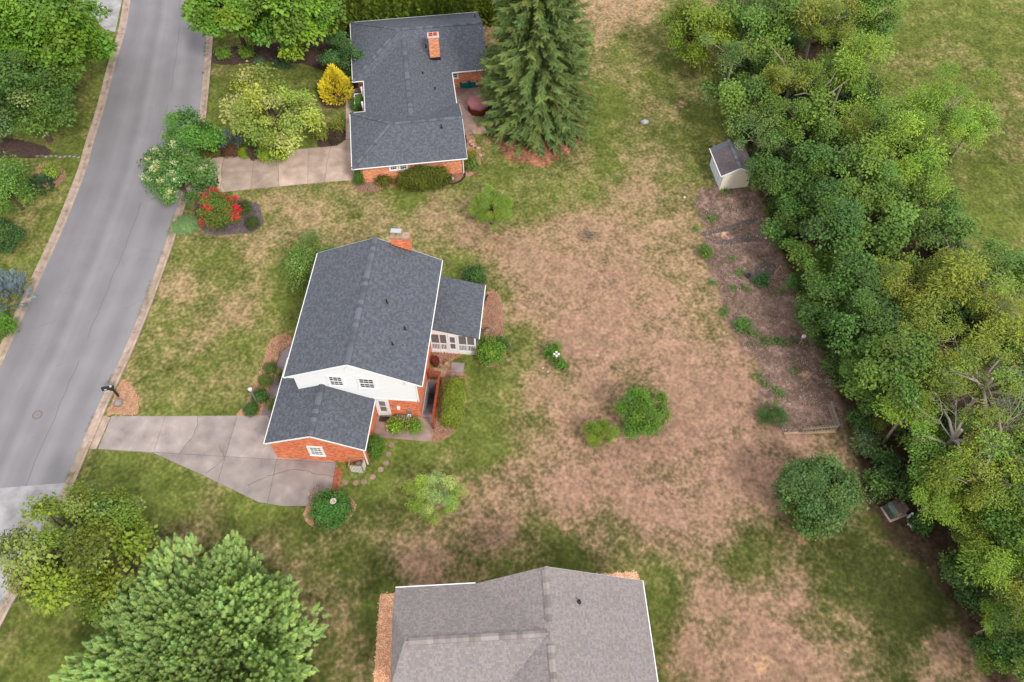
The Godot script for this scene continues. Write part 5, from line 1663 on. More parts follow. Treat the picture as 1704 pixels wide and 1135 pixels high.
# evergreen mass made of outward pointing feathery sprays: profile is a list of [height share, radius share]
func feathery(called: String, label: String, category: String, group: String, x: float, z: float, R: float, h: float, prof: Array, leaf: String, size: float, dens: float, col: Color, sd: int, lump := 0.16, up := 0.8, sx := 1.0, sz := 1.0, turn := 0.0, square := 0.0) -> Node3D:
	var r := RandomNumberGenerator.new()
	r.seed = sd
	var t := thing(called, label, category, Vector3(x, 0, z), turn, group)
	var nz := noise(1.1 / maxf(R, 0.2), 3, sd)
	var buf := PackedFloat32Array()
	for k in prof.size() - 1:
		var p0: Array = prof[k]
		var p1: Array = prof[k + 1]
		var slant := Vector2((p1[1] - p0[1]) * R, (p1[0] - p0[0]) * h)
		var area: float = TAU * R * (p0[1] + p1[1]) * 0.5 * slant.length()
		var nn := Vector2(slant.y, -slant.x).normalized()
		for i in int(area * dens * (0.8 + 0.9 * p1[0]) / (size * size)) + 2:
			# pick a height weighted by radius
			var s := r.randf()
			if r.randf() > lerpf(p0[1], p1[1], s) / maxf(maxf(p0[1], p1[1]), 0.01): s = r.randf()
			var a := r.randf() * TAU
			var rr: float = lerpf(p0[1], p1[1], s) * R
			var y: float = lerpf(p0[0], p1[0], s) * h
			var o := Vector3(cos(a), 0, sin(a))
			rr *= lerpf(1.0, 1.0 / maxf(absf(o.x), absf(o.z)), square)
			var bump := 1.0 + lump * 2.0 * nz.get_noise_3d(o.x * rr * 2.0, y * 2.0, o.z * rr * 2.0)
			var inn := (r.randf_range(0.80, 1.02) if i % 4 else r.randf_range(0.5, 0.8)) * bump
			var p := Vector3(o.x * rr * inn * sx, y * (0.6 + 0.4 * minf(inn, 1.1)), o.z * rr * inn * sz)
			if p.y < 0.06: continue
			var d := (o * nn.x + Vector3(0, nn.y + up, 0) + Vector3(r.randfn(), r.randfn(), r.randfn()) * 0.28).normalized()
			var xx := d.cross(Vector3(0.3, 0.2, 0.9)).normalized()
			var bs := Basis(xx, d, xx.cross(d)) * Basis(Vector3.UP, r.randf() * TAU)
			var c := shade(col, r, 0.13, 0.05)
			var g := 1.0 + 0.35 * nz.get_noise_3d(p.x * 1.3 + 50.0, p.y * 1.3, p.z * 1.3)
			put(buf, bs.scaled(Vector3.ONE * size * r.randf_range(0.7, 1.3)), p, Color(c.r * g, c.g * g, c.b * g))
	copies(t, "crown", leaf, buf, M.needle if leaf in ["feather", "spruce", "stub"] else M.leaf)
	var b := MB.new()
	b.tube([Vector3(0, -0.05, 0), Vector3(0, h * 0.5, 0), Vector3(0, h * 0.8, 0)], [R * 0.08, R * 0.06, R * 0.02], 7)
	part(b, "trunk", M.bark, t)
	return t


# a low weed: a handful of leaf sprays flat on the soil
func sprig(called: String, label: String, group: String, x: float, z: float, R: float, sd: int) -> void:
	var r := RandomNumberGenerator.new()
	r.seed = sd
	var t := thing(called, label, "plant", Vector3(x, 0, z), 0.0, group)
	var buf := PackedFloat32Array()
	for i in 9:
		var a := r.randf() * TAU
		var q := r.randf() * R
		put(buf, Basis(Vector3.UP, r.randf() * TAU).scaled(Vector3.ONE * r.randf_range(0.5, 1.1)), Vector3(cos(a) * q * 1.3, r.randf_range(0.05, 0.14), sin(a) * q), shade(Color(0.11, 0.19, 0.035), r, 0.2, 0.08))
	copies(t, "leaves", "shrub", buf, M.leaf)


func grassy(called: String, label: String, x: float, z: float, R: float, size: float, count: int, col: Color, sd: int) -> void:
	var r := RandomNumberGenerator.new()
	r.seed = sd
	var t := thing(called, label, "plant", Vector3(x, 0, z))
	var buf := PackedFloat32Array()
	for i in count:
		var a := r.randf() * TAU
		var q := sqrt(r.randf()) * R
		put(buf, Basis(Vector3.UP, r.randf() * TAU).scaled(Vector3.ONE * size * r.randf_range(0.7, 1.3) * (1.15 - 0.5 * q / R)), Vector3(cos(a) * q, 0.0, sin(a) * q), shade(col, r, 0.14, 0.05))
	copies(t, "blades", "blade", buf, M.blade)


const DOME := [[0.0, 0.80], [0.2, 0.98], [0.45, 1.0], [0.7, 0.82], [0.88, 0.52], [1.0, 0.05]]
const BROAD := [[0.0, 0.86], [0.2, 1.0], [0.45, 0.95], [0.65, 0.82], [0.8, 0.65], [0.9, 0.46], [0.97, 0.26], [1.0, 0.02]]
const TEAR := [[0.0, 0.72], [0.15, 0.96], [0.34, 1.0], [0.55, 0.74], [0.75, 0.40], [0.9, 0.18], [1.0, 0.04]]
const SPIRE := [[0.0, 0.85], [0.15, 1.0], [0.5, 0.85], [0.75, 0.55], [0.92, 0.24], [1.0, 0.04]]
const SLAB := [[0.0, 0.94], [0.2, 1.0], [0.8, 1.0], [0.93, 0.92], [1.0, 0.7], [1.0, 0.05]]


func plants() -> void:
	var bright := Color(0.150, 0.250, 0.020)
	var green := Color(0.085, 0.170, 0.022)
	var deep := Color(0.050, 0.110, 0.022)
	var lime := Color(0.220, 0.290, 0.035)
	var olive := Color(0.130, 0.165, 0.022)
	var gold := Color(0.270, 0.270, 0.035)
	var greyg := Color(0.110, 0.160, 0.055)
	# --- across the street
	var s := []
	s = [-40.48, -60.43, 5.83, 5.5]
	leafy("leafy_tree", "large bright green tree with tiered leaves across the street", "tree", "", s[0], s[1], s[2], s[3], {leaf = "large", col = Color(0.115, 0.235, 0.014), lobes = 46, lobe = 0.27, tall = 0.8, dens = 3.6, vary = 0.10}, 101)
	s = [-40.44, -53.52, 4.78, 4.5]
	leafy("leafy_tree", "dense dark green maple with silvery leaf backs across the street", "tree", "", s[0], s[1], s[2], s[3], {leaf = "broad", col = Color(0.085, 0.165, 0.020), col2 = Color(0.14, 0.21, 0.06), share = 0.12, lobes = 44, lobe = 0.26, tall = 0.85, dens = 4.5}, 102)
	s = [-40.00, -45.36, 2.38, 2.5]
	leafy("leafy_tree", "small bright green tree beside the mulch island", "tree", "", s[0], s[1], s[2], s[3], {leaf = "fine", col = green * 1.15, lobes = 22, lobe = 0.32, tall = 0.85, dens = 7}, 103)
	s = [-39.63, -41.47, 1.40, 1.2]
	leafy("bush", "dark green rounded bush across the street", "bush", "", s[0], s[1], s[2], s[3], {leaf = "shrub", col = deep, lobes = 12, lobe = 0.42, dens = 12}, 104)
	s = [-38.69, -49.11, 0.71, 0.5]
	leafy("bush", "low yellow green shrub on the mulch island", "bush", "", s[0], s[1], s[2], s[3], {leaf = "shrub", col = lime, lobes = 8, lobe = 0.5, dens = 14}, 105)
	s = [-39.11, -47.77, 1.00, 0.5]
	feathery("bush", "soft bluish green spreading juniper below the shrub island", "bush", "", s[0], s[1], s[2], 0.9, DOME, "stub", 1.1, 34.0, Color(0.065, 0.13, 0.06), 106)
	s = [-37.82, -36.11, 1.61, 0.9]
	feathery("blue_spruce", "pale blue spruce crowding the kerb across the street", "bush", "", s[0], s[1], s[2], 2.0, DOME, "stub", 1.3, 30.0, Color(0.22, 0.29, 0.31), 107, 0.3)
	s = [-37.04, -33.28, 0.96, 0.8]
	leafy("bush", "bright green bush next to the blue spruce", "bush", "", s[0], s[1], s[2], s[3], {leaf = "shrub", col = Color(0.10, 0.22, 0.015), lobes = 10, lobe = 0.45, dens = 12}, 108)
	grassy("ornamental_grass", "straw yellow ornamental grass beside the blue spruce", -37.16, -37.55, 0.55, 1.5, 60, Color(0.36, 0.31, 0.12), 109)
	# --- the hipped house's front garden
	s = [-25.56, -65.94, 4.60, 5]
	leafy("leafy_tree", "tall green tree overhanging the street before the mulch bed", "tree", "", s[0], s[1], s[2], s[3], {leaf = "large", col = Color(0.13, 0.245, 0.016), lobes = 30, lobe = 0.30, tall = 0.85, dens = 3.6}, 111)
	s = [-20.14, -65.21, 5.01, 5]
	leafy("leafy_tree", "tall yellow green maple behind the golden conifer", "tree", "", s[0], s[1], s[2], s[3], {leaf = "large", col = Color(0.155, 0.29, 0.016), col2 = Color(0.105, 0.2, 0.02), share = 0.35, lobes = 34, lobe = 0.29, tall = 0.85, dens = 3.6}, 112)
	s = [-15.42, -62.62, 1.87, 2.2]
	leafy("leafy_tree", "dark green tree tucked against the hipped roof corner", "tree", "", s[0], s[1], s[2], s[3], {leaf = "broad", col = deep * 1.2, lobes = 16, lobe = 0.4, tall = 1.0, dens = 7}, 113)
	for q: Array in [[-27.36, -64.94, 0.74, 0.5],
		[-25.17, -65.13, 0.74, 0.5]]:
		leafy("bush", "bright green low bush in the dark mulch by the kerb", "bush", "low bushes in the dark mulch bed", q[0], q[1], q[2], q[3], {leaf = "shrub", col = Color(0.14, 0.24, 0.02), lobes = 8, lobe = 0.5, dens = 14}, 114 + int(q[2] * 100))
	for q: Array in [[-23.91, -64.35, 0.34, 0.2],
		[-22.30, -63.90, 0.34, 0.2],
		[-21.41, -63.72, 0.28, 0.2]]:
		leafy("hosta", "small blue green plant at the mulch bed edge", "plant", "small plants along the mulch bed edge", q[0], q[1], q[2], q[3], {leaf = "shrub", col = Color(0.08, 0.15, 0.06), lobes = 4, lobe = 0.6, dens = 16}, 118 + int(q[0] * 10))
	s = [-20.15, -53.27, 4.33, 3.4]
	leafy("dogwood_tree", "wide pale yellow green dogwood on the front lawn", "tree", "", s[0], s[1], s[2], s[3], {leaf = "broad", col = Color(0.29, 0.36, 0.05), col2 = Color(0.35, 0.375, 0.10), share = 0.22, lobes = 52, lobe = 0.25, tall = 0.72, dens = 4.6, rad = 0.86}, 121)
	s = [-20.35, -51.94, 1.76, 0.5]
	leafy("bush", "lime green ground cover below the dogwood", "bush", "", s[0], s[1], s[2], s[3], {leaf = "shrub", col = Color(0.20, 0.28, 0.02), lobes = 12, lobe = 0.35, tall = 0.22, dens = 12, sit = 0.6}, 122)
	s = [-26.97, -51.60, 2.31, 2.4]
	leafy("leafy_tree", "small fresh green tree leaning over the kerb", "tree", "", s[0], s[1], s[2], s[3], {leaf = "broad", col = Color(0.09, 0.22, 0.022), lobes = 26, lobe = 0.30, tall = 0.8, dens = 6, size = 0.85}, 123)
	s = [-26.70, -46.46, 2.98, 2.6]
	leafy("flowering_tree", "green tree topped with cream blossom beside the street", "tree", "", s[0], s[1], s[2], s[3], {leaf = "broad", col = Color(0.085, 0.185, 0.032), lobes = 36, lobe = 0.28, tall = 0.8, dens = 6, size = 0.85, flower = Color(0.55, 0.55, 0.26), flower_share = 0.12, flower_size = 1.3}, 124)
	s = [-24.60, -53.07, 0.99, 0.5]
	feathery("blue_spruce", "blue grey globe spruce at the driveway bed", "bush", "", s[0], s[1], s[2], 1.15, DOME, "stub", 0.8, 46.0, Color(0.23, 0.30, 0.30), 125, 0.08)
	s = [-15.94, -59.22, 1.40, 1.6]
	feathery("golden_conifer", "golden yellow teardrop conifer on a mulch ring", "tree", "", s[0], s[1], s[2], 3.6, TEAR, "stub", 0.9, 40.0, Color(0.78, 0.66, 0.045), 126, 0.10)
	for q: Array in [[-25.82, -51.96, 0.72, 0.35, "red"],
		[-24.21, -51.86, 0.57, 0.3, "wine"],
		[-26.70, -51.73, 0.72, 0.35, "brown"]]:
		leafy("barberry", {red = "rusty green low barberry by the driveway bed", wine = "wine red barberry under the blue grey globe spruce", brown = "brownish barberry at the kerb end of the bed"}[q[4]], "bush", "", q[0], q[1], q[2], q[3], {leaf = "box", col = {red = Color(0.14, 0.12, 0.02), wine = Color(0.15, 0.07, 0.035), brown = Color(0.11, 0.11, 0.025)}[q[4]], lobes = 9, lobe = 0.45, tall = 0.55, dens = 24}, 127 + int(q[2] * 77))
	s = [-23.15, -51.71, 0.52, 0.3]
	leafy("bush", "chartreuse low shrub on the driveway edge", "bush", "", s[0], s[1], s[2], s[3], {leaf = "box", col = Color(0.27, 0.36, 0.01), lobes = 7, lobe = 0.45, tall = 0.5, dens = 26}, 131)
	s = [-22.08, -51.68, 0.67, 0.4]
	leafy("bush", "dusky purple brown shrub on the driveway edge", "bush", "", s[0], s[1], s[2], s[3], {leaf = "box", col = Color(0.085, 0.06, 0.035), lobes = 7, lobe = 0.45, tall = 0.55, dens = 24}, 132)
	for q: Array in [[-16.67, -53.95, 0.73, 0.6, "near"],
		[-15.35, -54.99, 0.58, 0.5, "far"]]:
		leafy("bush", {near = "yellow green shrub on the corner mulch bed", far = "olive shrub against the pale path"}[q[4]], "bush", "", q[0], q[1], q[2], q[3], {leaf = "shrub", col = Color(0.19, 0.21, 0.025), lobes = 10, lobe = 0.45, dens = 14}, 133 + int(q[2] * 50))
	s = [-15.54, -53.67, 0.73, 0.3]
	leafy("barberry", "dark red brown barberry on the corner mulch bed", "bush", "", s[0], s[1], s[2], s[3], {leaf = "box", col = Color(0.085, 0.055, 0.03), lobes = 8, lobe = 0.45, tall = 0.5, dens = 22}, 136)
	s = [-13.78, -57.75, 0.70, 0.6]
	feathery("clipped_boxwood", "clipped boxwood dome beside the porch path", "bush", "", s[0], s[1], s[2], 1.3, DOME, "box", 1.0, 24.0, Color(0.085, 0.185, 0.018), 137, 0.05, 0.4)
	s = [-12.81, -48.48, 0.40, 0.7]
	feathery("clipped_boxwood", "narrow upright boxwood at the garage corner", "bush", "", s[0], s[1], s[2], 1.6, SPIRE, "box", 1.0, 24.0, Color(0.075, 0.17, 0.015), 138, 0.05, 0.4)
	s = [-7.28, -48.24, 2.29, 0.8]
	feathery("yew_hedge", "long olive green yew against the salmon brick wall", "bush", "", s[0], s[1], s[2], 1.7, DOME, "shrub", 0.8, 13.0, Color(0.105, 0.125, 0.008), 139, 0.14, 0.5, 1.0, 0.42, 7.0)
	s = [-10.73, -48.22, 0.55, 0.4]
	leafy("bush", "small olive bush beside the twig pile", "bush", "", s[0], s[1], s[2], s[3], {leaf = "shrub", col = Color(0.13, 0.14, 0.015), lobes = 8, lobe = 0.45, dens = 14}, 140)
	s = [-3.36, -50.11, 0.66, 0.5]
	leafy("bush", "round green bush at the hipped house corner", "bush", "", s[0], s[1], s[2], s[3], {leaf = "shrub", col = Color(0.11, 0.19, 0.03), lobes = 9, lobe = 0.48, dens = 14}, 141)
	s = [-3.41, -51.54, 0.46, 0.25]
	leafy("bush", "yellow leaved plant among the edging rocks", "bush", "", s[0], s[1], s[2], s[3], {leaf = "box", col = Color(0.30, 0.28, 0.03), lobes = 6, lobe = 0.5, tall = 0.5, dens = 22}, 142)
	s = [-23.44, -44.11, 1.82, 1.3]
	leafy("crape_myrtle", "crape myrtle with bright red flower heads", "bush", "", s[0], s[1], s[2], s[3], {leaf = "shrub", col = Color(0.10, 0.155, 0.018), col2 = Color(0.13, 0.08, 0.03), share = 0.2, lobes = 26, lobe = 0.30, tall = 0.85, dens = 11, flower = Color(0.60, 0.02, 0.035), flower_share = 0.05, flower_size = 1.6, flower_low = -0.6}, 143)
	for q: Array in [[-21.71, -45.11, 0.54, 0.45],
		[-20.73, -43.47, 0.53, 0.45]]:
		leafy("bush", "small dark green shrub on the grey gravel bed", "bush", "dark shrubs on the gravel bed", q[0], q[1], q[2], q[3], {leaf = "box", col = Color(0.055, 0.085, 0.012), lobes = 8, lobe = 0.5, dens = 24}, 144 + int(q[1] * -10))
	grassy("ornamental_grass", "soft pale green mound of ornamental grass at the kerb", -26.19, -43.56, 1.0, 1.2, 420, Color(0.19, 0.30, 0.11), 146)
	# --- arborvitae screen beyond the hipped roof
	for k in 17:
		var p := Transform3D(Basis(Vector3.UP, deg_to_rad(7.8)), UPPER) * Vector3(-9.8 + k * 1.02, 0, -21.0 + rng.randf_range(-0.25, 0.25))
		feathery("arborvitae", "tall green arborvitae in the screen behind the hipped house", "tree", "row of arborvitae", p.x, p.z, rng.randf_range(0.95, 1.15), rng.randf_range(4.6, 5.6), SPIRE, "feather", 0.7, 12.0, Color(0.27, 0.36, 0.05) * rng.randf_range(0.85, 1.12), 150 + k, 0.2, 0.8)
	# --- conifers by the hipped house
	spruce("norway_spruce", "great dark Norway spruce with drooping branches on the back lawn", 2.20, -56.20, 4.9, 19.0, Color(0.205, 0.28, 0.085), 171, 0.45)
	s = [-0.84, -58.30, 2.42, 3.4]
	leafy("leafy_tree", "lighter green drooping tree pressed against the spruce and patio", "tree", "", s[0], s[1], s[2], s[3], {leaf = "fine", col = Color(0.105, 0.165, 0.032), lobes = 24, lobe = 0.33, tall = 1.2, dens = 7}, 172)
	# --- around the main house
	s = [-14.71, -37.70, 2.13, 2.4]
	leafy("leafy_tree", "light green tree against the front of the main house", "tree", "", s[0], s[1], s[2], s[3], {leaf = "fine", col = Color(0.15, 0.23, 0.035), fill = 3.0, lobes = 24, lobe = 0.32, tall = 0.9, dens = 7}, 181)
	s = [-1.66, -43.80, 1.70, 1.9]
	leafy("young_tree", "young vase shaped tree standing between the two houses", "tree", "", s[0], s[1], s[2], s[3], {leaf = "fine", col = Color(0.20, 0.30, 0.03), fill = 2.6, clump = 0.36, rad = 0.84, lobes = 20, lobe = 0.32, tall = 0.9, dens = 7}, 182)
	for q: Array in [[-17.05, -29.86, 0.34, 0.35],
		[-17.21, -28.79, 0.38, 0.4]]:
		leafy("boxwood", "small round boxwood on the tan front bed", "bush", "boxwoods of the front bed", q[0], q[1], q[2], q[3], {leaf = "box", col = Color(0.10, 0.145, 0.018), lobes = 8, lobe = 0.5, dens = 24}, 183 + int(q[2] * 100))
	for q: Array in [[-17.41, -27.57, 0.50, 0.5, "big"],
		[-17.86, -26.59, 0.43, 0.4, "end"]]:
		feathery("boxwood", {big = "largest dark boxwood ball beside the garden lamp", end = "dark boxwood ball nearest the driveway"}[q[4]], "bush", "", q[0], q[1], q[2], q[2] * 1.5, DOME, "box", 1.0, 26.0, Color(0.055, 0.13, 0.018), 186 + int(q[2] * 100), 0.05, 0.4)
	for q: Array in [[-16.01, -29.17, 0.34, 0.5],
		[-16.22, -26.86, 0.33, 0.5]]:
		leafy("bush", "olive shrub half hidden under the front eave", "bush", "shrubs under the front eave", q[0], q[1], q[2], q[3], {leaf = "shrub", col = Color(0.13, 0.15, 0.02), lobes = 7, lobe = 0.5, dens = 14}, 189 + int(q[1] * -10))
	s = [-1.58, -30.99, 0.98, 0.8]
	leafy("bush", "bright green rounded bush at the porch corner", "bush", "", s[0], s[1], s[2], s[3], {leaf = "shrub", col = Color(0.12, 0.23, 0.018), lobes = 20, lobe = 0.36, dens = 13}, 191)
	s = [-0.69, -31.87, 0.52, 0.4]
	leafy("bush", "small dark bush behind the bright porch bush", "bush", "", s[0], s[1], s[2], s[3], {leaf = "shrub", col = Color(0.06, 0.14, 0.015), lobes = 8, lobe = 0.45, dens = 14}, 192)
	s = [-2.78, -37.93, 0.82, 0.7]
	leafy("rose_bush", "rose bush with a few red blooms behind the porch", "bush", "", s[0], s[1], s[2], s[3], {leaf = "shrub", col = Color(0.06, 0.13, 0.022), lobes = 14, lobe = 0.4, dens = 13, flower = Color(0.6, 0.08, 0.09), flower_share = 0.005, flower_size = 1.3, flower_low = -0.4}, 193)
	s = [-3.98, -27.00, 1.72, 0.6]
	feathery("clipped_hedge", "clipped oblong hedge beside the stairwell railing", "hedge", "", s[0], s[1], s[2], 1.15, SLAB, "box", 1.0, 26.0, Color(0.20, 0.255, 0.022), 194, 0.04, 0.4, 0.36, 1.0, -4.3, 0.85)
	s = [-9.05, -23.64, 0.44, 0.5]
	feathery("clipped_boxwood", "clipped boxwood block against the garage side", "bush", "", s[0], s[1], s[2] * 1.35, 1.2, SLAB, "box", 1.0, 26.0, Color(0.085, 0.185, 0.015), 195, 0.05, 0.4, 0.6, 0.95, -4.3, 0.8)
	for q: Array in [[-7.72, -25.25, 0.47, 0.4],
		[-6.59, -25.25, 0.44, 0.4]]:
		leafy("bush", "yellow green patio bush beside the slatted bench", "bush", "patio bushes", q[0], q[1], q[2], q[3], {leaf = "shrub", col = Color(0.17, 0.27, 0.02), lobes = 10, lobe = 0.48, dens = 15}, 196 + int(q[2] * 100))
	s = [-11.43, -19.28, 1.25, 0.7]
	feathery("island_bush", "wide glossy green bush on the round island bed", "bush", "", s[0], s[1], s[2], 1.5, DOME, "shrub", 0.75, 16.0, Color(0.065, 0.175, 0.025), 198, 0.14, 0.4)
	s = [-4.88, -19.49, 1.70, 2]
	leafy("sapling", "thin leaved sapling on the side lawn", "tree", "", s[0], s[1], s[2], s[3], {leaf = "fine", col = Color(0.30, 0.40, 0.10), col2 = Color(0.22, 0.35, 0.03), share = 0.4, fill = 2.0, clump = 0.36, puffs = 2, lobes = 34, lobe = 0.20, tall = 0.95, dens = 3.4, limbs = 30, bark = "bark_pale", trunk = 0.05, vary = 0.2}, 199)
	s = [8.59, -25.64, 1.63, 1.7]
	leafy("young_tree", "bushy green young tree on the dry back lawn", "tree", "", s[0], s[1], s[2], s[3], {leaf = "broad", col = Color(0.105, 0.215, 0.016), fill = 2.4, clump = 0.42, rad = 0.84, lobes = 24, lobe = 0.32, tall = 0.85, dens = 6.5, size = 0.85}, 201)
	s = [5.88, -24.49, 0.99, 1]
	leafy("young_tree", "smaller yellow green young tree beside the bushy one", "tree", "", s[0], s[1], s[2], s[3], {leaf = "fine", col = Color(0.17, 0.245, 0.018), fill = 2.6, clump = 0.3, rad = 0.84, lobes = 16, lobe = 0.34, tall = 0.85, dens = 8}, 202)
	s = [17.60, -25.96, 0.93, 0.7]
	leafy("bush", "dark spiky round bush at the garden corner", "bush", "", s[0], s[1], s[2], s[3], {leaf = "pinnate", col = Color(0.055, 0.125, 0.018), lobes = 14, lobe = 0.42, dens = 9, size = 0.6}, 203)
	s = [18.69, -19.40, 2.39, 2.4]
	leafy("round_tree", "dense round dark green tree on the lower lawn", "tree", "", s[0], s[1], s[2], s[3], {leaf = "broad", col = Color(0.080, 0.150, 0.030), fill = 4.5, clump = 0.55, lobes = 62, lobe = 0.22, tall = 0.86, dens = 7, size = 0.85, rad = 0.88, vary = 0.1}, 204)
	for q: Array in [[2.79, -31.19, 0.56, 0.5, "pole"],
		[3.41, -30.20, 0.38, 0.3, "low"]]:
		leafy("bush", {pole = "green clump behind the white birdhouse pole", low = "bright green clump at the foot of the birdhouse pole"}[q[4]], "bush", "", q[0], q[1], q[2], q[3], {leaf = "shrub", col = Color(0.095, 0.205, 0.018), lobes = 9, lobe = 0.46, dens = 14}, 205 + int(q[2] * 100))
	# --- lower left corner
	s = [-24.61, -15.76, 4.03, 4]
	leafy("leafy_tree", "broad olive green maple on the lower verge", "tree", "", s[0], s[1], s[2], s[3], {leaf = "broad", col = Color(0.145, 0.205, 0.014), col2 = Color(0.18, 0.235, 0.04), share = 0.3, lobes = 58, lobe = 0.23, tall = 0.8, dens = 5.0, rad = 0.88}, 211)
	s = [-17.73, -9.62, 6.70, 2]
	feathery("false_cypress", "huge spreading feathery evergreen on the lower lawn", "tree", "", s[0], s[1], s[2], 4.4, BROAD, "feather", 0.72, 15.0, Color(0.43, 0.58, 0.19), 212, 0.24, 0.5)
	# --- the wooded strip
	var kinds := {
		bright = ["bright green airy tree of the wooded strip", "bright trees of the wooded strip", {leaf = "pinnate", col = Color(0.19, 0.305, 0.025), fill = 1.45, limbs = 22, bare = 0.10, lobes = 30, lobe = 0.27, dens = 4.6, tall = 0.85, bark = "bark_pale"}],
		mid = ["mid green leafy tree of the wooded strip", "mid green trees of the wooded strip", {leaf = "broad", col = Color(0.115, 0.20, 0.024), fill = 1.8, lobes = 28, lobe = 0.29, dens = 5.0, tall = 0.85}],
		olive = ["olive yellow tinged tree of the wooded strip", "olive trees of the wooded strip", {leaf = "fine", fill = 1.5, bare = 0.12, col = Color(0.165, 0.225, 0.022), col2 = Color(0.22, 0.24, 0.025), share = 0.25, lobes = 34, lobe = 0.25, dens = 5.6, tall = 0.85, bark = "bark_pale", limbs = 20}],
		dark = ["dark green tree of the wooded strip", "dark trees of the wooded strip", {leaf = "broad", col = Color(0.078, 0.155, 0.022), lobes = 26, lobe = 0.29, dens = 5.4, tall = 0.85}],
		gold = ["golden yellow tree of the wooded strip", "golden trees of the wooded strip", {leaf = "pinnate", fill = 1.5, bare = 0.10, twigs = 1, col = Color(0.25, 0.295, 0.025), col2 = Color(0.15, 0.215, 0.02), share = 0.4, lobes = 32, lobe = 0.26, dens = 4.6, tall = 0.85, bark = "bark_pale", limbs = 18}],
		grey = ["thin greyish twiggy tree of the wooded strip", "thin trees of the wooded strip", {leaf = "fine", fill = 1.15, puffs = 2, twigs = 1, col = Color(0.15, 0.24, 0.045), lobes = 30, lobe = 0.22, dens = 4.0, tall = 0.9, bark = "bark_pale", limbs = 28, bare = 0.22}],
		sparse = ["sparse bare limbed tree of the wooded strip", "sparse trees of the wooded strip", {leaf = "fine", fill = 0.62, puffs = 2, clump = 0.7, twigs = 2, rad = 0.9, col = Color(0.20, 0.285, 0.026), lobes = 26, lobe = 0.17, dens = 4.4, tall = 1.0, bark = "bark_pale", limbs = 26, bare = 0.15, trunk = 0.24}],
	}
	var wood := [[16.88, -64.02, 3.40, 3.6, "maple"],
		[19.61, -60.33, 2.54, 4, "grey"],
		[23.36, -63.34, 3.34, 4.5, "mid"],
		[27.29, -63.05, 3.53, 5, "olive"],
		[20.09, -55.14, 2.45, 3.5, "mid"],
		[23.47, -55.58, 3.12, 5, "olive"],
		[28.48, -56.76, 2.95, 5, "bright"],
		[20.64, -50.85, 2.28, 3, "grey"],
		[23.94, -50.57, 2.43, 4.5, "mid"],
		[34.71, -51.66, 3.53, 4.5, "bright"],
		[29.92, -49.50, 3.15, 5, "bright"],
		[27.56, -49.72, 2.33, 4, "olive"],
		[37.94, -51.58, 1.90, 3, "bright"],
		[20.62, -46.16, 2.01, 2.5, "dark"],
		[23.29, -45.16, 2.61, 4, "dark"],
		[26.59, -44.13, 2.66, 4.5, "mid"],
		[30.97, -45.29, 2.71, 4, "bright"],
		[21.74, -42.16, 1.85, 2.5, "dark"],
		[23.76, -39.81, 2.57, 4, "dark"],
		[26.98, -39.58, 2.57, 4, "mid"],
		[31.13, -40.62, 2.70, 3.5, "mid"],
		[21.89, -37.73, 1.86, 2.5, "mid"],
		[23.70, -35.06, 2.46, 4, "dark"],
		[26.84, -35.06, 2.12, 4, "olive"],
		[30.48, -33.85, 3.05, 5, "gold"],
		[22.13, -33.39, 1.79, 2.5, "dark"],
		[24.05, -31.03, 2.27, 4, "dark"],
		[27.38, -29.74, 2.60, 5, "olive"],
		[34.42, -35.72, 2.22, 4, "mid"],
		[32.42, -29.93, 2.53, 5, "gold"],
		[23.45, -28.77, 1.69, 3, "dark"],
		[24.58, -26.81, 2.16, 4.5, "mid"],
		[26.73, -25.70, 2.11, 5, "olive"],
		[29.13, -25.10, 2.43, 6, "sparse"],
		[32.01, -25.70, 1.89, 5, "mid"],
		[23.95, -26.68, 1.36, 2.2, "mid"],
		[24.81, -24.11, 1.73, 4, "bright"],
		[26.78, -22.24, 2.18, 5, "sparse"],
		[28.85, -21.09, 2.32, 6, "sparse"],
		[25.66, -21.37, 1.62, 3.5, "mid"],
		[27.48, -19.41, 2.05, 4.5, "olive"],
		[29.96, -19.57, 1.83, 5, "mid"],
		[25.63, -19.06, 1.59, 3, "bright"],
		[28.00, -17.47, 1.78, 3, "olive"],
		[29.31, -16.65, 1.73, 4, "mid"],
		[27.73, -14.54, 1.83, 3.5, "bright"],
		[27.30, -16.48, 1.22, 2, "olive"],
		[28.41, -13.04, 1.59, 4, "olive"],
		[27.10, -11.82, 1.27, 2.5, "bright"],
		[27.76, -10.11, 1.43, 3, "dark"],
		[26.75, -9.87, 0.92, 2, "mid"],
		[35.09, -29.36, 2.36, 5, "mid"],
		[30.14, -14.89, 1.99, 5, "mid"],
		[28.83, -11.28, 1.61, 4, "olive"],
		[32.37, -20.73, 2.14, 5, "olive"],
		[27.86, -8.35, 1.57, 3.5, "mid"],
		[32.70, -65.43, 2.76, 4, "mid"],
		[20.09, -65.89, 2.21, 4, "mid"]]
	var marks := [[[Vector2(18.33, -50.13)][0], ", nearest the shed"], [[Vector2(21.85, -25.05)][0], ", nearest the slat fence"], [[Vector2(24.25, -19.32)][0], ", nearest the utility box"]]
	for k: String in kinds:
		kinds[k][2].limby = true
	var i := 0
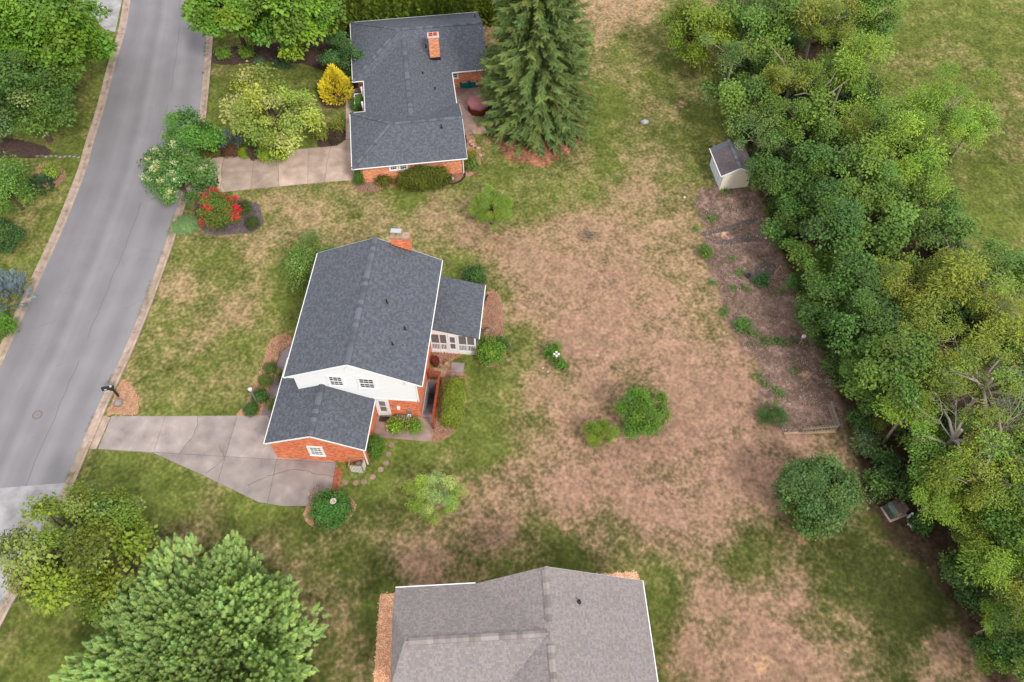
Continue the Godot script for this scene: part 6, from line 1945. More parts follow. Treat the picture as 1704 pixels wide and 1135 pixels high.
	for q: Array in wood:
		i += 1
		if q[4] == "maple":
			leafy("maple_tree", "rounded yellow green maple at the upper end of the wooded strip", "tree", "", q[0], q[1], q[2], q[3], {leaf = "broad", col = Color(0.17, 0.235, 0.012), lobes = 40, lobe = 0.26, tall = 0.85, dens = 5, rad = 0.86}, 300)
			continue
		var k: Array = kinds[q[4]]
		var lab: String = k[0] + ", away from shed and fence"
		for m: Array in marks:
			var best := -1
			var least := 1e9
			for j in wood.size():
				var dd := Vector2(wood[j][0], wood[j][1]).distance_to(m[0])
				if wood[j][4] == q[4] and dd < least:
					least = dd
					best = j
			if best == i - 1:
				lab = k[0] + m[1]
		leafy("woodland_tree", lab, "tree", k[1], q[0], q[1], q[2], q[3], k[2], 300 + i)
	# undergrowth along the edge
	for q: Array in [[20.75, -50.80, 0.82, 0.6],
		[21.22, -44.84, 0.87, 0.8],
		[21.28, -41.33, 0.94, 0.8],
		[21.61, -37.15, 0.81, 0.8],
		[22.22, -32.44, 0.86, 0.8],
		[23.49, -30.62, 0.85, 0.9],
		[23.30, -25.35, 0.80, 0.9],
		[24.33, -22.27, 0.93, 0.9],
		[23.79, -21.11, 0.77, 0.7],
		[25.94, -20.97, 0.99, 1],
		[25.46, -18.29, 0.52, 0.5],
		[20.44, -54.88, 0.95, 0.8],
		[19.98, -60.28, 0.88, 0.7],
		[26.71, -15.64, 0.65, 0.7],
		[26.92, -13.87, 0.57, 0.6],
		[26.83, -10.82, 0.62, 0.6],
		[29.33, -17.10, 0.96, 0.8],
		[27.98, -18.64, 0.97, 0.8],
		[24.22, -37.00, 1.08, 1],
		[26.47, -37.00, 1.08, 1],
		[26.54, -32.09, 1.03, 1],
		[26.67, -45.65, 1.27, 1],
		[29.59, -45.65, 1.27, 1],
		[27.11, -51.99, 1.34, 1]]:
		i += 1
		leafy("undergrowth_bush", "dark leafy undergrowth bush at the foot of the wooded strip", "bush", "undergrowth of the wooded strip", q[0], q[1], q[2], q[3], {leaf = "shrub", col = Color(0.055, 0.115, 0.018) * rng.randf_range(0.8, 1.4), lobes = 9, lobe = 0.45, dens = 9}, 400 + i)
	var inside := [Vector2(20.55, -47.58), Vector2(21.86, -37.20), Vector2(23.03, -26.30), Vector2(23.61, -19.36), Vector2(26.90, -14.05), Vector2(28.81, -9.33), Vector2(30.50, -9.33), Vector2(35.53, -25.83), Vector2(35.31, -37.78), Vector2(33.20, -46.62), Vector2(36.90, -52.34), Vector2(32.92, -63.81), Vector2(31.22, -74.44), Vector2(23.23, -74.44), Vector2(20.86, -56.20)]
	var put_in := 0
	while put_in < 84:
		var p := Vector2(rng.randf_range(10, 45), rng.randf_range(-72, -10))
		if not Geometry2D.is_point_in_polygon(p, PackedVector2Array(inside)):
			continue
		put_in += 1
		leafy("thicket_bush", "leafy thicket bush under the trees of the wooded strip", "bush", "thicket under the wood trees", p.x, p.y, rng.randf_range(1.1, 1.9), 1.0, {leaf = "shrub", size = 1.5, col = Color(0.055, 0.105, 0.018) * rng.randf_range(0.7, 1.4), lobes = 9, lobe = 0.42, dens = 9}, 600 + put_in)
	s = [23.32, -23.84, 0.95, 0.8]
	leafy("bush", "greyish green honeysuckle bush at the trellis corner", "bush", "", s[0], s[1], s[2], s[3], {leaf = "shrub", col = Color(0.10, 0.145, 0.05), lobes = 12, lobe = 0.42, dens = 11}, 451)
	s = [24.94, -25.01, 0.88, 1.2]
	leafy("sumac", "red tinged sumac at the wood edge", "bush", "", s[0], s[1], s[2], s[3], {leaf = "pinnate", col = Color(0.13, 0.17, 0.02), col2 = Color(0.20, 0.03, 0.02), share = 0.4, lobes = 12, lobe = 0.35, dens = 7, size = 0.8}, 452)
	s = [25.67, -18.37, 0.52, 0.5]
	leafy("bush", "vivid green fern bush near the utility box", "bush", "", s[0], s[1], s[2], s[3], {leaf = "pinnate", col = Color(0.05, 0.17, 0.018), lobes = 8, lobe = 0.45, dens = 10, size = 0.6}, 453)
	# vine covered dead trunk
	var vine := feathery("vine_trunk", "vine wrapped dead trunk with bare branches among the wood trees", "tree", "", 25.14, -53.47, 0.75, 6.2, [[0.0, 1.0], [0.5, 0.8], [0.95, 0.6], [1.0, 0.1]], "shrub", 0.9, 9.0, Color(0.12, 0.20, 0.015), 454, 0.2, 0.3)
	var vb := MB.new()
	for d: Array in [[Vector3(0, 4.2, 0), Vector3(1.4, 5.2, -0.3), Vector3(2.5, 6.0, -0.8)], [Vector3(0, 4.8, 0), Vector3(-1.2, 5.4, 0.3), Vector3(-2.2, 5.5, 0.7)], [Vector3(0, 5.4, 0), Vector3(0.5, 6.6, 0.3), Vector3(0.7, 7.6, 0.2)]]:
		vb.tube(d, [0.09, 0.06, 0.015], 6)
	part(vb, "branches", M.bark_pale, vine)
	# garden plants
	for q: Array in [[15.05, -40.36, 0.56, 0.5, "tall"],
		[18.97, -37.76, 0.55, 0.25, "dark"],
		[16.96, -33.62, 0.53, 0.25, "leaf"],
		[20.47, -36.86, 0.23, 0.15, "small"],
		[17.53, -38.66, 0.23, 0.15, "small"],
		[15.84, -35.11, 0.22, 0.15, "small"],
		[15.28, -37.71, 0.14, 0.1, "small"],
		[17.30, -40.09, 0.19, 0.1, "small"],
		[16.46, -44.38, 0.34, 0.1, "small"],
		[15.96, -44.25, 0.19, 0.1, "small"],
		[15.72, -34.69, 0.27, 0.2, "small"],
		[17.49, -33.12, 0.35, 0.12, "small"],
		[17.96, -32.80, 0.26, 0.12, "small"],
		[14.67, -43.12, 0.24, 0.2, "small"],
		[17.75, -47.33, 0.25, 0.25, "small"],
		[19.92, -29.86, 0.26, 0.12, "small"],
		[17.36, -29.32, 0.30, 0.1, "small"],
		[17.66, -28.63, 0.25, 0.1, "small"],
		[18.33, -28.14, 0.21, 0.1, "small"],
		[18.70, -27.90, 0.17, 0.1, "small"],
		[17.71, -37.13, 0.18, 0.1, "small"],
		[16.90, -37.24, 0.18, 0.1, "small"]]:
		i += 1
		var lab: String = {tall = "tall light green weed at the garden edge", dark = "dark green squash plant in the garden soil", leaf = "broad leaved bright green plant in the garden soil", small = "small green weed sprouting from the garden soil"}[q[4]]
		if q[4] == "small":
			sprig("garden_plant", lab, "weeds in the garden soil", q[0], q[1], q[2], 470 + i)
			continue
		leafy("garden_plant", lab, "plant", "", q[0], q[1], q[2], q[3], {leaf = "shrub", col = Color(0.09, 0.185, 0.025) if q[4] != "dark" else Color(0.04, 0.125, 0.03), lobes = 6, lobe = 0.5, tall = 0.7, dens = 9, trunk = 0.015}, 470 + i)
	s = [18.97, -32.22, 1.48, 0.2]
	feathery("garden_row", "weedy green row across the garden soil", "plant", "", s[0], s[1], s[2], 0.3, DOME, "shrub", 0.7, 3.0, Color(0.10, 0.14, 0.04), 495, 0.6, 0.4, 1.2, 0.26, 3.0)


# short grass standing up from the lawn, in the colour that the lawn has there
func grass() -> void:
	for f: Array in [[HOUSE, -4.3, [Vector2(-9.1, 3.75), Vector2(-3.0, 3.75), Vector2(-3.0, 1.8), Vector2(1.1, 1.9), Vector2(1.1, -5.3), Vector2(3.3, -5.3), Vector2(3.3, -9.7), Vector2(-9.1, -10.2)]], [UPPER, 7.8, [Vector2(-8.7, 0.1), Vector2(0.1, 0.1), Vector2(3.1, -11.0), Vector2(3.1, -18.9), Vector2(-8.5, -18.9)]], [LOWER.origin, 3.2, [Vector2(-13.9, -1.3), Vector2(1.6, -1.8), Vector2(1.6, 14), Vector2(-13.9, 14)]], [Vector3(17.3, 0, -47.6), 8.2, [Vector2(-0.1, 0.1), Vector2(2.5, 0.1), Vector2(2.5, -3.1), Vector2(-0.1, -3.1)]]]:
		var pg := PackedVector2Array()
		for q: Vector2 in f[2]:
			var v := Transform3D(Basis(Vector3.UP, deg_to_rad(f[1])), f[0]) * Vector3(q.x, 0, q.y)
			pg.append(Vector2(v.x, v.z))
		covered.append(pg)
	var sc := 6.0
	var mw := int(RECT.size.x * sc)
	var mh := int(RECT.size.y * sc)
	var mask := PackedByteArray()
	mask.resize(mw * mh)
	for pg: PackedVector2Array in covered:
		var lo := pg[0]
		var hi := pg[0]
		for q in pg:
			lo = lo.min(q); hi = hi.max(q)
		for j in range(maxi(0, int((lo.y - RECT.position.y) * sc) - 1), mini(mh, int((hi.y - RECT.position.y) * sc) + 2)):
			for i in range(maxi(0, int((lo.x - RECT.position.x) * sc) - 1), mini(mw, int((hi.x - RECT.position.x) * sc) + 2)):
				if mask[j * mw + i] == 0 and Geometry2D.is_point_in_polygon(RECT.position + Vector2(i + 0.5, j + 0.5) / sc, pg):
					mask[j * mw + i] = 1
	var r := RandomNumberGenerator.new()
	r.seed = 909
	var iw := lawn_image.get_width()
	var ih := lawn_image.get_height()
	var buf := PackedFloat32Array()
	for k in 150000:
		var z := -6.0 - 68.0 * pow(r.randf(), 1.25)
		var half := 30.0 + (-z - 6.0) * 0.38
		var x := r.randf_range(-half, half)
		var i := int((x - RECT.position.x) * sc)
		var j := int((z - RECT.position.y) * sc)
		if i < 1 or j < 1 or i >= mw - 1 or j >= mh - 1 or mask[j * mw + i] or mask[j * mw + i - 1] or mask[j * mw + i + 1] or mask[(j - 1) * mw + i] or mask[(j + 1) * mw + i]:
			continue
		var c := lawn_image.get_pixel(clampi(int((x - RECT.position.x) / RECT.size.x * iw), 0, iw - 1), clampi(int((z - RECT.position.y) / RECT.size.y * ih), 0, ih - 1)).srgb_to_linear()
		var g := r.randf_range(1.0, 1.5)
		put(buf, Basis(Vector3.UP, r.randf() * TAU).scaled(Vector3.ONE * r.randf_range(0.7, 1.5)), Vector3(x, 0.0, z), Color(c.r * g, c.g * g * r.randf_range(1.0, 1.12), c.b * g))
	var o := copies(self, "grass", "weed", buf, M.blade)
	tag(o, "short dry and green grass blades over the lawn", "grass", "", "stuff")


# ---------------------------------------------------------------- things in the yard
func yard_things() -> void:
	# mailbox: post, arm and round topped box
	var t := thing("mailbox", "black post mounted mailbox on the tan pebble bed", "mailbox", Vector3(-27.30, 0, -27.72) + Vector3(0, 0.03, 0), 12.0)
	var b := MB.new()
	b.span(Vector3(-0.06, -0.05, -0.06), Vector3(0.06, 1.12, 0.06))
	b.bar(Vector3(0, 0.75, 0), Vector3(-0.32, 1.05, 0), 0.05, 0.05)
	part(b, "post", M.black_metal, t)
	var bx := MB.new()
	var prof := []
	for k in 9:
		prof.append(Vector2(cos(PI * k / 8.0) * 0.12, 0.14 + sin(PI * k / 8.0) * 0.12))
	prof.append(Vector2(-0.12, 0.0))
	prof.append(Vector2(0.12, 0.0))
	for k in prof.size():
		var a: Vector2 = prof[k]
		var c: Vector2 = prof[(k + 1) % prof.size()]
		bx.quad(Vector3(-0.62, 1.12 + a.y, a.x), Vector3(-0.62, 1.12 + c.y, c.x), Vector3(0.14, 1.12 + c.y, c.x), Vector3(0.14, 1.12 + a.y, a.x), Vector3(0, a.y + c.y - 0.2, a.x + c.x).normalized())
	for x: float in [-0.62, 0.14]:
		var pts := []
		for a: Vector2 in prof:
			pts.append(Vector3(x, 1.12 + a.y, a.x))
		bx.poly(pts, Vector3(signf(x), 0, 0))
	part(bx, "box", M.black_metal, t)
	var fl := MB.new()
	fl.span(Vector3(-0.45, 1.2, 0.121), Vector3(-0.30, 1.27, 0.13))
	part(fl, "number_plate", M.white, t)
	var cp := MB.new()
	cp.lathe([Vector2(0, 1.42), Vector2(0.07, 1.40), Vector2(0.09, 1.37), Vector2(0.09, 1.34)], 12)
	part(cp, "finial", M.galvanised, t)
	# boulder on that bed
	rock("boulder", "rounded grey boulder on the tan pebble bed", Vector3(-27.13, 0, -27.15), Vector3(0.32, 0.26, 0.28), rgb8(168, 164, 168), 3)
	# garden lamp
	var lp := thing("lamp_post", "slim grey garden lamp post with a white lantern beside the boxwoods", "lamp", Vector3(-17.55, 0, -27.15))
	var pb := MB.new()
	pb.tube([Vector3(0, -0.05, 0), Vector3(0, 1.75, 0)], [0.05, 0.045], 10)
	part(pb, "post", mat(lin(0.20, 0.22, 0.25), 0.5), lp)
	var ln := MB.new()
	ln.lathe([Vector2(0.06, 1.75), Vector2(0.10, 1.80), Vector2(0.13, 2.0), Vector2(0.15, 2.02), Vector2(0.04, 2.12), Vector2(0, 2.13)], 10)
	part(ln, "lantern", mat(lin(0.6, 0.6, 0.58), 0.4), lp)
	# stepping stones
	for q: Vector3 in [Vector3(-8.06, 0, -24.00), Vector3(-8.19, 0, -23.31), Vector3(-8.30, 0, -22.68), Vector3(-8.61, 0, -22.20), Vector3(-9.07, 0, -21.68), Vector3(-9.62, 0, -21.36), Vector3(-10.15, 0, -21.27), Vector3(-10.84, 0, -21.31)]:
		var sb := MB.new()
		sb.lathe([Vector2(0.20, -0.04), Vector2(0.205, 0.02), Vector2(0.19, 0.034), Vector2(0, 0.036)], 18)
		var mm: StandardMaterial3D = M.stone.duplicate()
		var f := rng.randf_range(0.86, 1.04)
		mm.albedo_color = Color(M.stone.albedo_color.r * f, M.stone.albedo_color.g * f * 0.98, M.stone.albedo_color.b * f)
		var st := part(sb, "stepping_stone", mm, self, q, rng.randf() * 360.0)
		tag(st, "round tan stepping stone in the grass beside the garage", "stepping stone", "stepping stones curving round the garage")
	# fenced bin corner
	var fn := thing("slatted_enclosure", "low white slatted fence enclosure against the garage wall", "fence", HOUSE, -4.3)
	var x0 := -4.05
	var x1 := -3.18
	var z0 := 3.76
	var z1 := 4.32
	for q: Vector2 in [Vector2(x0, z1), Vector2(x1, z1), Vector2(x0, z0), Vector2(x1, z0)]:
		var p := MB.new()
		p.span(Vector3(q.x - 0.04, -0.02, q.y - 0.04), Vector3(q.x + 0.04, 0.92, q.y + 0.04))
		part(p, "post", M.wood_tan, fn)
	for q: Array in [[Vector3(x0 + 0.04, 0.86, z1 - 0.03), Vector3(x1 - 0.04, 0.91, z1 + 0.03)], [Vector3(x0 + 0.04, 0.1, z1 - 0.02), Vector3(x1 - 0.04, 0.16, z1 + 0.02)], [Vector3(x0 - 0.03, 0.86, z0 + 0.04), Vector3(x0 + 0.03, 0.91, z1 - 0.04)], [Vector3(x1 - 0.03, 0.86, z0 + 0.04), Vector3(x1 + 0.03, 0.91, z1 - 0.04)], [Vector3(x0 + 0.04, 0.86, z0 - 0.02), Vector3(x1 - 0.04, 0.91, z0 + 0.03)]]:
		var p := MB.new()
		p.span(q[0], q[1])
		part(p, "rail", M.wood_tan, fn)
	for k in 8:
		var p := MB.new()
		var x := x0 + 0.1 + k * (x1 - x0 - 0.2) / 7.0
		p.span(Vector3(x - 0.025, 0.02, z1 + 0.022), Vector3(x + 0.025, 0.86, z1 + 0.04))
		part(p, "slat", M.white, fn)
	for k in 5:
		var p := MB.new()
		var z := z0 + 0.08 + k * (z1 - z0 - 0.16) / 4.0
		p.span(Vector3(x1 + 0.022, 0.02, z - 0.025), Vector3(x1 + 0.04, 0.86, z + 0.025))
		part(p, "slat", M.white, fn)
	var bin := MB.new()
	bin.lathe([Vector2(0.18, 0.0), Vector2(0.22, 0.55), Vector2(0.235, 0.56), Vector2(0.235, 0.60), Vector2(0.18, 0.64), Vector2(0.05, 0.67), Vector2(0, 0.67)], 18)
	var bn := part(bin, "dustbin", mat(rgb8(118, 122, 124), 0.5), self, to_house(Vector3(-3.47, 0.0, 4.04)))
	tag(bn, "round grey dustbin inside the slatted enclosure", "bin")
	# bird box on a pole
	var bh := thing("birdhouse", "white cross shaped birdhouse on a brown pole in the back lawn", "birdhouse", Vector3(3.09, 0, -30.13))
	var pl := MB.new()
	pl.tube([Vector3(0, -0.05, 0), Vector3(0, 1.5, 0)], [0.035, 0.03], 8)
	part(pl, "pole", M.bark, bh)
	var hb := MB.new()
	hb.box(Vector3(0, 1.62, 0), Vector3(0.16, 0.24, 0.16))
	for q: Vector3 in [Vector3(0.15, 0, 0), Vector3(-0.15, 0, 0), Vector3(0, 0, 0.15), Vector3(0, 0, -0.15)]:
		hb.box(Vector3(0, 1.60, 0) + q, Vector3(0.14, 0.2, 0.14))
	part(hb, "house", M.wood_grey, bh)
	for q: Vector3 in [Vector3(0.15, 0, 0), Vector3(-0.15, 0, 0), Vector3(0, 0, 0.15), Vector3(0, 0, -0.15), Vector3(0, 0.05, 0)]:
		var rf := MB.new()
		rf.box(Vector3(0, 1.715, 0) + q, Vector3(0.14, 0.03, 0.14))
		part(rf, "roof", M.cream if q.y == 0.0 else M.wood_grey, bh)
	for q: Vector3 in [Vector3(2.18, 0, -30.03), Vector3(2.55, 0, -29.73)]:
		rock("stone", "pale stone at the foot of the birdhouse pole", q, Vector3(0.11, 0.08, 0.09), rgb8(226, 206, 190), int(absf(q.x * 100)), "stones under the birdhouse")
	# utility box
	var ub := thing("utility_box", "green metal utility box with dark weathered lid and orange sticker", "utility box", Vector3(24.25, 0, -19.32), 21.0)
	var bb := MB.new()
	var s0 := [Vector3(-0.56, 0, -0.42), Vector3(0.50, 0, -0.42), Vector3(0.50, 0, 0.42), Vector3(-0.56, 0, 0.42)]
	bb.slab([Vector3(-0.56, 0.72, -0.42), Vector3(0.50, 0.72, -0.42), Vector3(0.50, 0.72, 0.42), Vector3(-0.56, 0.72, 0.42)], Vector3(0, -0.78, 0))
	part(bb, "cabinet", M.box_green, ub)
	var ld := MB.new()
	ld.slab([Vector3(-0.30, 0.86, -0.45), Vector3(0.53, 0.80, -0.45), Vector3(0.53, 0.80, 0.43), Vector3(-0.30, 0.86, 0.43)], Vector3(0, -0.12, 0))
	part(ld, "lid", M.rust_top, ub)
	var fp := MB.new()
	fp.slab([Vector3(-0.30, 0.86, -0.45), Vector3(-0.58, 0.60, -0.45), Vector3(-0.58, 0.60, 0.45), Vector3(-0.30, 0.86, 0.45)], Vector3(0.1, -0.12, 0))
	part(fp, "front_hood", M.box_green, ub)
	var stk := MB.new()
	stk.span(Vector3(-0.28, 0.36, 0.42), Vector3(0.04, 0.62, 0.426))
	part(stk, "sticker", M.orange, ub)
	var pad := MB.new()
	pad.span(Vector3(-0.68, -0.04, -0.52), Vector3(0.62, 0.06, 0.55))
	part(pad, "concrete_pad", M.concrete, ub)
	var mk := MB.new()
	mk.tube([Vector3(0, -0.05, 0), Vector3(0.04, 0.62, 0)], [0.09, 0.08], 10)
	var mkn := part(mk, "marker_post", mat(rgb8(206, 214, 210), 0.6), self, Vector3(25.05, 0, -18.92))
	tag(mkn, "short white marker post beside the utility box", "marker post")
	# trellis fence at the garden corner
	var corner := Vector3(21.85, 0, -25.05)
	var westend := Vector3(19.36, 0, -24.83)
	var northend := Vector3(21.74, 0, -26.96)
	for side in 2:
		var en: Vector3 = westend if side == 0 else northend
		var tf := thing("trellis_fence", ["low weathered slat fence along the lower garden edge", "low weathered slat fence facing the wood edge"][side], "fence", Vector3.ZERO)
		var n := 12 if side == 0 else 14
		for k in n:
			var p := corner.lerp(en, (k + 0.3) / n)
			var pb2 := MB.new()
			pb2.bar(p + Vector3(0, -0.03, 0), p + Vector3(0.02, 0.85, 0.0), 0.07, 0.02)
			part(pb2, "slat", M.wood_grey if side == 1 else M.wood_tan, tf)
		for y: float in [0.22, 0.68]:
			var rb := MB.new()
			rb.bar(corner + Vector3(0, y, 0.02), en + Vector3(0, y, 0.02), 0.04, 0.06)
			part(rb, "rail", M.wood_grey, tf)
	var pk := MB.new()
	pk.bar(Vector3(18.31, 0, -24.83) + Vector3(0, 0.05, 0), Vector3(21.83, 0, -24.99) + Vector3(0, 0.05, 0.02), 0.16, 0.09)
	tag(part(pk, "timber", M.wood_tan, self), "long pale timber lying below the slat fence", "timber")
	# garden stakes: [foot, lean]
	for q: Array in [[Vector3(14.95, 0, -45.40), Vector3(0.1, 0.75, 0), "leaning tan stake at the upper garden corner"], [Vector3(20.05, 0, -40.91), Vector3(0, 1.0, 0), "pale stake with a white cap by the wood edge"], [Vector3(16.03, 0, -34.61), Vector3(0.15, 0.8, 0), "tan stake among weeds on the garden's lawn side"], [Vector3(20.30, 0, -38.67), Vector3(0.15, 1.0, 0), "thin grey stake in the leaf litter"], [Vector3(16.67, 0, -31.98), Vector3(0.05, 0.9, 0), "short stake at the end of the weedy row"]]:
		var sk := MB.new()
		sk.bar(Vector3(0, -0.05, 0), q[1], 0.07, 0.05)
		tag(part(sk, "garden_stake", M.wood_tan, self, q[0]), q[2], "stake")
	var bp := thing("sign_post", "thin post with a small white plate in the garden", "post", Vector3(20.77, 0, -32.03))
	var bpb := MB.new()
	bpb.tube([Vector3(0, -0.05, 0), Vector3(0.03, 1.1, 0)], [0.03, 0.025], 6)
	part(bpb, "post", M.wood_tan, bp)
	var bpp := MB.new()
	bpp.box(Vector3(0.03, 1.15, 0.03), Vector3(0.22, 0.24, 0.14))
	part(bpp, "plate", M.white, bp)
	# landscape cloth strips showing in the garden
	for q: Array in [[[Vector2(15.12, -42.92), Vector2(16.82, -43.37), Vector2(18.46, -43.95), Vector2(20.01, -44.47), Vector2(20.24, -44.15), Vector2(18.47, -43.43), Vector2(16.75, -42.92), Vector2(15.27, -42.60)], "dark landscape cloth strip across the upper garden"], [[Vector2(15.30, -42.15), Vector2(16.86, -42.03), Vector2(18.62, -42.53), Vector2(19.79, -42.09), Vector2(19.23, -41.90), Vector2(17.04, -41.65), Vector2(15.63, -41.78)], "torn dark landscape cloth strip in the middle garden"], [[Vector2(18.73, -38.96), Vector2(19.69, -39.93), Vector2(20.47, -39.56), Vector2(20.08, -38.49), Vector2(18.93, -38.25)], "dark landscape cloth patch near the wood edge"]]:
		structure(flat_mb(wobbly(q[0], 0.3, 31), 0.02), "landscape_cloth", mat(rgb8(118, 110, 112), 1.0, M.mulch_dark.albedo_texture, 2.0, true, M.mulch_dark.heightmap_texture, 2.0), q[1])
	var bk := MB.new()
	bk.lathe([Vector2(0.15, 0.0), Vector2(0.19, 0.3), Vector2(0.2, 0.31), Vector2(0.17, 0.31), Vector2(0.14, 0.05), Vector2(0, 0.05)], 14)
	tag(part(bk, "bucket", mat(rgb8(70, 72, 82), 0.6), self, Vector3(18.11, 0, -38.31)), "dark plastic bucket beside the squash plant", "bucket")
	# brush pile and scattered sticks
	var bpile := thing("brush_pile", "pile of grey cut branches on the dry back lawn", "brush pile", Vector3(6.23, 0, -42.47))
	for k in 42:
		var tb := MB.new()
		var a := rng.randf() * TAU
		var o := Vector3(rng.randfn() * 0.45, rng.randf_range(0.03, 0.3), rng.randfn() * 0.30)
		var l := rng.randf_range(0.3, 0.9)
		var d := Vector3(cos(a), rng.randf_range(-0.12, 0.2), sin(a) * 0.7)
		tb.tube([o - d * l * 0.5, o + Vector3(0, 0.05, 0), o + d * l * 0.5], [0.022, 0.018, 0.006], 5)
		part(tb, "branch", M.bark_pale if k % 3 else M.bark, bpile)
	for q: Array in [[Vector3(6.88, 0, -43.56), Vector3(7.20, 0, -44.15)], [Vector3(7.65, 0, -42.15), Vector3(8.33, 0, -42.28)], [Vector3(7.91, 0, -41.78), Vector3(8.45, 0, -41.28)], [Vector3(3.06, 0, -40.29), Vector3(4.09, 0, -41.40)]]:
		var tb := MB.new()
		tb.tube([q[0] + Vector3(0, 0.03, 0), (q[0] + q[1]) / 2.0 + Vector3(0.05, 0.06, 0.04), q[1] + Vector3(0, 0.02, 0)], [0.025, 0.022, 0.008], 6)
		tag(part(tb, "fallen_stick", M.wood_tan, self), "pale fallen stick on the dry lawn", "stick", "sticks near the brush pile")
	# white sack on the far lawn
	rock("crumpled_tarp", "crumpled white and blue tarp on the far lawn", Vector3(11.79, 0, -55.81), Vector3(0.42, 0.22, 0.26), rgb8(206, 204, 212), 19)
	# patio furniture of the hipped house
	var tub := thing("hot_tub", "maroon covered hot tub with wooden sides on the patio corner", "hot tub", Vector3(-2.99, 0, -57.57), 8.0)
	var ts := MB.new()
	ts.lathe([Vector2(0.98, 0), Vector2(1.0, 0.78), Vector2(0.96, 0.80), Vector2(0, 0.80)], 8)
	part(ts, "tub", M.maroon_wood, tub)
	var tc := MB.new()
	tc.lathe([Vector2(1.04, 0.70), Vector2(1.05, 0.86), Vector2(0.98, 0.93), Vector2(0.3, 0.98), Vector2(0, 0.98)], 8)
	part(tc, "cover", M.maroon, tub)
	for k in 2:
		var ch := thing("covered_chair", "patio chair under a teal cover against the salmon wall", "chair", Vector3(-4.35, 0, -60.92).lerp(Vector3(-3.63, 0, -61.00), k), 7.8 + (12 if k else -14), "teal covered patio chairs")
		var cb := MB.new()
		cb.slab([Vector3(-0.36, 0.45, 0.34), Vector3(0.36, 0.45, 0.34), Vector3(0.34, 0.50, -0.2), Vector3(-0.34, 0.50, -0.2)], Vector3(0, -0.47, 0))
		part(cb, "seat", M.teal, ch)
		var cbk := MB.new()
		cbk.slab([Vector3(-0.34, 0.52, -0.19), Vector3(0.34, 0.52, -0.19), Vector3(0.30, 0.98, -0.34), Vector3(0.0, 1.05, -0.36), Vector3(-0.30, 0.98, -0.34)], Vector3(0, -0.06, -0.2))
		part(cbk, "backrest", M.teal, ch)
		for s: float in [-1.0, 1.0]:
			var ar := MB.new()
			ar.slab([Vector3(s * 0.30, 0.66, 0.32), Vector3(s * 0.42, 0.62, 0.32), Vector3(s * 0.42, 0.70, -0.2), Vector3(s * 0.30, 0.74, -0.2)], Vector3(0, -0.55, 0))
			part(ar, "arm", M.teal, ch)
	var cc := thing("cushioned_chair", "cream cushioned patio chair half hidden by the spruce", "chair", Vector3(-3.12, 0, -61.00), 20.0)
	var c1 := MB.new()
	c1.box(Vector3(0, 0.38, 0), Vector3(0.6, 0.16, 0.6))
	part(c1, "seat", M.cushion, cc)
	var c2 := MB.new()
	c2.box(Vector3(0, 0.72, -0.28), Vector3(0.58, 0.56, 0.12), Basis(Vector3.RIGHT, -0.2))
	part(c2, "backrest", M.cushion, cc)
	for q: Vector2 in [Vector2(-0.25, -0.25), Vector2(0.25, -0.25), Vector2(-0.25, 0.25), Vector2(0.25, 0.25)]:
		var lg := MB.new()
		lg.span(Vector3(q.x - 0.02, 0.03, q.y - 0.02), Vector3(q.x + 0.02, 0.31, q.y + 0.02))
		part(lg, "leg", M.black_metal, cc)
	# slatted bench on the back patio
	var bn2 := thing("slatted_bench", "pale slatted bench against the brick wall between two bushes", "bench", to_house(Vector3(-1.15, 0.05, 0.42)), -4.3)
	for k in 6:
		var sl := MB.new()
		sl.span(Vector3(-0.48 + k * 0.165, 0.40, -0.28), Vector3(-0.36 + k * 0.165, 0.43, 0.28))
		part(sl, "slat", M.wood_grey, bn2)
	for z: float in [-0.22, 0.22]:
		var br := MB.new()
		br.span(Vector3(-0.48, 0.35, z - 0.03), Vector3(0.48, 0.40, z + 0.03))
		part(br, "rail", M.black_metal, bn2)
	for q: Vector2 in [Vector2(-0.44, -0.22), Vector2(0.44, -0.22), Vector2(-0.44, 0.22), Vector2(0.44, 0.22)]:
		var lg := MB.new()
		lg.span(Vector3(q.x - 0.025, 0.0, q.y - 0.025), Vector3(q.x + 0.025, 0.35, q.y + 0.025))
		part(lg, "leg", M.black_metal, bn2)
	# door mat
	var dm := MB.new()
	dm.slab([Vector3(-0.36, 0.018, -0.2), Vector3(0.36, 0.018, -0.2), Vector3(0.36, 0.018, 0.2), Vector3(-0.36, 0.018, 0.2)], Vector3(0, -0.016, 0))
	var dmn := part(dm, "door_mat", mat(lin(0.09, 0.075, 0.07), 1.0, M.mulch_dark.albedo_texture, 0.5), self, to_house(Vector3(-2.48, 0.052, 0.34)), -4.3)
	tag(dmn, "dark patterned door mat outside the back door", "door mat")
	# barrel, flat stones and steps beside the porch
	var rb2 := MB.new()
	rb2.lathe([Vector2(0.24, 0), Vector2(0.30, 0.25), Vector2(0.31, 0.45), Vector2(0.28, 0.7), Vector2(0.25, 0.72), Vector2(0.24, 0.66), Vector2(0, 0.66)], 18)
	tag(part(rb2, "barrel_planter", M.maroon_wood, self, to_house(Vector3(0.42, 0.0, -4.35))), "dark wooden barrel planter in the corner by the porch", "planter")
	var lst := MB.new()
	lst.slab([Vector3(-0.62, 0.09, -0.38), Vector3(0.62, 0.09, -0.38), Vector3(0.55, 0.09, 0.38), Vector3(-0.62, 0.09, 0.36)], Vector3(0, -0.1, 0))
	tag(part(lst, "stone_landing", M.stone, self, to_house(Vector3(0.65, 0.0, -3.62)), -4.3), "tan stone slab at the head of the stairwell", "stone slab")
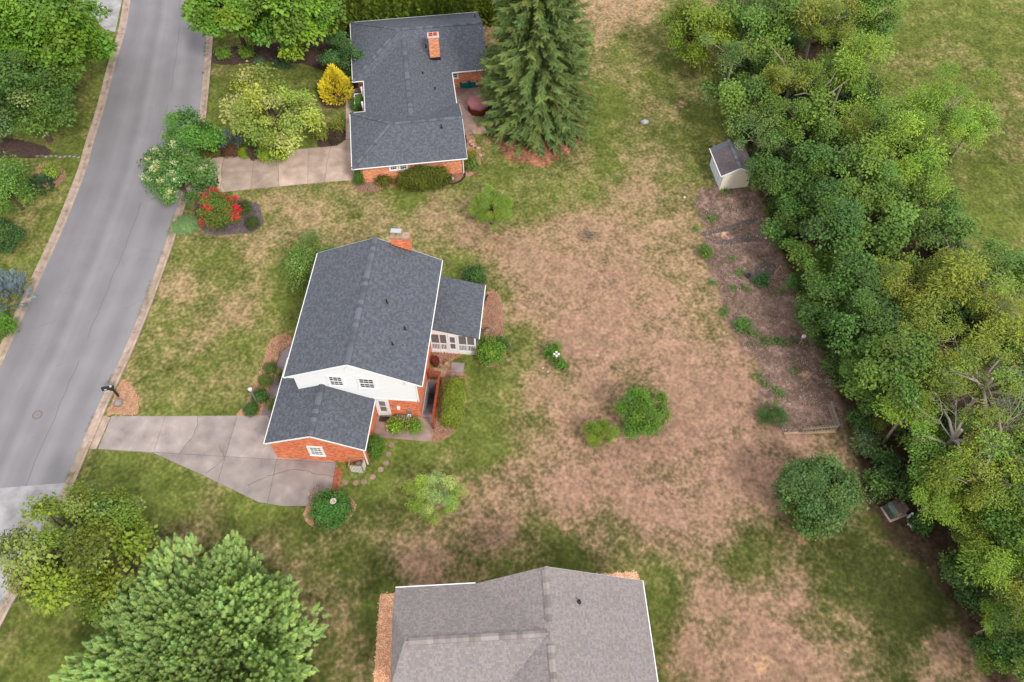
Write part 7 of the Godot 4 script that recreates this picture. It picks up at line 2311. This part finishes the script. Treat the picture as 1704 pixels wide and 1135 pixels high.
	for k in 2:
		var pvk := MB.new()
		pvk.slab([Vector3(-0.47, 0.05, -0.42), Vector3(0.47, 0.05, -0.42), Vector3(0.45, 0.05, 0.42), Vector3(-0.45, 0.05, 0.42)], Vector3(0, -0.08, 0))
		tag(part(pvk, "paving_slab", M.stone if k else M.walk_dark, self, to_house(Vector3(2.0, 0.0, -4.15 + 0.88 * k)), -4.3), ["grey paving slab before the screened porch", "pinkish paving slab at the end of the clipped hedge"][k], "paving slab")
	rock("stone", "flat tan stone on the mulch below the porch", to_house(Vector3(1.12, 0.02, -4.5)), Vector3(0.24, 0.05, 0.30), rgb8(224, 186, 150), 33)
	rock("stone", "large flat grey stone in the bed beside the porch", Vector3(-1.85, 0, -33.31), Vector3(0.5, 0.08, 0.26), rgb8(186, 158, 142), 34)
	# downpipe extension lying beside the porch
	var dp := MB.new()
	dp.tube([Vector3(-2.12, 0, -35.61) + Vector3(0, 0.25, 0), Vector3(-1.82, 0, -36.51) + Vector3(0, 0.12, 0)], [0.06, 0.06], 8)
	tag(part(dp, "drain_pipe", M.black_metal, self), "black drain pipe leading off beside the porch", "pipe")
	# black edging curve at the hipped house
	var ed := MB.new()
	ed.tube([Vector3(-4.00, 0, -49.55) + Vector3(0, 0.05, 0), Vector3(-4.03, 0, -49.05) + Vector3(0, 0.05, 0), Vector3(-4.35, 0, -48.56) + Vector3(0, 0.05, 0), Vector3(-4.94, 0, -48.24) + Vector3(0, 0.05, 0), Vector3(-5.54, 0, -48.28) + Vector3(0, 0.04, 0)], [0.07, 0.07, 0.07, 0.07, 0.06], 8)
	tag(part(ed, "drain_hose", M.black_metal, self), "black corrugated drain hose curling from the downspout", "hose")
	rock("stone", "white rock beside the curled drain hose", Vector3(-5.04, 0, -48.84), Vector3(0.18, 0.16, 0.15), rgb8(232, 226, 224), 35)
	# twig pile by the garage corner
	var tw := thing("twig_pile", "heap of dry pinkish twigs at the garage corner", "twig pile", Vector3(-11.98, 0, -47.65))
	for k in 70:
		var tb := MB.new()
		var a := rng.randf() * TAU
		var q := rng.randf() * 0.55
		var o := Vector3(cos(a) * q * 1.2, 0.35 * (1.0 - q) + 0.02, sin(a) * q * 0.7)
		var d := Vector3(cos(a + rng.randf_range(-0.7, 0.7)), -0.18, sin(a + rng.randf_range(-0.7, 0.7)))
		tb.tube([o, o + d * rng.randf_range(0.25, 0.5)], [0.016, 0.008], 4)
		part(tb, "twig", M.bark_pale if k % 2 else M.stone, tw)
	# rocks edging the bed by the hipped house and pale stones in the woods' edge
	for k in 9:
		var p := Vector3(-4.01, 0, -54.01).lerp(Vector3(-2.79, 0, -51.44), k / 8.0) + Vector3(rng.randf_range(-0.3, 0.3), 0, rng.randf_range(-0.2, 0.2))
		rock("edging_rock", "tan edging rock in the bed along the hipped house", p, Vector3(rng.randf_range(0.14, 0.3), rng.randf_range(0.08, 0.16), rng.randf_range(0.12, 0.24)), rgb8(226, 190, 166), 40 + k, "edging rocks of the hipped house bed")
	for q: Vector3 in [Vector3(24.96, 0, -18.44), Vector3(25.08, 0, -18.32), Vector3(14.27, 0, -46.68), Vector3(20.24, 0, -42.22)]:
		rock("stone", "small white stone lying at the edge of the bare soil", q, Vector3(0.14, 0.09, 0.12), rgb8(232, 226, 222), int(absf(q.z * 10)), "white stones at the soil edge")
	# brick edging of the island bed
	var eb := set_node("bed_edging", "curved brick edging around the island bed")
	var arc := smooth_line([Vector2(-13.20, -19.21), Vector2(-13.00, -18.74), Vector2(-12.55, -18.35), Vector2(-11.82, -18.15), Vector2(-11.04, -18.27), Vector2(-10.35, -18.76), Vector2(-10.02, -19.48), Vector2(-10.15, -19.99), Vector2(-10.53, -20.34)], 0.23)
	var tones := [mat(rgb8(208, 164, 136), 0.95, M.concrete.albedo_texture, 1.0), mat(rgb8(190, 146, 122), 0.95, M.concrete.albedo_texture, 1.0)]
	for k in arc.size() - 1:
		var a: Vector2 = arc[k]
		var c: Vector2 = arc[k + 1]
		var ebm := MB.new()
		ebm.bar(Vector3(a.x, 0.03, a.y), Vector3(a.x, 0.03, a.y).lerp(Vector3(c.x, 0.03, c.y), 0.93), 0.10, 0.07)
		part(ebm, "brick", tones[k % 2], eb)
	# debris strewn over the garden soil and pale leaf litter on the lower lawn
	var dn := Node3D.new()
	dn.name = "garden_debris"
	add_child(dn)
	tag(dn, "scattered bark, straw and pale scraps over the garden soil", "debris", "", "stuff")
	for q: Array in [[[Vector2(15.18, -45.60), Vector2(18.10, -46.96), Vector2(20.50, -47.30), Vector2(21.63, -36.06), Vector2(22.71, -25.28), Vector2(18.54, -24.74), Vector2(16.86, -26.30), Vector2(17.54, -30.69), Vector2(15.77, -34.39), Vector2(15.02, -40.78)], 16.0, Color(0.30, 0.21, 0.17), 1.0], [[Vector2(15.38, -45.27), Vector2(20.37, -47.16), Vector2(21.63, -36.06), Vector2(22.43, -25.83), Vector2(19.02, -25.14), Vector2(17.75, -30.69), Vector2(15.50, -40.78)], 4.0, Color(0.55, 0.47, 0.40), 0.5], [[Vector2(21.98, -18.96), Vector2(24.96, -17.39), Vector2(26.83, -11.62), Vector2(26.77, -9.33), Vector2(18.62, -9.33), Vector2(19.31, -15.50)], 0.5, Color(0.48, 0.40, 0.26), 0.4]]:
		chips(dn, "scraps", PackedVector2Array(q[0]), 0.0, q[1], q[2], q[3])
	# stone border across the street
	for k in 11:
		var p := Vector3(-40.95, 0, -51.67).lerp(Vector3(-36.95, 0, -51.44), k / 10.0) + Vector3(0, 0, rng.randf_range(-0.08, 0.08))
		rock("border_stone", "flat grey border stone in the grass across the street", p, Vector3(rng.randf_range(0.16, 0.24), 0.05, rng.randf_range(0.12, 0.18)), rgb8(176, 170, 158), 80 + k, "border stones across the street")
	# garden ornament on the island bush
	var orn := MB.new()
	orn.tube([Vector3(0, -0.05, 0), Vector3(0, 1.45, 0)], [0.03, 0.03], 6)
	orn.lathe([Vector2(0.03, 1.42), Vector2(0.16, 1.50), Vector2(0.20, 1.56), Vector2(0.14, 1.55), Vector2(0, 1.50)], 14)
	tag(part(orn, "bird_bath", M.stone_pale, self, Vector3(-11.08, 0, -19.36)), "pale stone bird bath rising from the island bush", "bird bath")


func rock(called: String, label: String, at: Vector3, s: Vector3, c: Color, sd: int, group := "") -> void:
	var f := noise(1.3, 3, sd)
	var b := MB.new()
	var n := 10
	var pt := func(i: int, j: int) -> Vector3:
		var th := PI * j / 6.0
		var ph := TAU * (i % n) / n
		var d := Vector3(sin(th) * cos(ph), cos(th), sin(th) * sin(ph))
		return d * s * (1.0 + 0.35 * f.get_noise_3d(d.x, d.y, d.z)) + Vector3(0, s.y * 0.55, 0)
	for j in 6:
		for i in n:
			var a: Vector3 = pt.call(i, j)
			var q: Vector3 = pt.call(i + 1, j)
			var w: Vector3 = pt.call(i + 1, j + 1)
			var e: Vector3 = pt.call(i, j + 1)
			var nn := ((a + q + w + e) / 4.0 - Vector3(0, s.y * 0.55, 0)).normalized()
			if j > 0: b.tri(a, q, w, nn, nn, nn, Vector2.ZERO, Vector2.ZERO, Vector2.ZERO)
			if j < 5: b.tri(a, w, e, nn, nn, nn, Vector2.ZERO, Vector2.ZERO, Vector2.ZERO)
	var o := part(b, called, mat(c, 0.9, M.concrete.albedo_texture, 0.8), self, at)
	tag(o, label, called.replace("_", " ").get_slice(" ", called.count("_")), group)


func to_house(p: Vector3) -> Vector3:
	return Transform3D(Basis(Vector3.UP, deg_to_rad(-4.3)), HOUSE) * p
